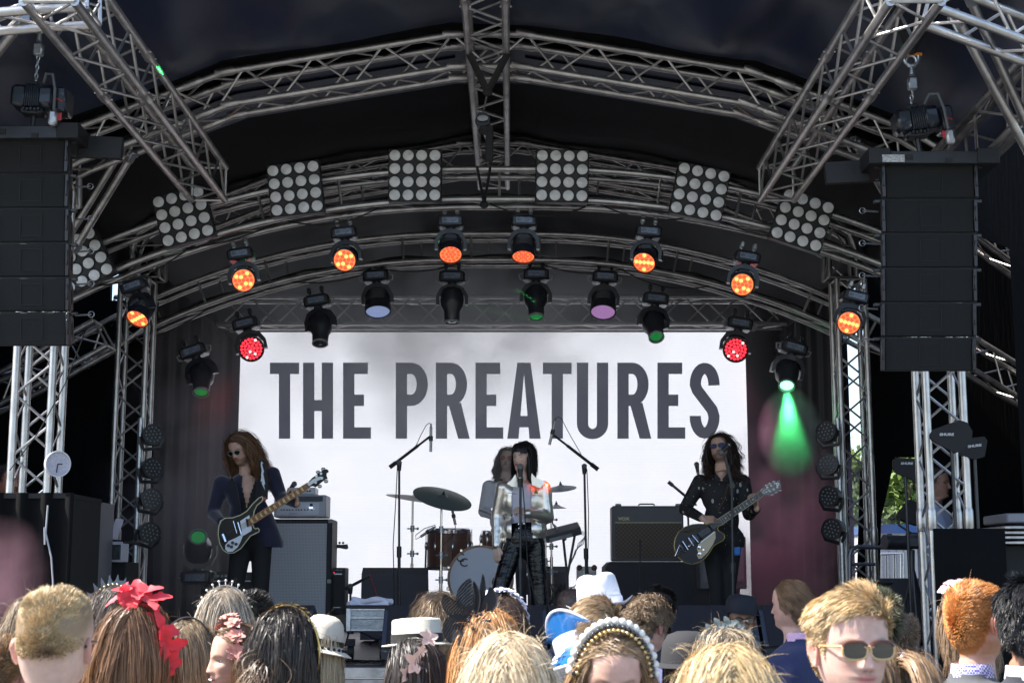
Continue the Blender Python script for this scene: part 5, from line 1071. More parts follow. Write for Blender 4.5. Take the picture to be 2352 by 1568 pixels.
with On(root, H): long_hair(root, (.66, .52, .34), L=.36, wave=.012, wfreq=5, seed=16, fly=420, n=800, per=30, tip=(.80, .68, .48), messy=.004, thick=.016, cvar=.25, wid=.0024, back=.35)
with On(root, T): garment(root, cloth('cream_dress', (.5, .46, .4), .8), 'dress', w=.19); legs(root, TR, -.75, zf)
# --- centre right
root, H, T, zf = crowd('man with a shaved head in a navy suit beside the white hat', 1312, 1352, 8.4, 190, fem=0, skin=(.42, .26, .2), hair=(.06, .045, .04), hk='man', paint=dict(scalp=.9))
with On(root, H): short_hair(root, (.07, .05, .045), L=.005, n=6000, messy=.3); MB().tube([(.079, -.06, .118), (.082, .02, .115)], .004, 6).build('glasses_temple', BLKP, root, local=True)
with On(root, T): garment(root, NAVY, coll_mt=SHIRTW); legs(root, TR, -.75, zf)
root, H, T, zf = crowd('person in a white trilby hat with a pinched crown', 1378, 1342, 6.35, 176, fem=0, hair=(.06, .04, .03))
with On(root, H):
    R = Euler((math.radians(2), math.radians(9), 0)).to_matrix(); c = (0, .01, .150); WH = M('white_linen', (.80, .80, .84), .7, bump=.25, bscale=400, sheen=.2)
    def fd(x, y, z, w):
        if z > .09: z = z - .012 * math.exp(-(x / .022) ** 2) * min(1, (z - .09) / .03) + .012 * (y / .1)
        if z < .012 and abs(x) > .105: z += .018 * ((abs(x) - .105) / .03)
        return x, y, z
    hat(root, [(0, .128), (.03, .128), (.055, .127), (.072, .124), (.082, .113), (.088, .08), (.094, .03), (.097, .0), (.10, -.003), (.128, -.004), (.142, .0), (.142, -.003), (.128, -.008), (.096, -.006)], c, R, WH, 'trilby_hat', fn=fd); hat(root, [(.0955, .028), (.0985, .027), (.1, .0), (.098, -.001)], c, R, M('white_band', (.66, .66, .74), .6), 'hat_band')
    short_hair(root, (.06, .04, .03), L=.02, n=2500)
with On(root, T): garment(root, DARKS, coll_mt=SHIRTW); legs(root, TR, -.75, zf)
root, H, T, zf = crowd('man with light brown hair wearing a transparent blue sun visor backwards', 1362, 1376, 4.95, 170, fem=0, hair=(.20, .13, .07), skin=(.55, .35, .27), tilty=0)
with On(root, H):
    short_hair(root, (.30, .20, .11), L=.045, n=11000, comb=(.8, .4, -.05), lift=.12, messy=.07, clump=120, tip=(.42, .30, .18), thick=.006, wid=.002)
    VZ = M('blue_visor_plastic', (.02, .16, .45), .12, coat=1., alpha=.86); R = Euler((math.radians(8), math.radians(20), math.radians(-34))).to_matrix(); c = Vector((.01, .015, .070))
    rows = []
    for z0, rr in ((.045, .118), (.0, .112)): rows.append([c + R @ Vector((rr * math.cos(w), rr * math.sin(w), z0)) for w in np.linspace(.15, 3.0, 26)])
    MB().grid(rows).build('visor_band', M('visor_white', (.72, .74, .82), .4), root, local=True)
    rows = []
    for k_ in range(8): u = k_ / 7; rows.append([c + R @ Vector(((.112 + .055 * u) * math.cos(w), (.112 + .085 * u) * math.sin(w), -.085 * u)) for w in np.linspace(.55, 2.6, 26)])
    MB().grid(rows).build('visor_peak', VZ, root, local=True)
    rows = []
    for k_ in range(8): u = k_ / 7; rows.append([c + R @ Vector(((.118 + .02 * math.sin(u * 3.14)) * math.cos(w), (.118 + .02 * u) * math.sin(w), .045 + .075 * u * math.sin((w - .5) / 2.1 * 3.14))) for w in np.linspace(.7, 2.5, 24)])
    MB().grid(rows).build('visor_top', VZ, root, local=True); WT = M('white_print', (.85, .85, .88), .5)
    MB().tube([rows[-1][i] for i in range(24)], .005, 6).build('visor_edge', M('visor_white', (.72, .74, .82), .4), root, local=True)
    MB().tube([c + R @ Vector((.167 * math.cos(w), .197 * math.sin(w), -.085)) for w in np.linspace(.55, 2.6, 26)], .005, 6).build('peak_edge', M('visor_white', (.72, .74, .82), .4), root, local=True)
    for s_, z0, sz in (('LEY', -.020, .030), ('LEY', -.046, .034), ('CLUB', -.068, .020)):
        m = MB(); w0 = 1.4; u = -z0 / .085; p = c + R @ Vector(((.112 + .055 * u) * math.cos(w0), (.115 + .085 * u) * math.sin(w0), z0)); t = R @ Vector((math.sin(w0), -math.cos(w0), 0)) * 1; dn = R @ Vector((.055 * math.cos(w0), .085 * math.sin(w0), -.085)).normalized()
        text_into(m, s_, sz, p, -t, -dn, .006, off=.0015); m.build('visor_print', WT, root, local=True, smooth=False)
with On(root, T): garment(root, cloth('dark_blue_jacket', (.02, .03, .09), .8), coll_mt=SHIRTW); legs(root, TR, -.75, zf)
root, H, T, zf = crowd('woman facing the camera and looking down, with a pearl and black bead headband', 1398, 1438, 3.95, 2, hair=(.22, .15, .09), skin=(.60, .37, .29), tiltx=14, tilty=2, paint=dict(lids=(.45, .28, .22), brow=(.20, .12, .08), lips=(.55, .2, .2)))
with On(root, H):
    long_hair(root, (.30, .21, .13), L=.42, wave=.005, seed=17, fly=160, n=640, per=22, tip=(.46, .26, .12), back=1.6, part=.0, thick=.006, mask=lambda p: ~((p[:, 1] < -.06) & (p[:, 2] < .2)))
    pearl = M('pearl', (.8, .76, .68), .2, coat=.5); bb = M('black_bead', (.01, .01, .012), .1, coat=1); gb = M('gold_bead', (.6, .45, .2), .25, .8); headband(root, M('gold_wire', (.62, .42, .14), .3, .85), -.015, pad=.018, r=.003, flat=3.)
    m1, m2, m3 = MB(), MB(), MB()
    for w in np.linspace(.12, 3.02, 19): m1.ell(band_pt(w, -.008, .034), .0115, n=14, m=10)
    for w in np.linspace(.12, 3.02, 24): m2.ell(band_pt(w, -.026, .026), .0072, n=10, m=8)
    for w in np.linspace(.16, 2.98, 24): m3.ell(band_pt(w, -.038, .018), .0058, n=8, m=6)
    m1.build('pearl_row', pearl, root, local=True); m2.build('black_bead_row', bb, root, local=True); m3.build('gold_bead_row', gb, root, local=True)
    m = MB()
    for q in range(4): m.ell((.078, -.005, .078 - q * .008), .005, n=8, m=6)
    m.build('earring', M('crystal', (.8, .8, .8), .08, .6), root, local=True)
with On(root, T): garment(root, cloth('teal_dress', (.05, .15, .15), .8), 'dress', w=.19); legs(root, TR, -.75, zf)
root, H, T, zf = crowd('man with curly brown hair and sunglasses turned to the right, in a navy jacket', 1480, 1370, 7.0, 135, fem=0, hair=(.07, .045, .03), skin=(.50, .30, .24), tiltx=12)
with On(root, H): short_hair(root, (.13, .085, .055), L=.050, n=11000, comb=(.2, .2, -.1), curl=.9, k=10, lift=.6, messy=.35, clump=160, tip=(.26, .18, .11), wid=.0022, thick=.008); shades(root, (.02, .02, .02), (.01, .01, .01))
with On(root, T): garment(root, cloth('mid_blue_jacket', (.10, .12, .26), .8), coll_mt=PALEB); legs(root, TR, -.75, zf)
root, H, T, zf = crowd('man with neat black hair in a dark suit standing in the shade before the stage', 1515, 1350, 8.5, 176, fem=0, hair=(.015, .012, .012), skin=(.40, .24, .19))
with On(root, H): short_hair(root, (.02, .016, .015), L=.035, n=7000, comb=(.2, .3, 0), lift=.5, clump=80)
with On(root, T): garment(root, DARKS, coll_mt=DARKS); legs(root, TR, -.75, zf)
root, H, T, zf = crowd('person in a round black felt hat low in the crowd', 1578, 1458, 5.7, 180, hair=(.04, .03, .02))
with On(root, H):
    hat(root, [(0, .108), (.04, .106), (.075, .092), (.095, .06), (.10, .02), (.102, -.01), (.14, -.02), (.142, -.024), (.1, -.02)], (0, .01, .145), I3, M('black_felt', (.022, .022, .025), .9)); long_hair(root, (.05, .035, .025), L=.3, seed=19, fly=0, thick=.008, mask=lambda p: p[:, 2] < .15)
with On(root, T): garment(root, DARKS, 'jacket', w=.19); legs(root, TR, -.75, zf)
root, H, T, zf = crowd('bearded man in a black bowler hat and glasses facing the crowd below the stage', 1702, 1377, 9.1, 0, fem=0, skin=(.27, .14, .085), hair=(.02, .015, .012), hk='man', paint=dict(beard=(.03, .02, .015), stubble=.85, brow=(.02, .015, .01), lips=(.3, .12, .1)))
with On(root, H):
    hat(root, [(0, .105), (.04, .104), (.075, .094), (.092, .06), (.096, .02), (.097, -.005), (.118, -.008), (.120, -.012), (.096, -.012)], (0, .01, .165), Matrix.Rotation(math.radians(6), 3, 'Y'), M('black_wool_hat', (.008, .010, .018), .8)); shades(root, (.1, .1, .1), (.008, .008, .008), shape='wayfarer', clear=True, name='glasses'); eyes(root)
    short_hair(root, (.02, .015, .012), L=.01, n=1500)
with On(root, T): garment(root, DARKS, coll_mt=SHIRTW); legs(root, TR, -.75, zf)
root, H, T, zf = crowd('man with slicked back brown hair and a pink checked collar in a navy suit', 1815, 1334, 7.6, -128, fem=0, hair=(.12, .075, .045), skin=(.50, .30, .24), wide=1.04)
with On(root, H): short_hair(root, (.15, .09, .05), L=.075, n=12000, comb=(0, 1.6, -.25), lift=.10, messy=.06, tip=(.20, .12, .065), thick=.005, wid=.002, clump=100, k=8)
with On(root, T): garment(root, cloth('royal_navy', (.016, .024, .085), .85), coll_mt=cloth('pink_check', (.6, .25, .45), .7, 'check', (.7, .55, .68), 160)); legs(root, TR, -.75, zf)
root, H, T, zf = crowd('ash blonde woman with grey leaves pinned in loosely tied hair', 1665, 1446, 5.2, 185, hair=(.25, .18, .12))
with On(root, H):
    long_hair(root, (.26, .20, .13), L=.22, wave=.012, wfreq=9, seed=21, fly=300, tip=(.46, .36, .24), messy=.008, thick=.016); m = MB(); r = np.random.default_rng(3)
    for i, w in enumerate(np.linspace(.3, 2.9, 9)): p = band_pt(w, .04, .02); petals(m, p, 3, .030, .011, RV(.2 * math.cos(w), .9, .3), r, cup=.3)
    m.build('leaf_headpiece', M('sage_leaf', (.16, .18, .17), .55), root, local=True)
with On(root, T): garment(root, cloth('cream_dress', (.5, .46, .4), .8), 'dress', w=.19); legs(root, TR, -.75, zf)
root, H, T, zf = crowd('very near honey blonde head out of focus at the bottom right of centre', 1668, 1496, 3.15, 182, hair=(.45, .32, .16), wide=1.0)
with On(root, H): long_hair(root, (.58, .42, .22), L=.34, wave=.014, wfreq=7, seed=22, fly=200, n=800, per=26, tip=(.74, .58, .34), messy=.006, thick=.014, cvar=.22, wid=.0026)
with On(root, T): garment(root, cloth('cream_dress', (.5, .46, .4), .8), 'dress', w=.19); legs(root, TR, -.75, zf)
root, H, T, zf = crowd('man with swept dark blond hair and tortoiseshell sunglasses facing the camera', 1946, 1360, 3.45, 12, fem=0, hair=(.26, .18, .10), skin=(.60, .38, .31), tiltx=2, paint=dict(stubble=.25, beard=(.35, .22, .14), brow=(.22, .14, .08), lips=(.58, .20, .19)), wide=1.04)
with On(root, H):
    short_hair(root, (.38, .25, .12), L=.048, n=17000, comb=(-.95, .25, -.05), lift=.30, messy=.12, clump=150, tip=(.60, .43, .23), thick=.003, wid=.0024, Lfun=lambda p: np.interp(p[:, 2], [.06, .15, .19, .235], [.12, .35, .9, 1.]), k=9)
    shades(root, (.035, .030, .02), (.60, .40, .18), shape='wayfarer', lrough=.03, brow=(.10, .025, .01), sz=1.1)
with On(root, T): garment(root, PALEB, 'shirt', coll_mt=PALEB); legs(root, TR, -.75, zf)
root, H, T, zf = crowd('person with dark hair just showing behind the man in sunglasses', 2012, 1362, 6.4, 180, fem=.5, hair=(.04, .035, .025))
with On(root, H): short_hair(root, (.05, .045, .03), L=.04, n=5000, comb=(.3, .2, 0), messy=.5, clump=60, thick=.006, tip=(.12, .12, .07))
with On(root, T): garment(root, DARKS, 'jacket'); legs(root, TR, -.75, zf)
root, H, T, zf = crowd('man going bald on top, between the sunglasses man and the ginger man', 2062, 1408, 7.9, 176, fem=0, hair=(.10, .07, .05), skin=(.48, .30, .25), hk='recede', tiltx=-14)
with On(root, H): short_hair(root, (.12, .085, .06), L=.03, n=4000, hk='recede', messy=.5, comb=(0, .2, -.2), Lfun=lambda p: np.where(p[:, 2] > .215, .15, 1.), tip=(.3, .22, .15))
with On(root, T): garment(root, DARKS, 'jacket'); legs(root, TR, -.75, zf)
root, H, T, zf = crowd('woman with a high brown ponytail at the right', 1985, 1466, 3.9, 215, hair=(.2, .13, .08))
with On(root, H):
    long_hair(root, (.26, .17, .10), L=.15, wave=.003, seed=24, fly=60, back=1.6, shoulder=False, thick=.008); pony(root, (.22, .14, .08), (-.02, .115, .185), L=.42, n=2200, tip=(.36, .23, .13), seed=8, dirn=(.10, .40, .25), wave=.006, wid=.0026, dn=.05)
    MB().tube([(-.02 + .017 * math.cos(w), .118, .185 + .017 * math.sin(w)) for w in np.linspace(0, 6.28, 14)], .006, 8, caps=False).build('hair_tie', M('lilac_band', (.5, .5, .7), .5), root, local=True)
with On(root, T): garment(root, cloth('black_dress', (.015, .015, .02), .8), 'dress', w=.19); legs(root, TR, -.75, zf)
root, H, T, zf = crowd('woman with a pale pink flower and a floral dress behind the ginger man', 2220, 1348, 5.6, 180, hair=(.2, .13, .08))
with On(root, H): long_hair(root, (.24, .16, .1), L=.2, seed=25, fly=60, shoulder=False, back=1.5, thick=.01); flower_obj(root, 'hair_flower', M('pale_pink_silk', (.70, .42, .46), .6), [(RV(.05, .0, .245), 6, .035, .016, RV(0, .4, 1)), (RV(.02, .01, .25), 5, .028, .013, RV(-.2, .4, 1)), (RV(.085, .01, .225), 5, .03, .014, RV(.6, .4, .8))], 3)
with On(root, T): garment(root, cloth('floral_dress', (.50, .58, .72), .8, 'blots', (.35, .08, .08), 22), 'dress', w=.19, zt=-.15); legs(root, TR, -.75, zf)
root, H, T, zf = crowd('man with thick ginger hair and a blue checked collar in a grey suit', 2240, 1340, 4.9, 122, fem=0, hair=(.40, .15, .04), skin=(.60, .36, .28), tilty=2, wide=1.03, paint=dict(stubble=.6, beard=(.45, .2, .08)))
with On(root, H): short_hair(root, (.50, .19, .055), L=.022, n=17000, comb=(0, -1.0, .1), lift=.4, messy=.14, clump=200, tip=(.62, .26, .075), wid=.0017, Lfun=lambda p: np.interp(p[:, 2], [.04, .12, .19, .235], [.25, .45, .9, 1.3]) * np.where(p[:, 1] < -.03, 1.35, 1.), cvar=.15)
with On(root, T): garment(root, GREY, coll_mt=cloth('blue_gingham', (.6, .6, .75), .7, 'check', (.10, .09, .38), 150), w=.235); legs(root, TR, -.75, zf)
root, H, T, zf = crowd('man with thick black hair and a white collar at the right edge', 2350, 1336, 4.7, 160, fem=0, hair=(.01, .009, .009), skin=(.34, .17, .11), wide=1.03)
with On(root, H): short_hair(root, (.014, .013, .014), L=.04, n=13000, comb=(.15, .5, -.5), lift=.30, messy=.16, clump=120, thick=.004, wid=.002, tip=(.02, .02, .022))
with On(root, T): garment(root, DARKS, coll_mt=SHIRTW, w=.235); legs(root, TR, -.75, zf)
# ---------------------------------------------------------------- backline on the stage
TOLEX = M('black_vinyl', (.022, .022, .026), .6, bump=.3, bscale=300, noise=.15)
def knobs(m, xs, z, Y, r=.008, mi=None): [m.lathe([(r, 0), (r * .8, .012), (0, .012)], (x, Y, z), (0, -1, 0), 10, mi) for x in xs]
def box_px(m, x0, x1, y0, y1, Y, d, bev=.008, mi=None):
    a = U(x0, y0, Y); b = U(x1, y1, Y); m.box(((a.x + b.x) / 2, Y + d / 2, (a.z + b.z) / 2), (b.x - a.x, d, a.z - b.z), bev=bev, mi=mi); return a, b
def gridmat(name, c1, c2, sc, rough=.8, rot=0):
    m = M(name, c1, rough)
    if not m.get('pt'):
        m['pt'] = 1; n = m.node_tree; tc = n.nodes.new('ShaderNodeTexCoord'); mp = n.nodes.new('ShaderNodeMapping'); mp.inputs['Rotation'].default_value = (0, rot, 0); n.links.new(tc.outputs['Object'], mp.inputs[0]); ws = []
        for d in ('X', 'Z'): w = n.nodes.new('ShaderNodeTexWave'); w.bands_direction = d; w.inputs['Scale'].default_value = sc; n.links.new(mp.outputs[0], w.inputs[0]); ws.append(w)
        mu = n.nodes.new('ShaderNodeMath'); mu.operation = 'MULTIPLY'; n.links.new(ws[0].outputs[0], mu.inputs[0]); n.links.new(ws[1].outputs[0], mu.inputs[1])
        mx = n.nodes.new('ShaderNodeMix'); mx.data_type = 'RGBA'; mx.inputs[6].default_value = (*c1, 1); mx.inputs[7].default_value = (*c2, 1); n.links.new(mu.outputs[0], mx.inputs[0]); n.links.new(mx.outputs[2], n.nodes['Principled BSDF'].inputs['Base Color'])
    return m
# bass cabinet and head
Yb = 13.4; t = thing('bass_cabinet', 'tall bass speaker cabinet with a silver grey grille behind the bass player', 'amplifier', U(690, 1450, Yb)); m = MB(); fl = U(690, 1450, Yb)
a = U(612, 1191, Yb); b = U(763, 1191, Yb); m.box(((a.x + b.x) / 2, Yb + .22, (a.z + HS) / 2), (b.x - a.x, .42, a.z - HS), bev=.012); m.build('cabinet', TOLEX, t)
a2 = U(616, 1199, Yb); b2 = U(751, 1199, Yb); MB().box(((a2.x + b2.x) / 2, Yb + .005, (a2.z + HS) / 2 + .02), (b2.x - a2.x, .02, a2.z - HS - .06)).build('grille', gridmat('silver_grille', (.42, .42, .45), (.85, .85, .85), 24), t)
m = MB(); [m.box((x, Yb + .01, z), (.035, .03, .035), bev=.004) for x in (b.x - .018,) for z in (a.z - .02, (a.z + HS) / 2, HS + .03)]; m.build('corner', GREYP, t)
t = thing('amplifier_head', 'silver rack amplifier head with knobs on top of the tall bass cabinet', 'amplifier', U(700, 1187, Yb)); SILV = M('silver_panel', (.72, .72, .78), .4, .1)
m = MB(); A, B = box_px(m, 630, 748, 1136, 1187, Yb + .02, .34); m.build('rack_case', M('pale_grey_case', (.55, .56, .62), .5), t)
m = MB(); box_px(m, 634, 741, 1139, 1151, Yb + .012, .02, .002); m.build('vent_grille', gridmat('vent', (.05, .05, .06), (.3, .3, .34), 60), t)
m = MB(); box_px(m, 636, 732, 1154, 1183, Yb + .008, .02, .002); m.build('front_panel', SILV, t)
m = MB(); p = U(0, 1170, Yb); knobs(m, [U(x, 1170, Yb).x for x in (646, 652, 659, 665, 672, 680, 686, 692, 700, 707, 716)], p.z, Yb + .008, .007); m.build('knobs', BLKM, t)
m = MB(); box_px(m, 712, 718, 1156, 1163, Yb + .004, .008, 0); m.build('display', BLKM, t); m = MB(); [m.ell(U(x, 1165, Yb), .004, n=8, m=6) for x in (712, 716)]; m.build('status_lamp', M('blue_lamp', (.4, .5, 1), .3, emit=(.5, .6, 1), es=4), t)
m = MB(); text_into(m, 'Eletronics', .018, U(664, 1180, Yb) + Vector((0, .003, 0)), (1, 0, 0), (0, 0, 1), .002, shear=.3); m.build('lettering', M('red_print', (.5, .03, .03), .5), t, smooth=False)
t = thing('preamp_box', 'small silver preamp sitting on the amplifier head', 'amplifier', U(700, 1136, Yb)); m = MB(); box_px(m, 660, 724, 1119, 1135, Yb + .05, .22, .006); m.build('case', SILV, t); m = MB(); knobs(m, [U(x, 1127, Yb + .05).x for x in (668, 700, 706, 712)], U(0, 1127, Yb + .05).z, Yb + .05, .008); m.build('knobs', BLKM, t)
# small amps
t = thing('combo_amplifier', 'black combo amplifier with a row of silver knobs behind the bass player', 'amplifier', U(520, 1400, 13.9)); m = MB(); box_px(m, 463, 577, 1313, 1428, 13.9, .28); m.build('cabinet', TOLEX, t)
m = MB(); box_px(m, 467, 573, 1314, 1329, 13.89, .02, .002); m.build('control_panel', M('panel_dark', (.06, .06, .065), .35, .4), t); m = MB(); knobs(m, [U(x, 1322, 13.89).x for x in range(474, 570, 9)], U(0, 1322, 13.9).z, 13.89, .011); m.build('knobs', STEEL, t)
m = MB(); box_px(m, 465, 575, 1332, 1335, 13.885, .01, 0); m.build('trim', STEEL, t); m = MB(); text_into(m, 'Roland', .034, U(465, 1352, 13.88), (1, 0, 0), (0, 0, 1), .001, off=.0008)
for k in range(3): m.tube([U(465.5 + k * 1.6, 1346, 13.88), U(465.5 + k * 1.6, 1335 + k * 1.6, 13.88), U(480 - k * 1.6, 1335 + k * 1.6, 13.88), U(480 - k * 1.6, 1341.5, 13.88), U(470, 1341.5, 13.88)], .0022, 5)
m.build('lettering', M('grey_print', (.45, .45, .47), .5), t, smooth=False)
m = MB(); box_px(m, 466, 574, 1337, 1426, 13.893, .01, .002); m.build('grille_cloth', gridmat('black_grille', (.012, .012, .014), (.03, .03, .033), 40), t)
t = thing('combo_amplifier', 'small black combo amplifier right of the tall bass cabinet', 'amplifier', U(778, 1400, 13.6)); m = MB(); box_px(m, 756, 791, 1303, 1410, 13.6, .3); m.build('cabinet', TOLEX, t)
m = MB(); box_px(m, 758, 785, 1316, 1319, 13.59, .01, 0); box_px(m, 758, 781, 1393, 1395, 13.59, .01, 0); m.build('trim', STEEL, t); m = MB(); text_into(m, 'CUBE-60', .022, U(765, 1310, 13.59), (1, 0, 0), (0, 0, 1), .001); m.build('lettering', M('grey_print', (.45, .45, .47), .5), t, smooth=False)
m = MB(); m.ell(U(767, 1314, 13.59), .005, n=8, m=6); m.build('power_lamp', EM['red'], t)
# wedges
def wedge(label, x0, x1, yt, Y, d=.45, red=False, group=None, hz=None, flip=1):
    a = U(x0, yt, Y + d * .6); b = U(x1, yt, Y + d * .6); z = a.z; W = b.x - a.x; t = thing('stage_monitor', label, 'stage monitor', ((a.x + b.x) / 2, Y, HS), group)
    pr = [(Y + .0, HS + .03), (Y + .02, HS + .10), (Y + d * .62, z), (Y + d * .95, z - .06), (Y + d, HS + .02)] if flip > 0 else [(Y + .0, HS + .02), (Y + .05, z - .06), (Y + d * .38, z), (Y + d, HS + .10), (Y + d, HS + .02)]
    MB().prism([(a.x, y, q) for y, q in pr], (W, 0, 0)).build('cabinet', TOLEX if not red else M('grey_carpet', (.09, .085, .10), .9), t, smooth=False)
    if flip > 0:
        n = Vector((0, -(z - HS - .1), d * .6)).normalized(); p0, p1 = Vector((0, Y + .02, HS + .10)), Vector((0, Y + d * .62, z)); q0 = p0.lerp(p1, .04) + n * .004; q1 = p0.lerp(p1, .96) + n * .004
        MB().prism([(a.x + .03, q0.y, q0.z), (b.x - .03, q0.y, q0.z), (b.x - .03, q1.y, q1.z), (a.x + .03, q1.y, q1.z)], n * .008).build('mesh_grille', gridmat('mesh_grille', (.006, .006, .009), (.055, .055, .075), 48), t, smooth=False)
        for x in (a.x + .015, b.x - .015): MB().box((x, Y + d * .3, (HS + z) / 2 + .03), (.03, .04, .33), Matrix.Rotation(-math.atan2(d * .6, z - HS - .1), 3, 'X'), bev=.004).build('edge_strip', M('blue_grey_edge', (.05, .06, .09), .5), t)
    if red: MB().tube([(a.x + W * .12, pr[1][0] - .005, pr[1][1]), (a.x + W * .3, pr[0][0] - .006, (pr[1][1] + HS) / 2 + .03), (a.x + W * .62, pr[0][0] - .006, HS + .04)], .006, 6).build('red_piping', M('red_piping', (.45, .02, .03), .5), t)
    return t
G1 = 'black monitors along the stage edge'
for x0, x1, yt, lb in ((588, 722, 1389, 'black stage monitor in front of the bass player'), (884, 1068, 1389, 'wide black stage monitor left of the singer'), (1072, 1255, 1389, 'wide black stage monitor in front of the singer'), (1262, 1475, 1389, 'wide black stage monitor right of the singer'), (1482, 1732, 1389, 'wide black stage monitor in front of the guitarist'), (1740, 1905, 1389, 'black stage monitor at the right end of the row')):
    wedge(lb, x0, x1, yt, 10.35, group=G1)
wedge('grey wedge shaped drum monitor with red piping on the left of the drums', 836, 985, 1303, 13.9, red=True, flip=-1)
wedge('grey drum monitor with a red edge on the right of the drums', 1212, 1300, 1300, 14.6, red=True, flip=-1)
# flight case with towel
t = thing('flight_case', 'small aluminium flight case on wheels beside the left monitor', 'flight case', U(842, 1440, 10.9)); m = MB(); A, B = box_px(m, 797, 888, 1397, 1447, 10.9, .35, .006); m.build('panel', M('chequer_aluminium', (.5, .51, .5), .4, .8, bump=.8, bscale=120, noise=.2), t)
for y in (1399, 1418, 1446): m = MB(); box_px(m, 795, 890, y - 2.5, y + 2.5, 10.89, .37, .003); m.build('rail', STEEL, t)
m = MB(); box_px(m, 795, 805, 1396, 1449, 10.885, .03, .003); m.build('corner_post', STEEL, t); m = MB(); box_px(m, 794, 891, 1389, 1397, 10.88, .37, .01); m.build('lid', BLKP, t)
for x in (806, 880):
    for dy in (0.05, .3): q = U(x, 1462, 10.9 + dy); MB().lathe([(.05, -.02), (.05, .02)], (q.x, 10.9 + dy, HS + .05), (1, 0, 0), 14).box((q.x, 10.9 + dy, HS + .115), (.06, .06, .04)).build('caster', RUB, t)
m = MB(); r = np.random.default_rng(1); c = U(848, 1386, 10.95); a = U(800, 1386, 10.95); b = U(893, 1386, 10.95)
for k, (dz, rr) in enumerate(((0, .034), (.03, .030))): m.tube([Vector((a.x + (b.x - a.x) * u + dz * .6, 10.98 + .04 * math.sin(u * 5 + k), c.z + dz - .008 + .008 * math.sin(u * 9 + k * 2))) for u in np.linspace(0, 1, 14)], [rr * (1 + .1 * math.sin(q)) for q in range(14)], 12, flat=.75)
m.box((c.x - .02, 11.08, c.z - .01), (.28, .2, .05), bev=.02); tag(m.build('towel', M('white_towel', (.62, .62, .74), .95, bump=.6, bscale=120, sheen=.4), None, origin=c), 'folded white towel lying on the aluminium flight case', 'towel')
m = MB()
for k in range(7): ph = k * 1.3; m.tube([U(770 + 118 * u, 1502 + 5 * math.sin(u * 6 + ph) + k * 1.4, 10.05) + Vector((0, .25 - k * .03, 0)) - Vector((0, 0, 0)) for u in np.linspace(0, 1, 12)], .009, 6)
for v_i, v_ in enumerate(m.v): m.v[v_i] = (v_[0], v_[1], HS + .012 + (hash(v_i // 72) % 5) * .004 + (v_[2] % .01))
tag(m.build('cable_bundle', RUB, None, origin=(U(830, 1500, 10).x, 10.1, HS)), 'bundle of black cables lying along the front edge of the stage', 'cables')
# guitar amp and cabinets right
t = thing('guitar_amplifier', 'grey veiled guitar amplifier with a diamond patterned grille and gold line', 'amplifier', U(1490, 1287, 14.3)); m = MB(); A, B = box_px(m, 1405, 1572, 1161, 1288, 14.3, .28, .014); m.build('cabinet', M('amp_vinyl', (.13, .13, .15), .6, bump=.2, bscale=200), t)
m = MB(); box_px(m, 1413, 1566, 1202, 1281, 14.29, .015, .002); m.build('grille_cloth', gridmat('diamond_cloth', (.08, .055, .042), (.24, .18, .14), 11, rot=.785), t)
m = MB(); box_px(m, 1413, 1566, 1198.5, 1200.5, 14.285, .012, 0); m.build('gold_piping', M('gold_piping', (.62, .56, .30), .4), t)
m = MB(); text_into(m, 'VOX', .040, U(1420, 1194, 14.28), (1, 0, 0), (0, 0, 1), .002, xs=1.25, off=.0012); m.build('logo', M('gold_logo', (.7, .65, .4), .3, .3), t, smooth=False)
m = MB(); m.tube([U(1466, 1160, 14.4), U(1470, 1157, 14.4), U(1500, 1157, 14.4), U(1504, 1160, 14.4)], .008, 6); m.build('handle', BLKP, t); [MB().lathe([(.03, 0), (.03, .015), (.02, .02)], U(x, 1161, 14.4), (0, 0, 1), 12).build('foot', GREYP, t) for x in (1420, 1558)]
t = thing('speaker_riser', 'wide black covered box under the guitar amplifier', 'riser', U(1540, 1440, 14.2)); m = MB(); m.prism([U(1391, 1300, 14.15), U(1402, 1289, 14.15), U(1700, 1289, 14.15), U(1700, 1440, 14.15), U(1385, 1440, 14.15)], (0, .6, 0)); m.build('cover', M('black_cover', (.032, .032, .040), .85, bump=.3, bscale=6), t, smooth=False)
t = thing('guitar_cabinet', 'grey fronted speaker cabinet standing behind the guitarist', 'amplifier', U(1670, 1350, 14.0)); m = MB(); box_px(m, 1605, 1716, 1231, 1352, 13.9, .3, .01); m.build('cabinet', M('amp_vinyl', (.13, .13, .15), .6), t); m = MB(); box_px(m, 1612, 1709, 1240, 1336, 13.89, .012, .002); m.build('grille_cloth', gridmat('grey_cloth', (.16, .16, .18), (.34, .34, .37), 70), t)
t = thing('patch_box', 'silver drum module case with red corner balls behind the drums', 'case', U(1347, 1330, 15.0)); m = MB(); box_px(m, 1325, 1370, 1300, 1345, 15, .2, .006); m.build('case', M('silver_case', (.5, .5, .5), .4, .6, noise=.4, nscale=30), t)
m = MB(); [m.ell(U(x, y, 14.99), .03, n=12, m=8) for x in (1331, 1365) for y in (1303, 1337)]; m.build('corner_ball', M('dark_red_ball', (.12, .015, .02), .3), t); m = MB(); box_px(m, 1339, 1353, 1310, 1332, 14.985, .01, .002); m.build('latch', STEEL, t)
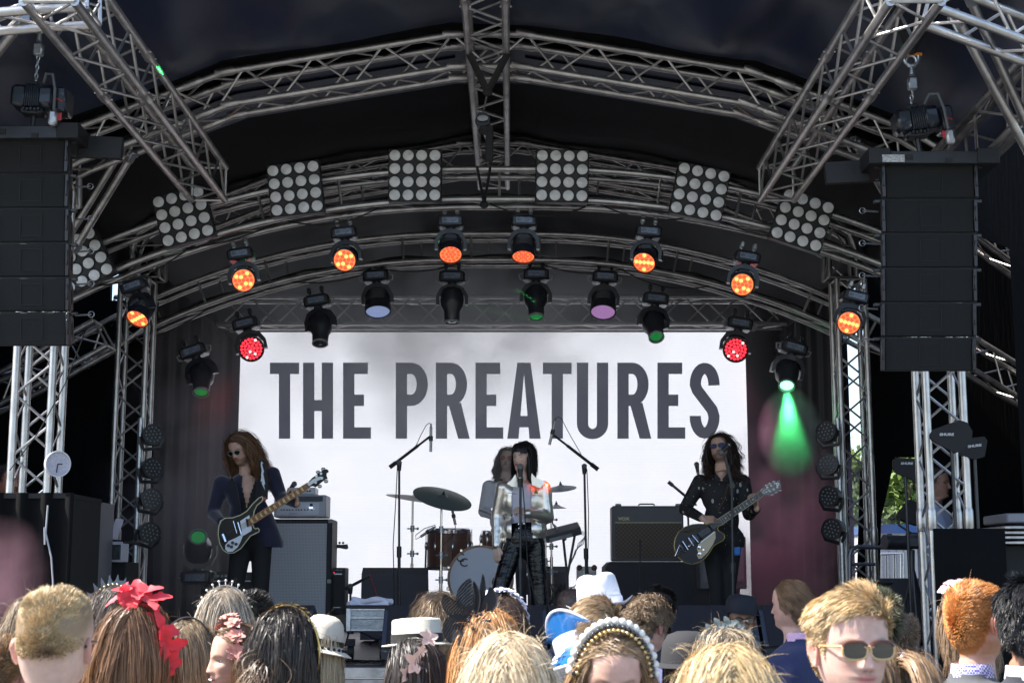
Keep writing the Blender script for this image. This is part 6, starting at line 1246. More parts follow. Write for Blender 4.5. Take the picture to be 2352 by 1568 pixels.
# ---------------------------------------------------------------- microphones and stands
MICM = M('microphone_metal', (.35, .34, .34), .35, .9); MESHM = M('microphone_mesh', (.28, .29, .30), .45, .8, bump=.6, bscale=900)
def legs3(m, c, rr=.32, h=.16, a0=0): [m.tube([c + Vector((0, 0, h)), c + Vector((rr * math.cos(a0 + k * 2.094), rr * math.sin(a0 + k * 2.094), .012))], .009, 6) for k in range(3)]
def stand(label, x, ytop, Y, boom=None, mic=None, micY=0, cable=True, r=.0115, base='tripod', mt=BLKP, xt=None):
    top = U(xt if xt else x, ytop, Y); base_ = Vector((U(x, 1440, Y).x, Y, HS)); t = thing('microphone_stand', label, 'microphone stand', base_)
    m = MB().tube([base_ + Vector((0, 0, .12)), base_.lerp(top, .5)], r * 1.25, 10).tube([base_.lerp(top, .45), top], r * .9, 10).tube([base_.lerp(top, .48), base_.lerp(top, .54)], r * 1.9, 10); m.build('pole', mt, t)
    if base == 'tripod': m = MB(); legs3(m, base_, a0=.5); m.lathe([(.03, .10), (.03, .2)], base_, (0, 0, 1), 10); m.build('tripod_base', BLKP, t)
    else: MB().lathe([(.0, 0), (.14, 0), (.14, .015), (.03, .03), (.02, .1), (0, .1)], base_, (0, 0, 1), 24).build('round_base', BLKP, t)
    MB().tube([top - Vector((0, 0, .07)), top + Vector((0, 0, .01))], [r * 1.5, r * 2.2], 10).build('clutch', BLKP, t)
    if boom:
        a, b = U(*boom[0], Y), U(*boom[1], Y); mid = a.lerp(b, .62); MB().tube([a, a.lerp(b, .16)], .019, 8).tube([a, b], .010, 8).tube([a.lerp(b, .14), a.lerp(b, .7)], .0135, 8).build('boom_arm', BLKP, t); MB().lathe([(.022, -.025), (.022, .025)], top, (0, 1, 0), 12).build('boom_knob', BLKP, t)
        if cable: e = U(*cable[0], Y); MB().tube([U(*p, Y) for p in cable], .0035, 6).build('cable', RUB, t)
    return t
def pencil_mic(label, p0, p1, Y): a, b = U(*p0, Y), U(*p1, Y); t = thing('microphone', label, 'microphone', b); MB().tube([a, a.lerp(b, .12), a.lerp(b, .14), b], [.006, .008, .0125, .0125], 12).build('capsule_body', MICM, t); MB().tube([a.lerp(b, .45), a.lerp(b, .62)], .019, 10).build('mic_clip', BLKP, t)
stand('tall boom microphone stand left of the drums', 917, 1062, 13.0, boom=((895, 1073), (989, 1001)), cable=[(990, 975), (986, 971), (979, 976), (966, 1000), (958, 1018), (952, 1028)])
pencil_mic('slim silver microphone hanging from the left boom stand', (990, 972), (989.5, 1037), 12.97)
MB_c = tag(MB().tube([U(913, 1066, 12.96), U(909, 1150, 12.96), U(903, 1250, 12.96), U(906, 1390, 12.96)], .0045, 6).build('cable', RUB, None, origin=U(913, 1066, 12.96)), 'thin black cable hanging down the left boom stand', 'cable')
stand('tall boom microphone stand right of the drums', 1350, 1070, 13.0, xt=1342, boom=((1374, 1078), (1272, 999)), cable=[(1277, 962), (1282, 956), (1290, 962), (1310, 1000), (1335, 1043)])
pencil_mic('slim silver microphone hanging from the right boom stand', (1277, 958), (1262, 1021), 12.97)
tag(MB().tube([U(1348, 1076, 12.96), U(1352, 1180, 12.96), U(1350, 1300, 12.96), U(1358, 1400, 12.96)], .0045, 6).build('cable', RUB, None, origin=U(1348, 1076, 12.96)), 'thin black cable hanging down the right boom stand', 'cable')
def dyn_mic(label, head, tail, Y, dy=0., r=.026, mt=None):
    a, b = U(*head, Y), U(*tail, Y) + Vector((0, dy, 0)); d = (b - a).normalized(); t = thing('microphone', label, 'microphone', a)
    MB().ell(a, (r, r, r), n=18, m=12).lathe([(r * 1.02, -.004), (r * 1.04, 0), (r * 1.02, .006)], a, d, 18).build('mesh_head', MESHM, t); MB().tube([a + d * r * .6, a + d * .05, a + d * .10, b + d * .0], [r * .85, r * .7, r * .55, r * .42], 14).build('handle', BLKP, t)
    MB().tube([a + d * .082, a + d * .088], r * .68, 14).build('switch_ring', STEEL, t); return t
dyn_mic('black vocal microphone standing up behind the amplifier head', (676, 1111), (662, 1128), 13.9)
stand('low boom microphone stand beside the towel', 805, 1345, 13.2, boom=((793, 1352), (850, 1322)), cable=None)
stand('short microphone stand in front of the guitar amplifier', 1575, 1290, 14.0, cable=None) if False else None
t = stand('microphone stand behind the guitarist with its boom pointing left', 1588, 1170, 14.6, xt=1580, boom=((1535, 1106), (1600, 1160)), cable=None)
dyn_mic('vocal microphone on the stand behind the guitarist', (1600, 1066), (1603, 1085), 14.6)
t = stand('short thin stand with a microphone against the diamond grille', 1470, 1242, 13.9, cable=None, r=.007)
# ---------------------------------------------------------------- drum kit
MAH = M('mahogany_lacquer', (.17, .055, .032), .3, noise=.25, nscale=6, stretch=(.6, .6, 8), coat=.5); HEADM = M('drum_skin', (.72, .74, .84), .5)
Yk = 13.5; t = thing('bass_drum', 'bass drum with a white front skin marked with two interlocking letters C', 'drum', U(1104, 1325, Yk)); c = U(1104, 1328, Yk); R_ = 75 / S(Yk)
c.z = max(c.z, HS + R_ + .01)
MB().lathe([(R_ * .985, .0), (R_ * .985, .42), (0, .42)], c, (0, 1, 0), 48).build('shell', MAH, t); MB().lathe([(0, 0), (R_ * .95, 0), (R_ * .95, .01)], c + Vector((0, -.012, 0)), (0, 1, 0), 48).build('front_skin', HEADM, t)
MB().lathe([(R_ * .94, -.02), (R_ * 1.015, -.02), (R_ * 1.015, .02), (R_ * .94, .02)], c, (0, 1, 0), 48, ring=True).build('hoop', M('hoop_wood', (.26, .13, .08), .35, coat=.4), t)
for k in range(10):
    w = .3 + k * .628; q = c + Vector((R_ * 1.03 * math.cos(w), 0, R_ * 1.03 * math.sin(w))); MB().box(q + Vector((0, -.005, 0)), (.03, .05, .03), bev=.006).tube([q, q + Vector((0, .1, 0))], .005, 6).build('claw', CHROME, t)
pc = U(1147, 1337, Yk - .02); MB().lathe([(.068, -.004), (.100, -.004), (.100, .004), (.068, .004), (.068, -.004)], pc, (0, 1, 0), 32, ring=True).build('port_ring', M('port_ring_white', (.7, .7, .76), .5), t); MB().lathe([(0, 0), (.068, 0)], pc, (0, -1, 0), 24).build('port_hole', M('port_dark', (.05, .05, .055), .8), t)
m = MB()
for cx_, cy_ in ((1047, 1289), (1055, 1300)): text_into(m, 'C', .105, U(cx_, cy_, Yk - .018), (1, 0, 0), (0, 0, 1), .001, xs=1.05, off=.001)
m.build('monogram', M('monogram_grey', (.05, .05, .06), .6), t, ang=180)
def drum(label, cx, y0, y1, wpx, Y, tilt=0., legs=True, name='floor_tom'):
    a = U(cx, y0, Y); b = U(cx, y1, Y); r = wpx / 2 / S(Y); h = a.z - b.z; ax = Vector((math.sin(math.radians(tilt)), -.06, 1)).normalized(); t = thing(name, label, 'drum', b)
    MB().lathe([(r, 0), (r, h)], b, ax, 40).build('shell', MAH, t); MB().lathe([(r * 1.04, h - .02), (r * 1.06, h - .018), (r * 1.06, h + .015), (r * 1.0, h + .018), (r * .98, h + .006), (0, h + .006)], b, ax, 40).build('top_hoop', CHROME, t); MB().lathe([(r * 1.0, -.015), (r * 1.06, -.015), (r * 1.06, .02), (r * 1.02, .022)], b, ax, 40, ring=True).build('bottom_hoop', CHROME, t)
    u, v = frame(ax)
    for k in range(8):
        w = k * .785 + .2; d = u * math.cos(w) + v * math.sin(w); MB().tube([b + d * r * 1.05, b + d * r * 1.05 + ax * h], .0042, 6).ell(b + d * r * 1.05 + ax * h * .58, (.014, .014, .045), n=10, m=8).build('tension_rod', CHROME, t)
    if legs:
        for k in range(3): w = k * 2.09 + .9; d = u * math.cos(w) + v * math.sin(w); q = b + d * r * 1.09; MB().tube([q + ax * h * .6, Vector((q.x, q.y, HS + .02)) + d * .02, Vector((q.x, q.y, HS + .01)) + d * .06], .009, 8).build('leg', CHROME, t)
drum('brown mahogany floor tom left of the bass drum', 1031, 1218, 1303, 101, 14.2)
drum('small brown tom half hidden behind the singer', 1138, 1225, 1262, 70, 14.5, tilt=6, legs=False, name='rack_tom')
drum('brown floor tom behind the singer on the right', 1228, 1290, 1360, 60, 14.8, name='floor_tom')
CYM = M('bronze_cymbal', (.75, .72, .78), .4, .1, noise=.15, nscale=8)
def cymbal(label, cx, cy, wpx, Y, tx, ty, mt=None):
    c = U(cx, cy, Y); r = wpx / 2 / S(Y) / math.cos(math.radians(ty)); R = Euler((math.radians(tx), math.radians(ty), 0)).to_matrix(); t = thing('cymbal', label, 'cymbal', c, 'cymbals of the drum kit'); ax = R @ Vector((0, 0, 1))
    MB().lathe([(.02, .018), (.028, .014), (.035, .006), (r * .5, .002), (r, -.018), (r, -.020), (r * .5, 0), (.04, .006), (.02, .02)], c, ax, 48).build('disc', mt or CYM, t); MB().lathe([(.012, .015), (.014, .035), (.006, .04), (.006, .055)], c, ax, 12).build('wing_nut', BLKP, t)
cymbal('thin pale cymbal furthest left, tilted down to the right', 953, 1141, 132, 14.2, -2, 8)
cymbal('large dark cymbal tilted left of the drummer with a green sheen', 1017, 1140, 134, 13.25, 22, 15, M('dark_cymbal', (.15, .20, .19), .3, .3))
cymbal('pale cymbal right of the singer tilted up to the right', 1288, 1118, 72, 14.4, 14, -6)
cymbal('small thin cymbal below the right cymbal', 1278, 1163, 46, 14.5, 2, -2)
def hardware(label, x, ytop, Y, legs=True):
    top = U(x, ytop, Y); b = Vector((top.x, Y, HS)); t = thing('cymbal_stand', label, 'stand', b, 'chrome drum stands'); MB().tube([b + Vector((0, 0, .1)), b.lerp(top, .55)], .0155, 10).tube([b.lerp(top, .5), top], .010, 10).build('pole', CHROME, t); 
    for u in (.45, .62, .8): q = b.lerp(top, u); MB().tube([q - Vector((0, 0, .03)), q + Vector((0, 0, .03))], .020, 10).tube([q - Vector((.05, 0, 0)), q + Vector((.05, 0, 0))], .007, 6).ell(q + Vector((.05, 0, 0)), .013, n=8, m=6).build('clamp', STEEL, t)
    m = MB(); legs3(m, b, .34, .42, .3); legs3(m, b, .36, .39, .34); m.build('folding_legs', CHROME, t)
hardware('chrome cymbal stand furthest left', 948, 1150, 14.2); hardware('chrome cymbal stand in front of the floor tom', 1014, 1150, 13.25); hardware('chrome stand right of the singer carrying two cymbals', 1266, 1125, 14.45); hardware('chrome stand partly hidden behind the microphone stand', 1253, 1180, 14.7)
pencil_mic('small drum microphone hanging over the floor tom', (1037, 1161), (1046, 1205), 13.6)
pencil_mic('small black drum microphone aimed at the left edge of the floor tom', (1001, 1208), (966, 1232), 13.6)
pencil_mic('small drum microphone slanting beside the drum pad', (1268, 1160 + 40), (1300, 1240), 14.0)
m = MB(); m.tube([U(1046, 1206, 13.6), U(1045, 1222, 13.6), U(1030, 1240, 13.6), U(1018, 1250, 13.6)], .004, 6).tube([U(966, 1232, 13.6), U(955, 1238, 13.6), U(955, 1228, 13.6), U(975, 1213, 13.6), U(1000, 1205, 13.6)], .004, 6); tag(m.build('cable', RUB, None, origin=U(1018, 1250, 13.6)), 'looping black microphone cables round the floor tom', 'cable')
t = thing('drum_pad', 'electronic drum pad on a thin stand right of the singer', 'drum pad', U(1300, 1400, 14.0)); R = Euler((math.radians(18), math.radians(-14), 0)).to_matrix(); c = U(1292, 1222, 14.0)
MB().box(c, (.34, .22, .07), R, bev=.01).build('pad_body', M('pad_grey', (.07, .07, .085), .45), t); MB().box(c + R @ Vector((-.03, -.11, -.012)), (.22, .02, .035), R, bev=.003).build('control_panel', GREYP, t); q = Vector((U(1303, 1300, 14.0).x, 14.0, HS)); m = MB().tube([q, q + Vector((0, 0, .62))], .014, 8).tube([q + Vector((0, 0, .6)), c], .012, 8).tube([q + Vector((0, 0, .6)), c + Vector((.12, 0, 0))], .012, 8); legs3(m, q, .3, .35); m.build('stand_pole', BLKP, t)
m = MB()
for k in range(4): m.tube([U(1330, 1218 + k * 2, 14.0), U(1345, 1222 + k * 3, 14.0), U(1340 - k * 4, 1248, 14.0), U(1322, 1262 + k * 3, 14.0), U(1308, 1300, 14.0)], .004, 6)
m.build('lead', GREYP, t)
m = MB(); r = np.random.default_rng(9)
for k in range(26): x0 = 1262 + r.uniform(0, 55); m.tube([U(x0, 1345 + r.uniform(-8, 30), 14.2), U(x0 + r.uniform(-15, 25), 1355 + r.uniform(-20, 20), 14.15), U(x0 + r.uniform(-20, 30), 1395, 14.1)], .006, 5)
tag(m.build('cable_tangle', RUB, None, origin=U(1290, 1390, 14.1)), 'tangle of black cables on the floor right of the drums', 'cables')
# spare instrument head poking out behind the bass cabinet
t = thing('spare_bass', 'headstock of a spare instrument poking out right of the bass cabinet', 'guitar', U(780, 1252, 13.9)); m = MB(); m.prism([U(*p, 13.9) for p in ((740, 1248), (785, 1250), (798, 1249), (800, 1258), (795, 1261), (780, 1258), (740, 1257))], (0, .02, 0)); m.build('headstock', BLKP, t); m = MB(); [m.ell(U(x, 1246, 13.9), .012, n=8, m=6) for x in (770, 780, 788)]; m.build('tuning_peg', GREYP, t)
# ---------------------------------------------------------------- wings: left booth, rack, laptops; right antennas, camera, desk
t = thing('side_booth', 'black cloth covered booth at the left edge of the stage', 'booth', U(60, 1400, 9.4)); rows = []
for z_, k_ in ((U(0, 1131, 9.4).z, 1), (1.9, 1), (1.4, 1.0), (.6, 1.)): rows.append([Vector((U(x, 1300, 9.4).x, 9.4 + .02 * math.sin(x * .11) * k_, z_)) for x in range(-60, 168, 4)])
MB().grid(rows).build('cloth_front', DR, t, ang=180); a = U(-60, 1131, 9.4); b = U(165, 1131, 9.4); MB().box(((a.x + b.x) / 2, 9.75, a.z - .02), (b.x - a.x, .7, .03)).box((b.x - .015, 9.75, a.z / 2), (.02, .7, a.z - .06)).build('booth_top', BLKM, t)
m = MB().tube([U(110, 1160, 9.37), U(103, 1250, 9.37), U(102, 1210, 9.37), U(118, 1280, 9.37), U(124, 1370, 9.37)], .006, 6); m.build('hanging_strap', GREYP, t)
tag(MB().tube([U(196, 760, 8.9), U(150, 880, 9.2), U(90, 990, 9.3), U(22, 1080, 9.35)], .004, 6).build('cable', RUB, None, origin=U(150, 880, 9.2)), 'thin cable drooping from the left speaker stack past the tower', 'cable')
t = thing('equipment_rack', 'tall equipment rack glowing green between the booth and the laptops', 'rack', U(185, 1400, 10.6)); MG = M('green_rack_glow', (.1, .5, .2), .4, emit=(.05, .8, .22), es=.9, noise=.7, nscale=14); m = MB(); box_px(m, 160, 206, 1150, 1460, 10.6, .5, .004); m.build('rack_case', M('rack_grey', (.12, .12, .14), .5), t)
for k, (y0, y1, mt_) in enumerate(((1152, 1164, M('red_label', (.45, .06, .08), .5)), (1168, 1176, M('yellow_label', (.6, .5, .15), .5)), (1178, 1184, M('red_label', (.45, .06, .08), .5)), (1190, 1200, MG), (1212, 1232, MG), (1246, 1262, M('lilac_unit', (.25, .26, .36), .5)), (1275, 1290, M('lilac_unit', (.25, .26, .36), .5)), (1305, 1325, M('lilac_unit', (.25, .26, .36), .5)), (1340, 1356, M('lilac_unit', (.25, .26, .36), .5)))):
    m = MB(); box_px(m, 166, 196 if mt_ is not MG else 192, y0, y1, 10.57, .04, .003); m.build('rack_unit', mt_, t)
m = MB(); r = np.random.default_rng(4)
for k in range(14): x0 = 168 + r.uniform(0, 34); m.tube([U(x0, 1200 + r.uniform(0, 60), 10.54), U(x0 + r.uniform(-12, 14), 1250 + r.uniform(-10, 30), 10.5), U(x0 + r.uniform(-10, 10), 1320 + r.uniform(0, 60), 10.53)], .0045, 5)
m.build('patch_cable', RUB, t)
LAP = M('laptop_silver', (.42, .42, .47), .4, .5)
for x0, x1, dx, lb in ((217, 239, 16, 'open silver laptop, left of the two in the left wing'), (250, 268, 16, 'open silver laptop, right of the two in the left wing')):
    t = thing('laptop', lb, 'laptop', U(x0, 1238, 11.2), 'laptops in the left wing'); MB().prism([U(x0, 1237, 11.2), U(x1, 1238, 11.2), U(x1 + dx, 1192, 11.35), U(x0 + dx, 1190, 11.35)], (0, .012, 0)).build('lid', LAP, t, smooth=False); MB().prism([U(x0, 1238, 11.2), U(x1, 1239, 11.2), U(x1 + 5, 1241, 11.2), U(x0 + 5, 1240, 11.2)], (0, .25, 0)).build('keyboard', BLKP, t, smooth=False)
t = thing('control_desk', 'small desk with control boxes and an orange panel under the laptops', 'desk', U(240, 1300, 11.2)); m = MB(); box_px(m, 205, 285, 1240, 1247, 11.2, .5, .004); box_px(m, 208, 282, 1290, 1450, 11.25, .4, .004); m.build('desk_body', BLKM, t)
m = MB(); box_px(m, 205, 217, 1268, 1292, 11.18, .05, .004); m.build('orange_panel', M('orange_panel', (.6, .12, .02), .5), t); m = MB(); box_px(m, 249, 279, 1243, 1290, 11.18, .2, .004); m.build('control_box', M('pale_box', (.5, .5, .58), .5), t); m = MB(); box_px(m, 253, 275, 1250, 1284, 11.16, .03, .003); m.build('control_face', M('dark_face', (.04, .045, .05), .4, noise=.6, nscale=40), t)
# right wing
def paddle(label, pts, Y, tx, ty, size, ang):
    c = U(sum(p[0] for p in pts) / len(pts), sum(p[1] for p in pts) / len(pts), Y); t = thing('paddle_antenna', label, 'antenna', c, 'black paddle antennas on stands'); MB().prism(poly_px(pts, Y), (0, .035, 0)).build('cover', M('antenna_cover', (.012, .012, .014), .75), t, smooth=False)
    m = MB(); R = Matrix.Rotation(-ang, 3, 'Y'); text_into(m, 'SHURE', size, U(tx, ty, Y - .004), R @ Vector((1, 0, 0)), R @ Vector((.12, 0, 1)), .002, xs=1.35, off=.0012); m.build('lettering', M('white_lettering', (.5, .5, .52), .5), t, smooth=False)
    q = Vector((c.x, Y + .02, 0)); MB().tube([(c.x, Y + .02, c.z), (c.x, Y + .02, .1)], .012, 8).build('stand_pole', BLKP, t); m = MB(); legs3(m, q, .4, .5); m.build('stand_legs', BLKP, t)
paddle('black paddle antenna highest on the right tower', [(2138, 996), (2146, 985), (2204, 964), (2222, 970), (2234, 990), (2232, 1012), (2215, 1030), (2196, 1040), (2144, 1012), (2138, 1004)], 9.35, 2158, 1000, .022, 0)
paddle('black paddle antenna half hidden behind the highest one', [(2200, 1008), (2262, 1002), (2268, 1012), (2262, 1048), (2240, 1055), (2206, 1044)], 9.6, 2223, 1028, .022, .13)
paddle('black paddle antenna lowest and furthest left, against the tree', [(2052, 1056), (2060, 1050), (2114, 1054), (2116, 1100), (2104, 1108), (2090, 1098), (2056, 1084), (2052, 1072)], 11.0, 2069, 1066, .022, 0)
t = thing('camera_rig', 'black video camera with a hooded monitor on a tripod right of the stage', 'video camera', U(2090, 1300, 11.3)); m = MB(); m.prism(poly_px([(2067, 1182), (2092, 1146), (2118, 1158), (2110, 1206), (2069, 1192)], 11.3), (0, .12, 0)); m.build('hooded_monitor', BLKM, t, smooth=False)
m = MB(); q = U(2088, 1245, 11.3); m.box(q, (.16, .2, .10), bev=.02).lathe([(.05, 0), (.055, .16)], q + Vector((-.07, -.1, 0)), (-1, -.3, 0), 16).box(U(2102, 1230, 11.3), (.12, .12, .05), bev=.01); m.build('camera_body', BLKP, t); m = MB().tube([U(2043, 1225, 11.3), U(2045, 1252, 11.3)], .018, 10).tube([U(2045, 1252, 11.3), U(2075, 1255, 11.3)], .008, 8).tube([U(2066, 1190, 11.3), U(2064, 1205, 11.3), U(2095, 1225, 11.3)], .008, 8); m.build('handgrip', RUB, t)
m = MB().tube([U(2095, 1262, 11.3), U(2096, 1500, 11.3)], .02, 10); q = U(2096, 1300, 11.3); [m.tube([q, Vector((q.x + .5 * math.cos(w), 11.3 + .5 * math.sin(w), 0.05))], .012, 8) for w in (.4, 2.5, 4.6)]; m.build('tripod', BLKP, t)
t = thing('handrail', 'black tubular handrail of the stage steps right of the tower', 'handrail', U(2000, 1400, 12.2)); m = MB()
m.tube([U(1952, 1460, 12.2), U(1952, 1275, 12.2), U(1956, 1262, 12.2), U(1968, 1255, 12.2), U(2095, 1258, 12.2)], .018, 8).tube([U(1953, 1295, 12.2), U(2010, 1295, 12.2)], .014, 8).tube([U(1953, 1340, 12.2), U(2010, 1340, 12.2)], .014, 8); m.build('tube_frame', M('dark_tube', (.12, .12, .14), .35, .7), t)
t = thing('bar_stool', 'black round topped stool at the foot of the right tower', 'stool', U(2020, 1400, 12)); MB().lathe([(0, -.02), (.2, -.02), (.215, 0), (.2, .012), (0, .012)], U(2018, 1338, 12.0), (0, 0, 1), 28).build('seat', BLKP, t); m = MB(); q = U(2018, 1342, 12.0); [m.tube([q + Vector((.12 * math.cos(w), .12 * math.sin(w), 0)), Vector((q.x + .22 * math.cos(w), 12 + .22 * math.sin(w), HS))], .012, 6) for w in (.6, 2.2, 3.8, 5.4)]; m.build('leg_frame', BLKP, t)
wall('small black cloth hung across the front right tower at stage height', U(2143, 1215, 9.2), U(2308, 1215, 9.2), 0, U(2143, 1213, 9.2).z, .012, 5)
t = thing('mixing_desk', 'grey mixing desk at the right edge beside the black cloth', 'mixing desk', U(2330, 1250, 9.8)); m = MB(); box_px(m, 2312, 2400, 1178, 1200, 9.8, .5, .01); m.build('upper_unit', M('desk_grey', (.22, .22, .25), .5), t)
for y in (1207, 1219, 1230, 1242): m = MB(); box_px(m, 2306, 2400, y, y + 7, 9.75, .5, .004); m.build('shelf_rail', ALUD, t)
m = MB(); box_px(m, 2308, 2400, 1252, 1500, 9.85, .5, .004); m.build('desk_base', BLKM, t)
m = MB(); box_px(m, 2050, 2075, 1372, 1450, 10.6, .3, .01); 
tag(MB().box(U(2080, 1400, 12) , (.36, .4, .5), bev=.01).build('flight_case', M('dark_case', (.03, .028, .035), .6), None, origin=U(2080, 1400, 12)), 'dark flight case standing at the foot of the right wing', 'flight case')
# ---------------------------------------------------------------- the band
def remesh(mb, voxel, smooth=2, sub=False):
    me = bpy.data.meshes.new('tmp'); me.from_pydata([tuple(p) for p in mb.v], [], mb.f); fix_normals(me); o = bpy.data.objects.new('tmp', me); COL.objects.link(o)
    m = o.modifiers.new('r', 'REMESH'); m.mode = 'VOXEL'; m.voxel_size = voxel
    if smooth: s = o.modifiers.new('s', 'SMOOTH'); s.iterations = smooth; s.factor = .5
    dg = bpy.context.evaluated_depsgraph_get(); dg.update(); ne = bpy.data.meshes.new_from_object(o.evaluated_get(dg)); bpy.data.objects.remove(o); bpy.data.meshes.remove(me); return ne
def attach(me, name, mt, parent, shift):
    if shift is not None: me.transform(Matrix.Translation(-shift))
    me.materials.clear(); me.materials.append(mt); me.name = name; me.polygons.foreach_set('use_smooth', [True] * len(me.polygons)); me.update()
    o = bpy.data.objects.new(name, me); COL.objects.link(o); o.parent = parent; ORG[o.name] = ORG.get(parent.name, Vector()); return o
def hand(m, wrist, fwd, nrm, side, curl=(30, 45, 40), spread=6, sc=1., thumb=35):
    """wrist point, fwd = direction of the fingers, nrm = back of the hand, side = +1 if the thumb lies to the right of fwd x nrm"""
    f = Vector(fwd).normalized(); n = Vector(nrm).normalized(); n = (n - f * n.dot(f)).normalized(); s = f.cross(n) * side
    W = Vector(wrist); k = sc
    for j in range(4): a = W + s * ((1.5 - j) * .010) * k; b = W + f * .085 * k + s * ((1.5 - j) * .019) * k; m.cap(a, b, .017 * k, .0135 * k)
    for j, L in enumerate((.88, 1., .94, .76)):
        p = W + f * .088 * k + s * ((1.5 - j) * .0195) * k; d = (f + s * math.radians(spread) * (1.5 - j)).normalized(); a = 0
        for q, (ln, r0, r1) in enumerate(((.042, .0098, .0088), (.026, .0088, .0078), (.021, .0078, .0066))):
            a += math.radians(curl[q] + j * 3); dd = d * math.cos(a) - n * math.sin(a); e = p + dd * ln * L * k; m.cap(p, e, r0 * k, r1 * k, 10); p = e
    p = W + f * .022 * k + s * .026 * k; t = math.radians(thumb)
    for q, (ln, r0, r1) in enumerate(((.042, .0135, .0115), (.030, .0112, .0100), (.024, .0100, .0078))):
        dd = (f * math.cos(t) + s * math.sin(t) - n * (.35 + .15 * q)).normalized(); e = p + dd * ln * k; m.cap(p, e, r0 * k, r1 * k, 10); p = e; t -= math.radians(14)
def performer(label, Y, J, yaw, pitch, roll, sc, fem, skin, hair, hk, paint, feet, base, hands, top=None, top_mt=None, top_name='jacket', legs_mt=None, hipw=.15, rad=None, cut=None, inner=None, shoes=True):
    """J: joint name -> (px, py, dy). feet list of (px, dy). returns root and head matrix"""
    P = {k: U(x, y, Y + dy) for k, (x, y, dy) in J.items()}; root = thing('person', label, 'person', (P['hip'].x, Y, HS), 'the band on stage'); R0 = ORG[root.name]
    H = Matrix.Translation(P['chin']) @ Euler((math.radians(pitch), math.radians(roll), math.radians(yaw)), 'XYZ').to_matrix().to_4x4() @ Matrix.Scale(sc, 4)
    H = Matrix.Translation(P['chin']) @ (Matrix.Rotation(math.radians(yaw), 4, 'Z') @ Matrix.Rotation(math.radians(pitch), 4, 'X') @ Matrix.Rotation(math.radians(roll), 4, 'Y')) @ Matrix.Scale(sc, 4) @ Matrix.Translation(Vector((0, .075, 0)))
    X, Yv, Z, T = head_surface(60, 74, fem); nt = X.shape[1]; V = [H @ Vector((X[i, j], Yv[i, j], Z[i, j])) for i in range(X.shape[0]) for j in range(nt)]
    h = X.shape[0]; fs = [(i * nt + j, (i + 1) * nt + j, (i + 1) * nt + (j + 1) % nt, i * nt + (j + 1) % nt) for i in range(h - 1) for j in range(nt)] + [tuple(range(nt - 1, -1, -1)), tuple((h - 1) * nt + j for j in range(nt))]
    m = MB(); m.add(V, fs)
    for sd in (-1, 1): ev, ef = ear_geo(sd, .9); m.add([H @ Vector(p) for p in ev], ef)
    r_ = dict(neck=.054, sh=.058, el=.042, wr=.026, chest=.13, waist=.105, hip=.12, th=.080, kn=.052, an=.038); r_.update(rad or {})
    nb = P['neck']; hb = H @ Vector((0, .028, .01)); m.cap(nb + Vector((0, .02, -.03)), hb, r_['neck'] * 1.12, r_['neck'] * .95)
    ch = (P['shR'] + P['shL']) / 2 - Vector((0, -.01, .10)); hp = P['hip']; ax = (P['shL'] - P['shR']).normalized()
    def torso(m, k, shk=1.):
        up = (nb - hp).normalized(); Rm = Matrix((ax, up.cross(ax).normalized(), up)).transposed()
        m.ell(ch, (.155 * k, r_['chest'] * .78 * k, .17), Rm, 24, 14); mid = ch.lerp(hp, .52); m.ell(mid, (r_['waist'] * 1.28 * k, r_['waist'] * .86 * k, .17), Rm, 24, 14); m.ell(hp + Vector((0, 0, .02)), (hipw * k, r_['hip'] * .84 * k, .12), Rm, 24, 14)
        for s_ in ('R', 'L'): m.cap(nb - Vector((0, -.01, .045)), P['sh' + s_] + (nb - P['sh' + s_]) * .08, .045 * k, r_['sh'] * k * .95); m.cap(ch, P['sh' + s_], .10 * k, r_['sh'] * k)
    torso(m, .93)
    for s_ in ('R', 'L'):
        m.cap(P['sh' + s_], P['el' + s_], r_['sh'] * .82, r_['el'] * .9); m.cap(P['el' + s_], P['wr' + s_], r_['el'] * .9, r_['wr']); m.cap(hp + ax * (.085 * (1 if s_ == 'L' else -1)), P['kn' + s_], r_['th'] * .85, r_['kn'] * .8)
        fx, fdy = feet[0 if s_ == 'R' else 1]; an = U(fx, 1440, Y + fdy); an.z = HS + .09; P['an' + s_] = an; m.cap(P['kn' + s_], an, r_['kn'] * .8, r_['an'] * .8)
    for hd in hands: hand(m, P[hd[0]], *hd[1:])
    me = remesh(m, .0058, 1); vs = np.zeros(len(me.vertices) * 3, np.float32); me.vertices.foreach_get('co', vs); vs = vs.reshape(-1, 3); Hi = np.array(H.inverted()); L = vs @ Hi[:3, :3].T + Hi[:3, 3]
    C = np.tile(np.array(skin, float), (len(L), 1)); near = (np.abs(L[:, 0]) < .11) & (L[:, 1] > -.14) & (L[:, 1] < .14) & (L[:, 2] > -.06) & (L[:, 2] < .26); C[near] = paint_face(L[near], skin, hair, hk, **paint)
    b = attach(me, 'body', SKIN, root, R0); set_col(me, np.clip(C, 0, 1))
    def clothe(fn, name, mt, vox=.010, sm=4, cutf=None):
        mm = MB(); fn(mm); me = remesh(mm, vox, sm)
        if cutf is not None:
            bm = bmesh.new(); bm.from_mesh(me); dead = [f for f in bm.faces if cutf(f.calc_center_median())]; bmesh.ops.delete(bm, geom=dead, context='FACES'); bm.to_mesh(me); bm.free()
        return attach(me, name, mt, root, R0)
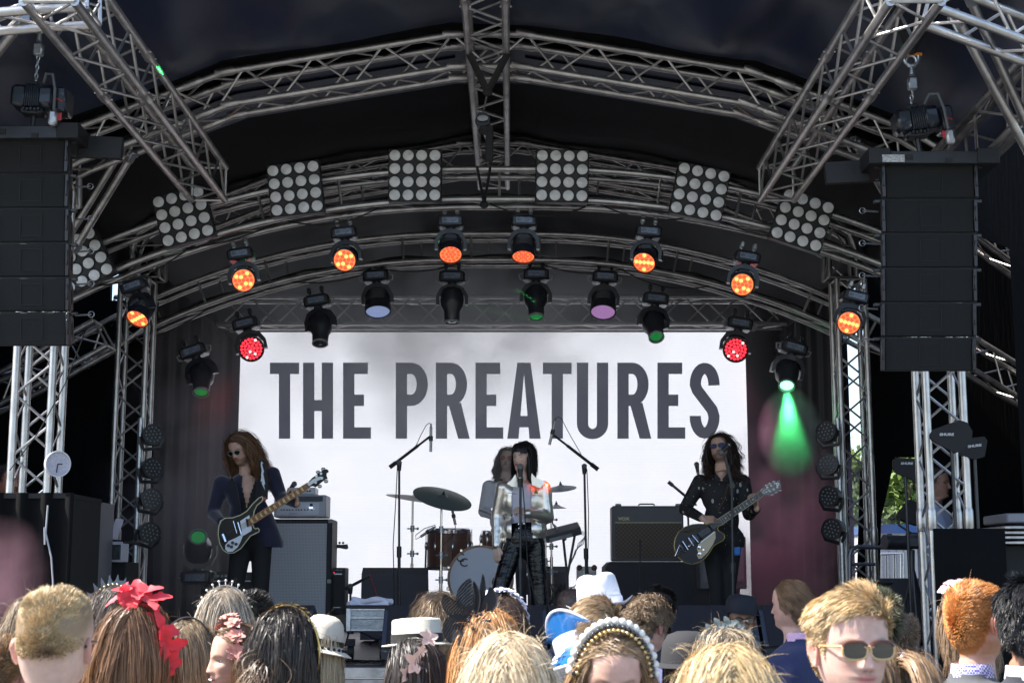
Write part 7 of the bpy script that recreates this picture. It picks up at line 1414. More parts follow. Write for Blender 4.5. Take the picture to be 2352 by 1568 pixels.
    # trousers
    def tr(mm):
        mm.ell(hp + Vector((0, 0, .03)), (hipw * 1.04, r_['hip'] * .95, .17), None, 24, 14)
        for s_, g_ in (('R', -1), ('L', 1)):
            t0 = hp + ax * (.080 * g_) - Vector((0, 0, .03)); mm.cap(t0, P['kn' + s_], r_['th'] * 1.1, r_['kn'] * 1.12, 18); mm.cap(P['kn' + s_], P['an' + s_] + Vector((0, 0, -.02)), r_['kn'] * 1.12, r_['an'] * 1.35, 16)
    clothe(tr, 'trousers', legs_mt)
    if shoes:
        for s_ in ('R', 'L'): a = P['an' + s_]; MB().ell((a.x, a.y - .05, HS + .045), (.045, .13, .045)).box((a.x, a.y + .03, HS + .02), (.06, .06, .04), bev=.01).build('shoe', M('black_boot', (.015, .015, .016), .35), root)
    return root, H, P, clothe, torso, r_, ax, ch
def sleeves(mm, P, r_, k=1.2, cuff=.06, upto=1.0):
    for s_ in ('R', 'L'):
        w = P['el' + s_].lerp(P['wr' + s_], upto); mm.cap(P['sh' + s_], P['el' + s_], r_['sh'] * k, r_['el'] * k * 1.06, 18); mm.cap(P['el' + s_], w, r_['el'] * k * 1.05, r_['wr'] * k * 1.25, 16)
class On2(On):
    def __exit__(s, *a):
        for o in s.root.children:
            if o.name not in s.before: o.matrix_basis = Matrix.Translation(-ORG[s.root.name]) @ s.m @ o.matrix_basis
# --- bass player
VEL = M('navy_velvet', (.008, .009, .038), .8, sheen=.6, bump=.5, bscale=9, bdist=.02, noise=.2); BSH = M('black_shirt', (.014, .014, .015), .8, bump=.3, bscale=14); BTR = M('black_jeans', (.012, .012, .013), .85, bump=.3, bscale=12)
Yp = 11.95
J = dict(chin=(549, 1069, -.07), neck=(563, 1101, .0), shR=(509, 1112, .03), shL=(625, 1092, .03), elR=(489, 1176, .06), wrR=(510, 1199, -.15), elL=(645, 1140, -.02), wrL=(683, 1157, -.22), hip=(578, 1232, .02), knR=(541, 1345, -.03), knL=(599, 1345, -.02))
root, H, P, clothe, torso, r_, ax, ch = performer('bass player in a dark velvet jacket and sunglasses looking down at a black bass', Yp, J, -24, 22, -6, 1., 0, (.54, .33, .25), (.09, .045, .025), 'man', dict(stubble=.6, beard=(.12, .07, .04)), [(540, .0), (601, .0)], None,
    [('wrR', (.55, -.15, -.55), (-.25, -.9, .35), 1, (28, 30, 22), 5, 1.02, 30), ('wrL', (-.25, .10, .85), (.75, .35, .2), -1, (45, 55, 40), 5, 1.02, 45)], legs_mt=BTR, hipw=.165, rad=dict(sh=.062, chest=.135, waist=.118, th=.088, kn=.062, an=.05))
nb = P['neck']
clothe(lambda mm: torso(mm, 1.0), 'shirt', BSH, cutf=lambda c: c.y < nb.y - .02 and abs(c.x - (U(571, 1120, Yp).x)) < .045 * max(0, (c.z - U(0, 1165, Yp).z)) / .17 and c.z > U(0, 1165, Yp).z)
def jk(mm):
    torso(mm, 1.10); sleeves(mm, P, r_, 1.22, upto=.90); hp = P['hip']; mm.cap(hp + Vector((-.05, .03, .12)), hp + Vector((-.10, .04, -.04)), .13, .12, 20); mm.cap(hp + Vector((.06, .0, .12)), hp + Vector((.15, .0, -.06)), .13, .11, 20)
zc_ = P['hip'].z
clothe(jk, 'jacket', VEL, cutf=lambda c: (c.y < P['hip'].y - .005 and (abs(c.x - (U(573, 1150, Yp).x)) < .055 + .06 * max(0, (U(0, 1190, Yp).z - c.z)) and c.z < U(0, 1085, Yp).z)) or c.z < U(0, 1246 + (c.x > P['hip'].x) * 10, Yp).z)
for sd, pl in ((1, [(604, 1072), (589, 1110), (583, 1160), (580, 1190), (586, 1190), (603, 1140), (611, 1098)]), (-1, [(533, 1095), (545, 1120), (552, 1165), (558, 1195), (552, 1195), (536, 1150), (524, 1108)])): MB().prism(poly_px(pl, Yp - .125), (0, .012, 0)).build('lapel', M('black_velvet_lapel', (.006, .006, .012), .85, sheen=.4), root, smooth=False)
with On2(root, H):
    long_hair(root, (.11, .055, .03), L=.40, wave=.022, wfreq=7, seed=31, fly=120, hk='man', tip=(.24, .12, .06), back=.9, thick=.026, n=420, per=14, messy=.010, mask=lambda p: ~((p[:, 1] < -.055) & (p[:, 2] < .195)), wid=.004)
    shades(root, (.006, .008, .008), (.35, .32, .28), .2, 'aviator')
# bass guitar
def gp(x, y): return (459.4 + x * .2501, 918.7 + y * .2501)
Yg = Yp - .27; t = thing('bass_guitar', 'black bass guitar with a white pickguard and cream edging held by the bass player', 'guitar', U(545, 1225, Yg)); BLKG = M('black_lacquer', (.006, .006, .007), .3, spec=.25); CREAM = M('cream_binding', (.62, .58, .38), .4)
body = [(572, 884), (545, 893), (490, 945), (430, 1018), (370, 1055), (300, 1078), (230, 1083), (195, 1105), (172, 1160), (166, 1230), (180, 1310), (212, 1375), (255, 1402), (310, 1400), (375, 1360), (420, 1300), (462, 1245), (510, 1222), (540, 1208), (545, 1190), (530, 1172), (508, 1180), (494, 1168), (478, 1120), (490, 1060), (500, 1010), (525, 962), (566, 930), (577, 905)]
bp = [gp(*p) for p in body]; MB().prism(poly_px(bp, Yg), (0, .038, 0)).build('body', BLKG, t, ang=30); P3 = poly_px(bp, Yg - .001); MB().tube(P3 + [P3[0]], .0042, 6, caps=False).build('edge_binding', CREAM, t)
MB().prism(poly_px([gp(*p) for p in [(368, 1108), (452, 1054), (476, 1180), (470, 1200), (392, 1246), (372, 1300), (345, 1350), (300, 1388), (255, 1390), (232, 1368), (232, 1330), (262, 1292), (330, 1262), (376, 1236), (384, 1215)]], Yg - .006), (0, .004, 0)).build('pickguard', M('white_pickguard', (.72, .75, .8), .4), t, smooth=False)
m = MB(); [m.lathe([(.013, 0), (.011, .016), (0, .017)], U(*gp(x, y), Yg - .006), (0, -1, 0), 14) for x, y in ((262, 1333), (300, 1307), (290, 1345), (332, 1320))]; m.build('control_knobs', BLKP, t)
m = MB(); a = U(*gp(345, 1120), Yg - .012); b = U(*gp(378, 1232), Yg - .012); m.tube([a, b], .008, 8).tube([a + Vector((-.035, 0, .01)), b + Vector((-.035, 0, .01))], .006, 8).tube([U(*gp(205, 1230), Yg - .01), U(*gp(232, 1300), Yg - .01)], .018, 8); m.build('bridge_metal', CHROME, t)
MB().tube([U(*gp(428, 1088), Yg - .012), U(*gp(440, 1160), Yg - .012)], .014, 8, flat=.5).build('pickup', BLKP, t)
def neckpoly(a, b, wa, wb, Y, Yb_=None):
    a3 = U(*a, Y); b3 = U(*b, Yb_ or Y); d = (b3 - a3).normalized(); n = d.cross(Vector((0, 1, 0))).normalized(); return a3, b3, d, n, [a3 - n * wa, b3 - n * wb, b3 + n * wb, a3 + n * wa]
a3, b3, d, n_, pl = neckpoly(gp(440, 1130), gp(1000, 778), .029, .024, Yg - .012, Yg - .03); MB().prism(pl, (0, .024, 0)).build('neck', M('rosewood', (.19, .055, .025), .25, coat=.7, noise=.2), t, smooth=False)
m = MB(); L = (b3 - a3).length
for k in range(19): u = 1 - (.5 ** (k / 12 * 1.0)); u = 1 - (1 - 2 ** (-k / 12)) / (1 - 2 ** (-19 / 12)) ; q = a3.lerp(b3, u) - Vector((0, .002, 0)); m.tube([q - n_ * .026, q + n_ * .026], .0016, 4)
m.build('frets', M('gold_fret', (.8, .55, .25), .25, .9), t)
m = MB(); [m.prism([a3.lerp(b3, u) - n_ * .012 - Vector((0, .0025, 0)), a3.lerp(b3, u + .03) - n_ * .02 - Vector((0, .0025, 0)), a3.lerp(b3, u + .03) + n_ * .02 - Vector((0, .0025, 0)), a3.lerp(b3, u) + n_ * .012 - Vector((0, .0025, 0))], (0, .002, 0)) for u in np.arange(.05, .95, .075)]; m.build('inlays', M('gold_inlay', (.62, .45, .18), .35, .3), t, smooth=False)
hs = [(985, 775), (1000, 745), (1030, 712), (1062, 690), (1100, 660), (1140, 635), (1165, 632), (1180, 645), (1178, 662), (1162, 668), (1160, 690), (1172, 722), (1150, 725), (1100, 765), (1058, 800), (1040, 788), (1010, 792), (990, 792)]
MB().prism(poly_px([gp(*p) for p in hs], Yg - .035), (0, .018, 0)).build('headstock', BLKG, t, smooth=False); MB().prism(poly_px([gp(*p) for p in [(986, 765), (1040, 722), (1100, 700), (1132, 703), (1118, 722), (1060, 748), (1000, 790)]], Yg - .038), (0, .002, 0)).build('truss_rod_cover', M('white_pickguard', (.72, .75, .8), .4), t, smooth=False)
m = MB(); [m.lathe([(.012, 0), (.010, .008), (0, .008)], U(*gp(x, y), Yg - .036), (0, -1, 0), 12) for x, y in ((1070, 698), (1112, 674), (1120, 716), (1062, 755))]; [m.ell(U(*gp(x, y), Yg - .02), (.018, .01, .014), n=8, m=6) for x, y in ((1085, 660), (1132, 632), (1100, 790), (1158, 745))]; m.build('tuning_pegs', STEEL, t)
m = MB(); [m.tube([U(*gp(215, 1262), Yg - .018) + n_ * s_, a3 - Vector((0, .006, 0)) + n_ * s_, b3 - Vector((0, .006, 0)) + n_ * s_ * .8], .0011, 4) for s_ in (-.016, -.0055, .0055, .016)]; m.build('strings', CHROME, t)
sp = [(600, 1056), (606, 1085), (608, 1120), (607, 1146)]; m = MB(); pts = [U(x, y, Yp - .135) for x, y in sp]; m.prism([p - Vector((.027, 0, 0)) for p in pts] + [p + Vector((.027, 0, 0)) for p in reversed(pts)], (0, .006, 0)); tag(m.build('guitar_strap', STRAP, None, smooth=False, origin=pts[0]), 'black guitar strap with a white lightning bolt over the bass player shoulder', 'strap')
so_ = bpy.data.objects[-1] if False else None
bolt = [(562, 560), (580, 575), (570, 590), (588, 655), (580, 672), (592, 735), (598, 770), (588, 775), (596, 825), (566, 762), (572, 748), (556, 745), (564, 700), (560, 690), (567, 640), (560, 610), (558, 590)]
sobj = [o for o in bpy.data.objects if o.name.startswith('guitar_strap')][-1]; MB().prism(poly_px([gp(*p) for p in bolt], Yp - .140), (0, .003, 0)).build('lightning_bolt', M('bolt_white', (.62, .68, .75), .5), sobj, smooth=False)
MB().lathe([(.017, 0), (.017, .004), (.008, .006), (0, .006)], U(*gp(591, 908), Yp - .139), (0, -1, 0), 16).build('strap_badge', M('red_badge', (.45, .08, .07), .4), sobj)
# --- singer
Ys_ = 11.9; SIL = M('silver_leather', (.86, .81, .73), .33, .85, bump=.45, bscale=5, bdist=.03, noise=.08, nscale=9, rvar=.08); TEE = M('white_tee', (.60, .60, .70), .8, bump=.2, bscale=12); LEA = M('black_patent_leather', (.004, .005, .008), .22, coat=.25, spec=.35, bump=.6, bscale=9, bdist=.04, stretch=(1, 1, 2.2))
J = dict(chin=(1188, 1081, -.08), neck=(1205, 1107, .0), shR=(1156, 1122, .02), shL=(1248, 1122, .02), elR=(1143, 1182, .05), wrR=(1141, 1253, -.02), elL=(1258, 1187, .0), wrL=(1211, 1178, -.22), hip=(1204, 1245, .02), knR=(1150, 1345, -.06), knL=(1236, 1340, .0))
root, H, P, clothe, torso, r_, ax, ch = performer('singer with a black bob in a silver jacket and leather trousers at the central microphone', Ys_, J, -34, 0, 3, .95, 1, (.66, .45, .36), (.010, .009, .010), 'bang', dict(lips=(.55, .08, .09), brow=(.03, .02, .02), blush=.7), [(1118, -.08), (1246, .0)], None,
    [('wrR', (.02, -.1, -1), (-.6, -.7, 0), -1, (12, 15, 15), 4, .92, 25), ('wrL', (-.80, -.1, .28), (.15, -.65, .7), 1, (55, 65, 45), 3, .90, 40)], legs_mt=LEA, hipw=.150, rad=dict(sh=.050, el=.038, wr=.023, chest=.115, waist=.092, hip=.12, th=.086, kn=.062, an=.062, neck=.046))
clothe(lambda mm: torso(mm, 1.0), 'tee_shirt', TEE, cutf=lambda c: c.z < U(0, 1222, Ys_).z or (c.z > U(0, 1104, Ys_).z - .0 and abs(c.x - P['neck'].x) < .075))
xo = U(1198, 1150, Ys_).x; zt_, zh = U(0, 1102, Ys_).z, U(0, 1236, Ys_).z
def jk(mm): torso(mm, 1.13); sleeves(mm, P, r_, 1.32, upto=.98); mm.cap(P['hip'] + Vector((-.07, 0, .10)), P['hip'] + Vector((.07, 0, .10)), .115, .115, 20)
clothe(jk, 'silver_jacket', SIL, sm=3, cutf=lambda c: (c.y < P['hip'].y - .0 and abs(c.x - xo) < .075 + .02 * (zt_ - c.z) and abs(c.x - P['elL'].x) > .12 and c.y > P['wrL'].y + .09) or (c.z < zh and c.x > P['wrR'].x + .075) or (c.z > zt_ and abs(c.x - P['neck'].x) < .085))
for pl, mt_ in (([(1184, 1088), (1176, 1100), (1164, 1110), (1175, 1117), (1188, 1118), (1187, 1104)], SIL), ([(1221, 1086), (1230, 1096), (1244, 1102), (1253, 1108), (1240, 1120), (1222, 1113), (1220, 1098)], SIL)): MB().prism(poly_px(pl, Ys_ - .125), (0, .014, 0)).build('collar', mt_, root, ang=20)
m = MB(); [m.lathe([(.009, 0), (.007, .005), (0, .006)], U(x, y, Ys_ - .128), (0, -1, 0), 12) for x, y in ((1192, 1203), (1203, 1202), (1193, 1213))]; m.build('studs', CHROME, root)
c = U(1231.5, 1130, Ys_ - .135); r = np.random.default_rng(1); m = MB(); petals(m, c, 10, .022, .004, RV(0, -1, 0), r, cup=.2); m.ell(c, (.006, .004, .006), n=8, m=6); m.build('brooch', M('dark_gold', (.25, .2, .06), .3, .8), root, ang=180)
m = MB(); m.tube([U(1166, 1131, Ys_ - .138), U(1186, 1134, Ys_ - .135)], .003, 5).tube([U(1222, 1137, Ys_ - .135), U(1244, 1138, Ys_ - .13)], .003, 5); m.build('seam', GREYP, root)
with On2(root, H):
    long_hair(root, (.014, .013, .014), L=.175, wave=.001, seed=41, fly=30, hk='bang', back=1.0, thick=.012, n=800, per=16, messy=.002, shoulder=False, tip=(.02, .02, .02), wid=.0045, grav=.22, mask=lambda p: (p[:, 1] > -.03)); eyes(root, (.05, .03, .02))
    r = np.random.default_rng(4); p = []; xs = r.uniform(-.068, .068, 900); G = []
    for i in range(9): u = i / 8; z = .232 - .085 * u ** .9; w = np.interp(-z, -HZ, HF); k_ = np.sqrt(np.clip(1 - (xs / .080) ** 2, 0, 1)); G.append(np.stack([xs * (1 + .12 * u), -(w * k_ + .006 + .004 * math.sin(u * 3)) + .0 * xs, np.full(900, z) + .012 * u * (np.abs(xs) < .03)], 1))
    hair_obj(root, np.stack(G, 1) + r.normal(size=(900, 1, 3)) * .0015, np.full(900, .004), (.012, .011, .012), name='fringe', seed=5, cvar=.3)
t = stand('straight black microphone stand held by the singer', 1195.5, 1098, Ys_ - .27, cable=None, base='round'); dyn_mic('silver headed vocal microphone at the singer lips', (1195, 1072), (1195.5, 1100), Ys_ - .28, 0, .027)
tag(MB().tube([U(1196, 1092, Ys_ - .29), U(1201, 1120, Ys_ - .31), U(1205, 1170, Ys_ - .31), U(1212, 1300, Ys_ - .3), U(1232, 1388, Ys_ - .32), U(1240, 1480, Ys_ - .35)], .005, 6).build('cable', RUB, None, origin=U(1196, 1092, Ys_ - .29)), 'black microphone cable hanging from the singer hand', 'cable')
# --- guitarist
Yq = 11.95; PS = M('black_print_shirt', (.010, .010, .011), .75)
n = PS.node_tree; tc = n.nodes.new('ShaderNodeTexCoord'); mp = n.nodes.new('ShaderNodeMapping'); mp.inputs['Scale'].default_value = (1.5, 1, .8); mp.inputs['Rotation'].default_value = (0, .5, 0); n.links.new(tc.outputs['Object'], mp.inputs[0]); v = n.nodes.new('ShaderNodeTexVoronoi'); v.inputs['Scale'].default_value = 13; n.links.new(mp.outputs[0], v.inputs[0]); lt = n.nodes.new('ShaderNodeMath'); lt.operation = 'LESS_THAN'; lt.inputs[1].default_value = .19; n.links.new(v.outputs['Distance'], lt.inputs[0])
v2 = n.nodes.new('ShaderNodeTexVoronoi'); v2.inputs['Scale'].default_value = 42; n.links.new(tc.outputs['Object'], v2.inputs[0]); lt2 = n.nodes.new('ShaderNodeMath'); lt2.operation = 'LESS_THAN'; lt2.inputs[1].default_value = .14; n.links.new(v2.outputs['Distance'], lt2.inputs[0]); ad = n.nodes.new('ShaderNodeMath'); ad.operation = 'MAXIMUM'; n.links.new(lt.outputs[0], ad.inputs[0]); n.links.new(lt2.outputs[0], ad.inputs[1])
mx = n.nodes.new('ShaderNodeMix'); mx.data_type = 'RGBA'; mx.inputs[6].default_value = (.010, .010, .011, 1); mx.inputs[7].default_value = (.42, .42, .42, 1); n.links.new(ad.outputs[0], mx.inputs[0]); n.links.new(mx.outputs[2], n.nodes['Principled BSDF'].inputs['Base Color'])
J = dict(chin=(1652, 1055, -.07), neck=(1657, 1094, .0), shR=(1608, 1108, .03), shL=(1706, 1108, .03), elR=(1573, 1168, .05), wrR=(1613, 1190, -.18), elL=(1720, 1180, .0), wrL=(1738, 1168, -.22), hip=(1657, 1247, .02), knR=(1645, 1345, -.03), knL=(1674, 1345, .0))
root, H, P, clothe, torso, r_, ax, ch = performer('guitarist with long dark hair and blue sunglasses in a black printed shirt', Yq, J, -20, -14, -7, .97, 0, (.56, .35, .26), (.022, .014, .012), 'man', dict(stubble=.7, beard=(.07, .04, .03)), [(1648, .0), (1676, .02)], None,
    [('wrR', (.93, -.05, -.15), (-.1, -.75, .6), 1, (30, 40, 25), 5, 1., 35), ('wrL', (-.1, .1, .9), (.75, .3, .2), -1, (45, 60, 40), 5, 1., 45)], legs_mt=BTR, hipw=.145, rad=dict(chest=.118, waist=.105, th=.078, kn=.055, an=.045))
def sh(mm): torso(mm, 1.07); sleeves(mm, P, r_, 1.2, upto=.88); mm.cap(P['hip'] + Vector((-.04, 0, .06)), P['hip'] + Vector((.06, 0, .02)), .13, .13, 20)
zz1 = U(0, 1100, Yq).z
clothe(sh, 'printed_shirt', PS, cutf=lambda c: c.z < U(0, 1256, Yq).z or (c.y < P['neck'].y - .01 and c.z > zz1 and abs(c.x - P['neck'].x - .01) < .045 * (c.z - zz1) / .05))
for pl in ([(1643, 1084), (1641, 1096), (1648, 1106), (1656, 1100)], [(1673, 1084), (1671, 1097), (1664, 1106), (1659, 1100)]): MB().prism(poly_px(pl, Yq - .118), (0, .01, 0)).build('collar', BSH, root, smooth=False)
with On2(root, H):
    long_hair(root, (.030, .017, .014), L=.36, wave=.018, wfreq=9, seed=51, fly=260, hk='man', tip=(.055, .03, .024), back=.8, thick=.024, n=480, per=14, messy=.010, mask=lambda p: ~((p[:, 1] < -.055) & (p[:, 2] < .195)), wid=.004)
    shades(root, (.05, .07, .16), (.03, .02, .04), .3, 'wayfarer')
def gq(x, y): return (1320.7 + x * .2501, 918.7 + y * .2501)
Yg = Yq - .27; t = thing('electric_guitar', 'blue black semi hollow guitar with a cream pickguard held by the guitarist', 'guitar', U(1600, 1250, Yg)); NB = M('navy_lacquer', (.004, .008, .022), .25, spec=.3); GB = M('gold_edge', (.38, .30, .08), .35, .3)
body = [(1310, 1120), (1265, 1128), (1200, 1138), (1140, 1135), (1080, 1140), (1010, 1162), (955, 1205), (922, 1265), (911, 1330), (922, 1395), (955, 1450), (1010, 1490), (1075, 1505), (1140, 1488), (1200, 1445), (1240, 1390), (1270, 1340), (1310, 1312), (1355, 1290), (1374, 1262), (1372, 1235), (1350, 1218), (1322, 1200), (1310, 1180), (1318, 1158), (1345, 1145), (1370, 1140), (1350, 1120)]
bp = [gq(*p) for p in body]; MB().prism(poly_px(bp, Yg), (0, .045, 0)).build('body', NB, t, ang=30); P3 = poly_px(bp, Yg - .001); MB().tube(P3 + [P3[0]], .0035, 6, caps=False).build('edge_binding', GB, t)
MB().prism(poly_px([gq(*p) for p in [(1288, 1208), (1292, 1265), (1262, 1330), (1215, 1400), (1160, 1452), (1135, 1455), (1118, 1420), (1132, 1395), (1118, 1362), (1135, 1320), (1205, 1262)]], Yg - .010), (0, .004, 0)).build('pickguard', M('cream_pickguard', (.50, .43, .31), .4), t, smooth=False)
m = MB(); [m.lathe([(.014, 0), (.013, .014), (0, .016)], U(*gq(x, y), Yg - .010), (0, -1, 0), 14) for x, y in ((1140, 1350), (1143, 1410))]; [m.lathe([(.008, 0), (.008, .01)], U(*gq(x, y), Yg - .010), (0, -1, 0), 10) for x, y in ((1178, 1372),)]; m.build('control_knobs', CHROME, t)
m = MB(); g = lambda x, y, dy=-.014: U(*gq(x, y), Yg + dy)
m.tube([g(920, 1432), g(962, 1328), g(1018, 1385), g(920, 1432)], .005, 6).tube([g(960, 1330), g(1005, 1395)], .004, 6).tube([g(935, 1425), g(990, 1350)], .004, 6).tube([g(985, 1295), g(1035, 1372)], .008, 8).tube([g(1040, 1262), g(1085, 1335)], .007, 8).tube([g(1035, 1345), g(1080, 1320)], .009, 8).tube([g(1075, 1240), g(1130, 1305)], .008, 8); m.ell(g(1047, 1340), .012, n=10, m=8); m.build('vibrato_tailpiece', CHROME, t)
for a_, b_ in (((1120, 1225), (1165, 1275)), ((1225, 1150), (1262, 1195))): MB().tube([g(*a_), g(*b_)], .018, 8, flat=.4).build('pickup', BLKP, t)
MB().prism([g(1150, 1302), g(1158, 1308), g(1288, 1208), g(1280, 1202)], (0, .004, 0)).build('pickguard_edge', WHITE, t, smooth=False)
m = MB(); m.tube([g(990, 1212, -.003), g(1020, 1198, -.003), g(1060, 1195, -.003), (g(1100, 1178, -.003)), g(1145, 1165, -.003), g(1140, 1182, -.003), g(1090, 1200, -.003), g(1020, 1212, -.003), g(990, 1212, -.003)], .004, 6); m.build('sound_hole', M('dark_gold', (.25, .2, .06), .3, .8), t)
a3, b3, d, n_, pl = neckpoly(gq(1318, 1125), gq(1722, 852), .026, .022, Yg - .014, Yg - .03); MB().prism(pl, (0, .024, 0)).build('neck', M('dark_fretboard', (.05, .042, .04), .4), t, smooth=False); MB().tube([pl[0], pl[1]], .003, 5).tube([pl[2], pl[3]], .003, 5).build('neck_binding', M('cream_line', (.45, .42, .30), .4), t)
m = MB(); md = MB(); L = (b3 - a3).length
for k in range(15): u = 1 - (1 - 2 ** (-k / 12)) / (1 - 2 ** (-15.5 / 12)); q = a3.lerp(b3, max(0, u)) - Vector((0, .002, 0)); m.tube([q - n_ * .023, q + n_ * .023], .0018, 4)
for u in (.16, .27, .38, .5, .64, .78): md.ell(a3.lerp(b3, u) - Vector((0, .003, 0)), (.006, .002, .006), n=8, m=6)
m.build('frets', M('pale_fret', (.5, .5, .46), .4, .3), t); md.build('inlays', WHITE, t)
MB().prism(poly_px([gq(*p) for p in [(1700, 835), (1722, 806), (1880, 728), (1885, 760), (1892, 765), (1890, 790), (1898, 803), (1772, 872), (1728, 866)]], Yg - .034), (0, .018, 0)).build('headstock', M('navy_headstock', (.010, .018, .055), .2, coat=.8), t, smooth=False)
m = MB(); [m.lathe([(.009, 0), (.008, .006), (.004, .007), (0, .007)], U(*gq(x, y), Yg - .035), (0, -1, 0), 12) for x, y in ((1766, 800), (1800, 783), (1834, 766), (1790, 836), (1824, 818), (1857, 801))]; [m.ell(U(*gq(x, y), Yg - .02), (.016, .006, .010), n=8, m=6) for x, y in ((1812, 868), (1846, 848), (1880, 830), (1760, 782), (1793, 765), (1828, 748))]; m.build('tuning_pegs', STEEL, t)
m = MB(); text_into(m, 'D', .034, U(*gq(1855, 790), Yg - .036), RV(.87, 0, .48), RV(-.48, 0, .87), .001, off=.002); m.tube([U(*gq(x, y), Yg - .036) for x, y in ((1722, 848), (1728, 830), (1770, 812), (1782, 822), (1776, 834), (1735, 850), (1722, 848))], .0022, 5); m.build('headstock_marks', M('white_print', (.85, .85, .88), .5), t, smooth=False)
m = MB(); [m.tube([g(1050, 1300, -.02) + n_ * s_, a3 - Vector((0, .006, 0)) + n_ * s_, b3 - Vector((0, .006, 0)) + n_ * s_ * .8], .0009, 4) for s_ in np.linspace(-.017, .017, 6)]; m.build('strings', GREYP, t)
tag(MB().tube([U(1672, 1110, Yq - .13), U(1661, 1150, Yq - .145), U(1650, 1172, Yq - .16)], .016, 8, flat=.25).build('guitar_strap', M('brown_leather', (.07, .04, .02), .6), None, origin=U(1672, 1110, Yq - .13)), 'brown leather strap across the guitarist chest', 'strap')
tag(MB().box(U(1692, 1264, Yq - .05), (.055, .06, .075), bev=.01).build('transmitter_pack', M('sky_blue_cloth', (.05, .22, .62), .7), None, origin=U(1692, 1264, Yq - .05)), 'bright blue pack clipped to the guitarist belt', 'pack')
t = stand('microphone stand in front of the guitarist with its boom angled up left', 1684, 1115, Yq - .36, xt=1681, boom=((1682, 1118), (1665, 1045)), cable=None, base='round'); dyn_mic('black vocal microphone in front of the guitarist mouth', (1656, 1038), (1668, 1027), Yq - .40, 0, .026)
# --- drummer
Yd = 15.0; WS = M('white_drummer_shirt', (.86, .86, .95), .8, bump=.4, bscale=7, bdist=.03)
J = dict(chin=(1161, 1078, -.06), neck=(1168, 1104, .0), shR=(1124, 1120, .02), shL=(1208, 1120, .02), elR=(1112, 1174, .04), wrR=(1135, 1186, -.18), elL=(1222, 1178, .04), wrL=(1205, 1190, -.2), hip=(1160, 1238, .05), knR=(1128, 1285, -.3), knL=(1195, 1285, -.3))
root, H, P, clothe, torso, r_, ax, ch = performer('drummer in a white shirt and round pink glasses partly hidden behind the singer', Yd, J, -8, -8, 4, 1., 0, (.62, .45, .40), (.12, .09, .08), 'man', dict(stubble=.3, beard=(.15, .1, .09)), [(1130, -.3), (1200, -.3)], None,
    [('wrR', (.6, -.6, .1), (0, -.3, .9), 1, (50, 60, 40)), ('wrL', (-.6, -.6, .1), (0, -.3, .9), -1, (50, 60, 40))], legs_mt=M('dark_blue_jeans', (.03, .032, .06), .85), hipw=.15, rad=dict(waist=.115))
clothe(lambda mm: (torso(mm, 1.15), sleeves(mm, P, r_, 1.4, upto=.7)), 'shirt', WS, cutf=lambda c: c.z < U(0, 1220, Yd).z)
with On2(root, H):
    long_hair(root, (.16, .12, .10), L=.32, wave=.016, wfreq=8, seed=61, fly=60, hk='man', tip=(.22, .16, .14), back=.8, thick=.018, n=380, per=12, messy=.008, mask=lambda p: ~((p[:, 1] < -.055) & (p[:, 2] < .195)), wid=.0045); shades(root, (.75, .30, .28), (.5, .35, .2), .2, 'round', lmet=.8, lrough=.08, name='glasses')
for sd, (x0, y0, x1, y1) in (('left', (1137, 1185, 1100, 1170)), ('right', (1203, 1190, 1236, 1178))): tag(MB().tube([U(x0, y0, Yd - .22), U(x1, y1, Yd - .45)], .007, 8).build('drumstick', M('hickory', (.5, .36, .2), .5), None, origin=U(x0, y0, Yd - .22)), 'pale drumstick in the %s hand of the drummer as seen' % sd, 'drumstick')
t = thing('drum_stool', 'round black drum stool under the drummer', 'stool', (U(1160, 1250, Yd).x, Yd + .08, HS)); q = Vector((U(1160, 1250, Yd).x, Yd + .08, U(1160, 1262, Yd).z)); MB().lathe([(0, -.06), (.17, -.06), (.18, -.02), (.16, .0), (0, .0)], q, (0, 0, 1), 24).build('seat', BLKP, t); m = MB(); m.tube([q - Vector((0, 0, .05)), Vector((q.x, q.y, HS + .1))], .02, 8); legs3(m, Vector((q.x, q.y, HS)), .28, .25); m.build('leg_frame', CHROME, t)
# crew in the wings
root, H2, T2, zf = crowd('crew member in a pale blue shirt behind the front right tower', 2150, 1075, 11.6, 60, fem=0, hair=(.03, .02, .02), skin=(.35, .2, .15))
with On(root, H2): short_hair(root, (.03, .02, .02), L=.02, n=2000)
with On(root, T2): garment(root, PALEB, 'shirt', coll_mt=PALEB); legs(root, TR, -.75, zf)
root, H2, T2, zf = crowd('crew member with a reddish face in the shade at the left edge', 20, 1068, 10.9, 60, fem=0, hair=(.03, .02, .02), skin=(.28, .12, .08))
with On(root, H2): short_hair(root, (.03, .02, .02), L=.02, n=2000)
with On(root, T2): garment(root, DARKS, coll_mt=DARKS); legs(root, TR, -.75, zf)
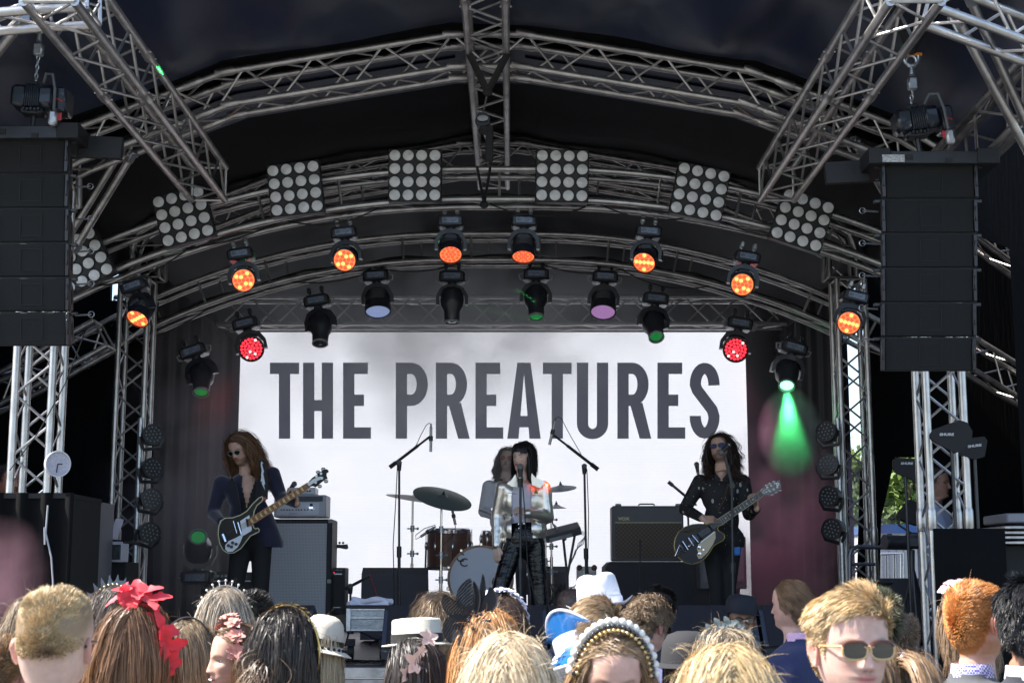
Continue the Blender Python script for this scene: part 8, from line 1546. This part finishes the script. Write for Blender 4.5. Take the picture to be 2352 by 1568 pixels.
# ---------------------------------------------------------------- smoke, coloured lamps
def smoke(label, dens, noise, c, d, col=(.8, .85, 1.), ns=1.2, lo=.45, hi=.75, name='smoke', ell=False):
    m = bpy.data.materials.new(name); m.use_nodes = True; n = m.node_tree; n.nodes.remove(n.nodes['Principled BSDF']); v = n.nodes.new('ShaderNodeVolumePrincipled'); v.inputs['Color'].default_value = (*col, 1); v.inputs['Density'].default_value = dens; v.inputs['Anisotropy'].default_value = .2
    n.links.new(v.outputs[0], n.nodes['Material Output'].inputs['Volume'])
    if noise:
        tc = n.nodes.new('ShaderNodeTexCoord'); nz = n.nodes.new('ShaderNodeTexNoise'); nz.inputs['Scale'].default_value = ns; nz.inputs['Detail'].default_value = 3; n.links.new(tc.outputs['Object'], nz.inputs[0]); mr = n.nodes.new('ShaderNodeMapRange'); mr.inputs[1].default_value = lo; mr.inputs[2].default_value = hi; mr.inputs[3].default_value = 0; mr.inputs[4].default_value = 1; n.links.new(nz.outputs[0], mr.inputs[0])
        gr = n.nodes.new('ShaderNodeTexGradient'); gr.gradient_type = 'SPHERICAL'; mp = n.nodes.new('ShaderNodeMapping'); mp.inputs['Scale'].default_value = (2 / d[0], 2 / d[1], 2 / d[2]); n.links.new(tc.outputs['Object'], mp.inputs[0]); n.links.new(mp.outputs[0], gr.inputs[0])
        a = n.nodes.new('ShaderNodeMath'); a.operation = 'MULTIPLY'; n.links.new(mr.outputs[0], a.inputs[0]); n.links.new(gr.outputs['Fac'], a.inputs[1]); b_ = n.nodes.new('ShaderNodeMath'); b_.operation = 'MULTIPLY'; b_.inputs[1].default_value = dens; n.links.new(a.outputs[0], b_.inputs[0]); n.links.new(b_.outputs[0], v.inputs['Density'])
    o = MB().box(c, d).build(name, m, None, smooth=False, origin=c) if not ell else MB().ell(c, (d[0] / 2, d[1] / 2, d[2] / 2)).build(name, m, None, origin=c)
    return struct(o, 'stuff')
smoke('', .05, False, (XC - .1, 14.65, 3.16), (5.6, 4.1, 3.7), (.93, .95, 1.))
smoke('', 3, True, U(1020, 740, 14.3) , (4.8, 1.4, 2.6), (.96, .98, 1.), 1.6, .35, .7, ell=True)
smoke('', 4.5, True, U(1820, 1260, 13.9), (2.1, 1.3, 2.6), (.95, .62, .75), 1.5, .42, .62, ell=True)
smoke('', 2.2, True, U(450, 1100, 12.7), (2.0, .8, 3.0), (.8, .75, .9), 1.4, .4, .7, ell=True)
smoke('', 2.0, True, U(5, 1330, 9.0), (.6, .4, .8), (.95, .55, .7), 2.5, .3, .6, ell=True)
def spot(name, parent_note, p, target, col, power, ang, blend=.3, size=.03):
    l = bpy.data.lights.new(name, 'SPOT'); l.color = col; l.energy = power; l.spot_size = math.radians(ang); l.spot_blend = blend; l.shadow_soft_size = size; o = bpy.data.objects.new(name, l); COL.objects.link(o); o.location = p; o.rotation_euler = (Vector(target) - Vector(p)).to_track_quat('-Z', 'Y').to_euler(); return o
gt = U(1818, 1060, 13.0); gd = (gt - GP).normalized(); spot('green_beam_lamp', '', GP + gd * .04, gt, (.10, 1., .28), 95, 38, .7)
# the lit smoke the green beam passes through
m = bpy.data.materials.new('beam_smoke'); m.use_nodes = True; n = m.node_tree; n.nodes.remove(n.nodes['Principled BSDF']); v = n.nodes.new('ShaderNodeVolumePrincipled'); v.inputs['Density'].default_value = .9; v.inputs['Color'].default_value = (.9, 1, .95, 1); n.links.new(v.outputs[0], n.nodes['Material Output'].inputs['Volume'])
tc = n.nodes.new('ShaderNodeTexCoord'); nz = n.nodes.new('ShaderNodeTexNoise'); nz.inputs['Scale'].default_value = 4; n.links.new(tc.outputs['Object'], nz.inputs[0]); mr = n.nodes.new('ShaderNodeMapRange'); mr.inputs[1].default_value = .3; mr.inputs[2].default_value = .7; mr.inputs[3].default_value = .5; mr.inputs[4].default_value = 2.2; n.links.new(nz.outputs[0], mr.inputs[0]); n.links.new(mr.outputs[0], v.inputs['Density'])
smoke('', 12, True, GP + gd * .45, (.60, .56, .84), (.9, 1, .95), 5, .2, .6, ell=True)
spot('red_wash_lamp', '', U(1702, 700, 11.2), U(1257, 1101, 11.9), (1, .10, .03), 800, 3.8, .3, .05)
spot('pink_wash_lamp', '', U(1690, 830, 13.0), U(1830, 1300, 13.8), (1, .26, .50), 26, 45, .8, .1)
spot('red_beam_lamp', '', U(559, 655, 11.2), U(500, 900, 12.6), (1, .08, .05), 90, 12, .6, .05)
spot('laser_green', '', U(1240, 700, 13.0), U(290, 68, 8.2), (.05, 1, .2), 420, 2.6, .1, .01)
spot('laser_green', '', U(1232, 735, 13.0), U(435, 575, 11.2), (.05, 1, .2), 120, 4.0, .1, .01)
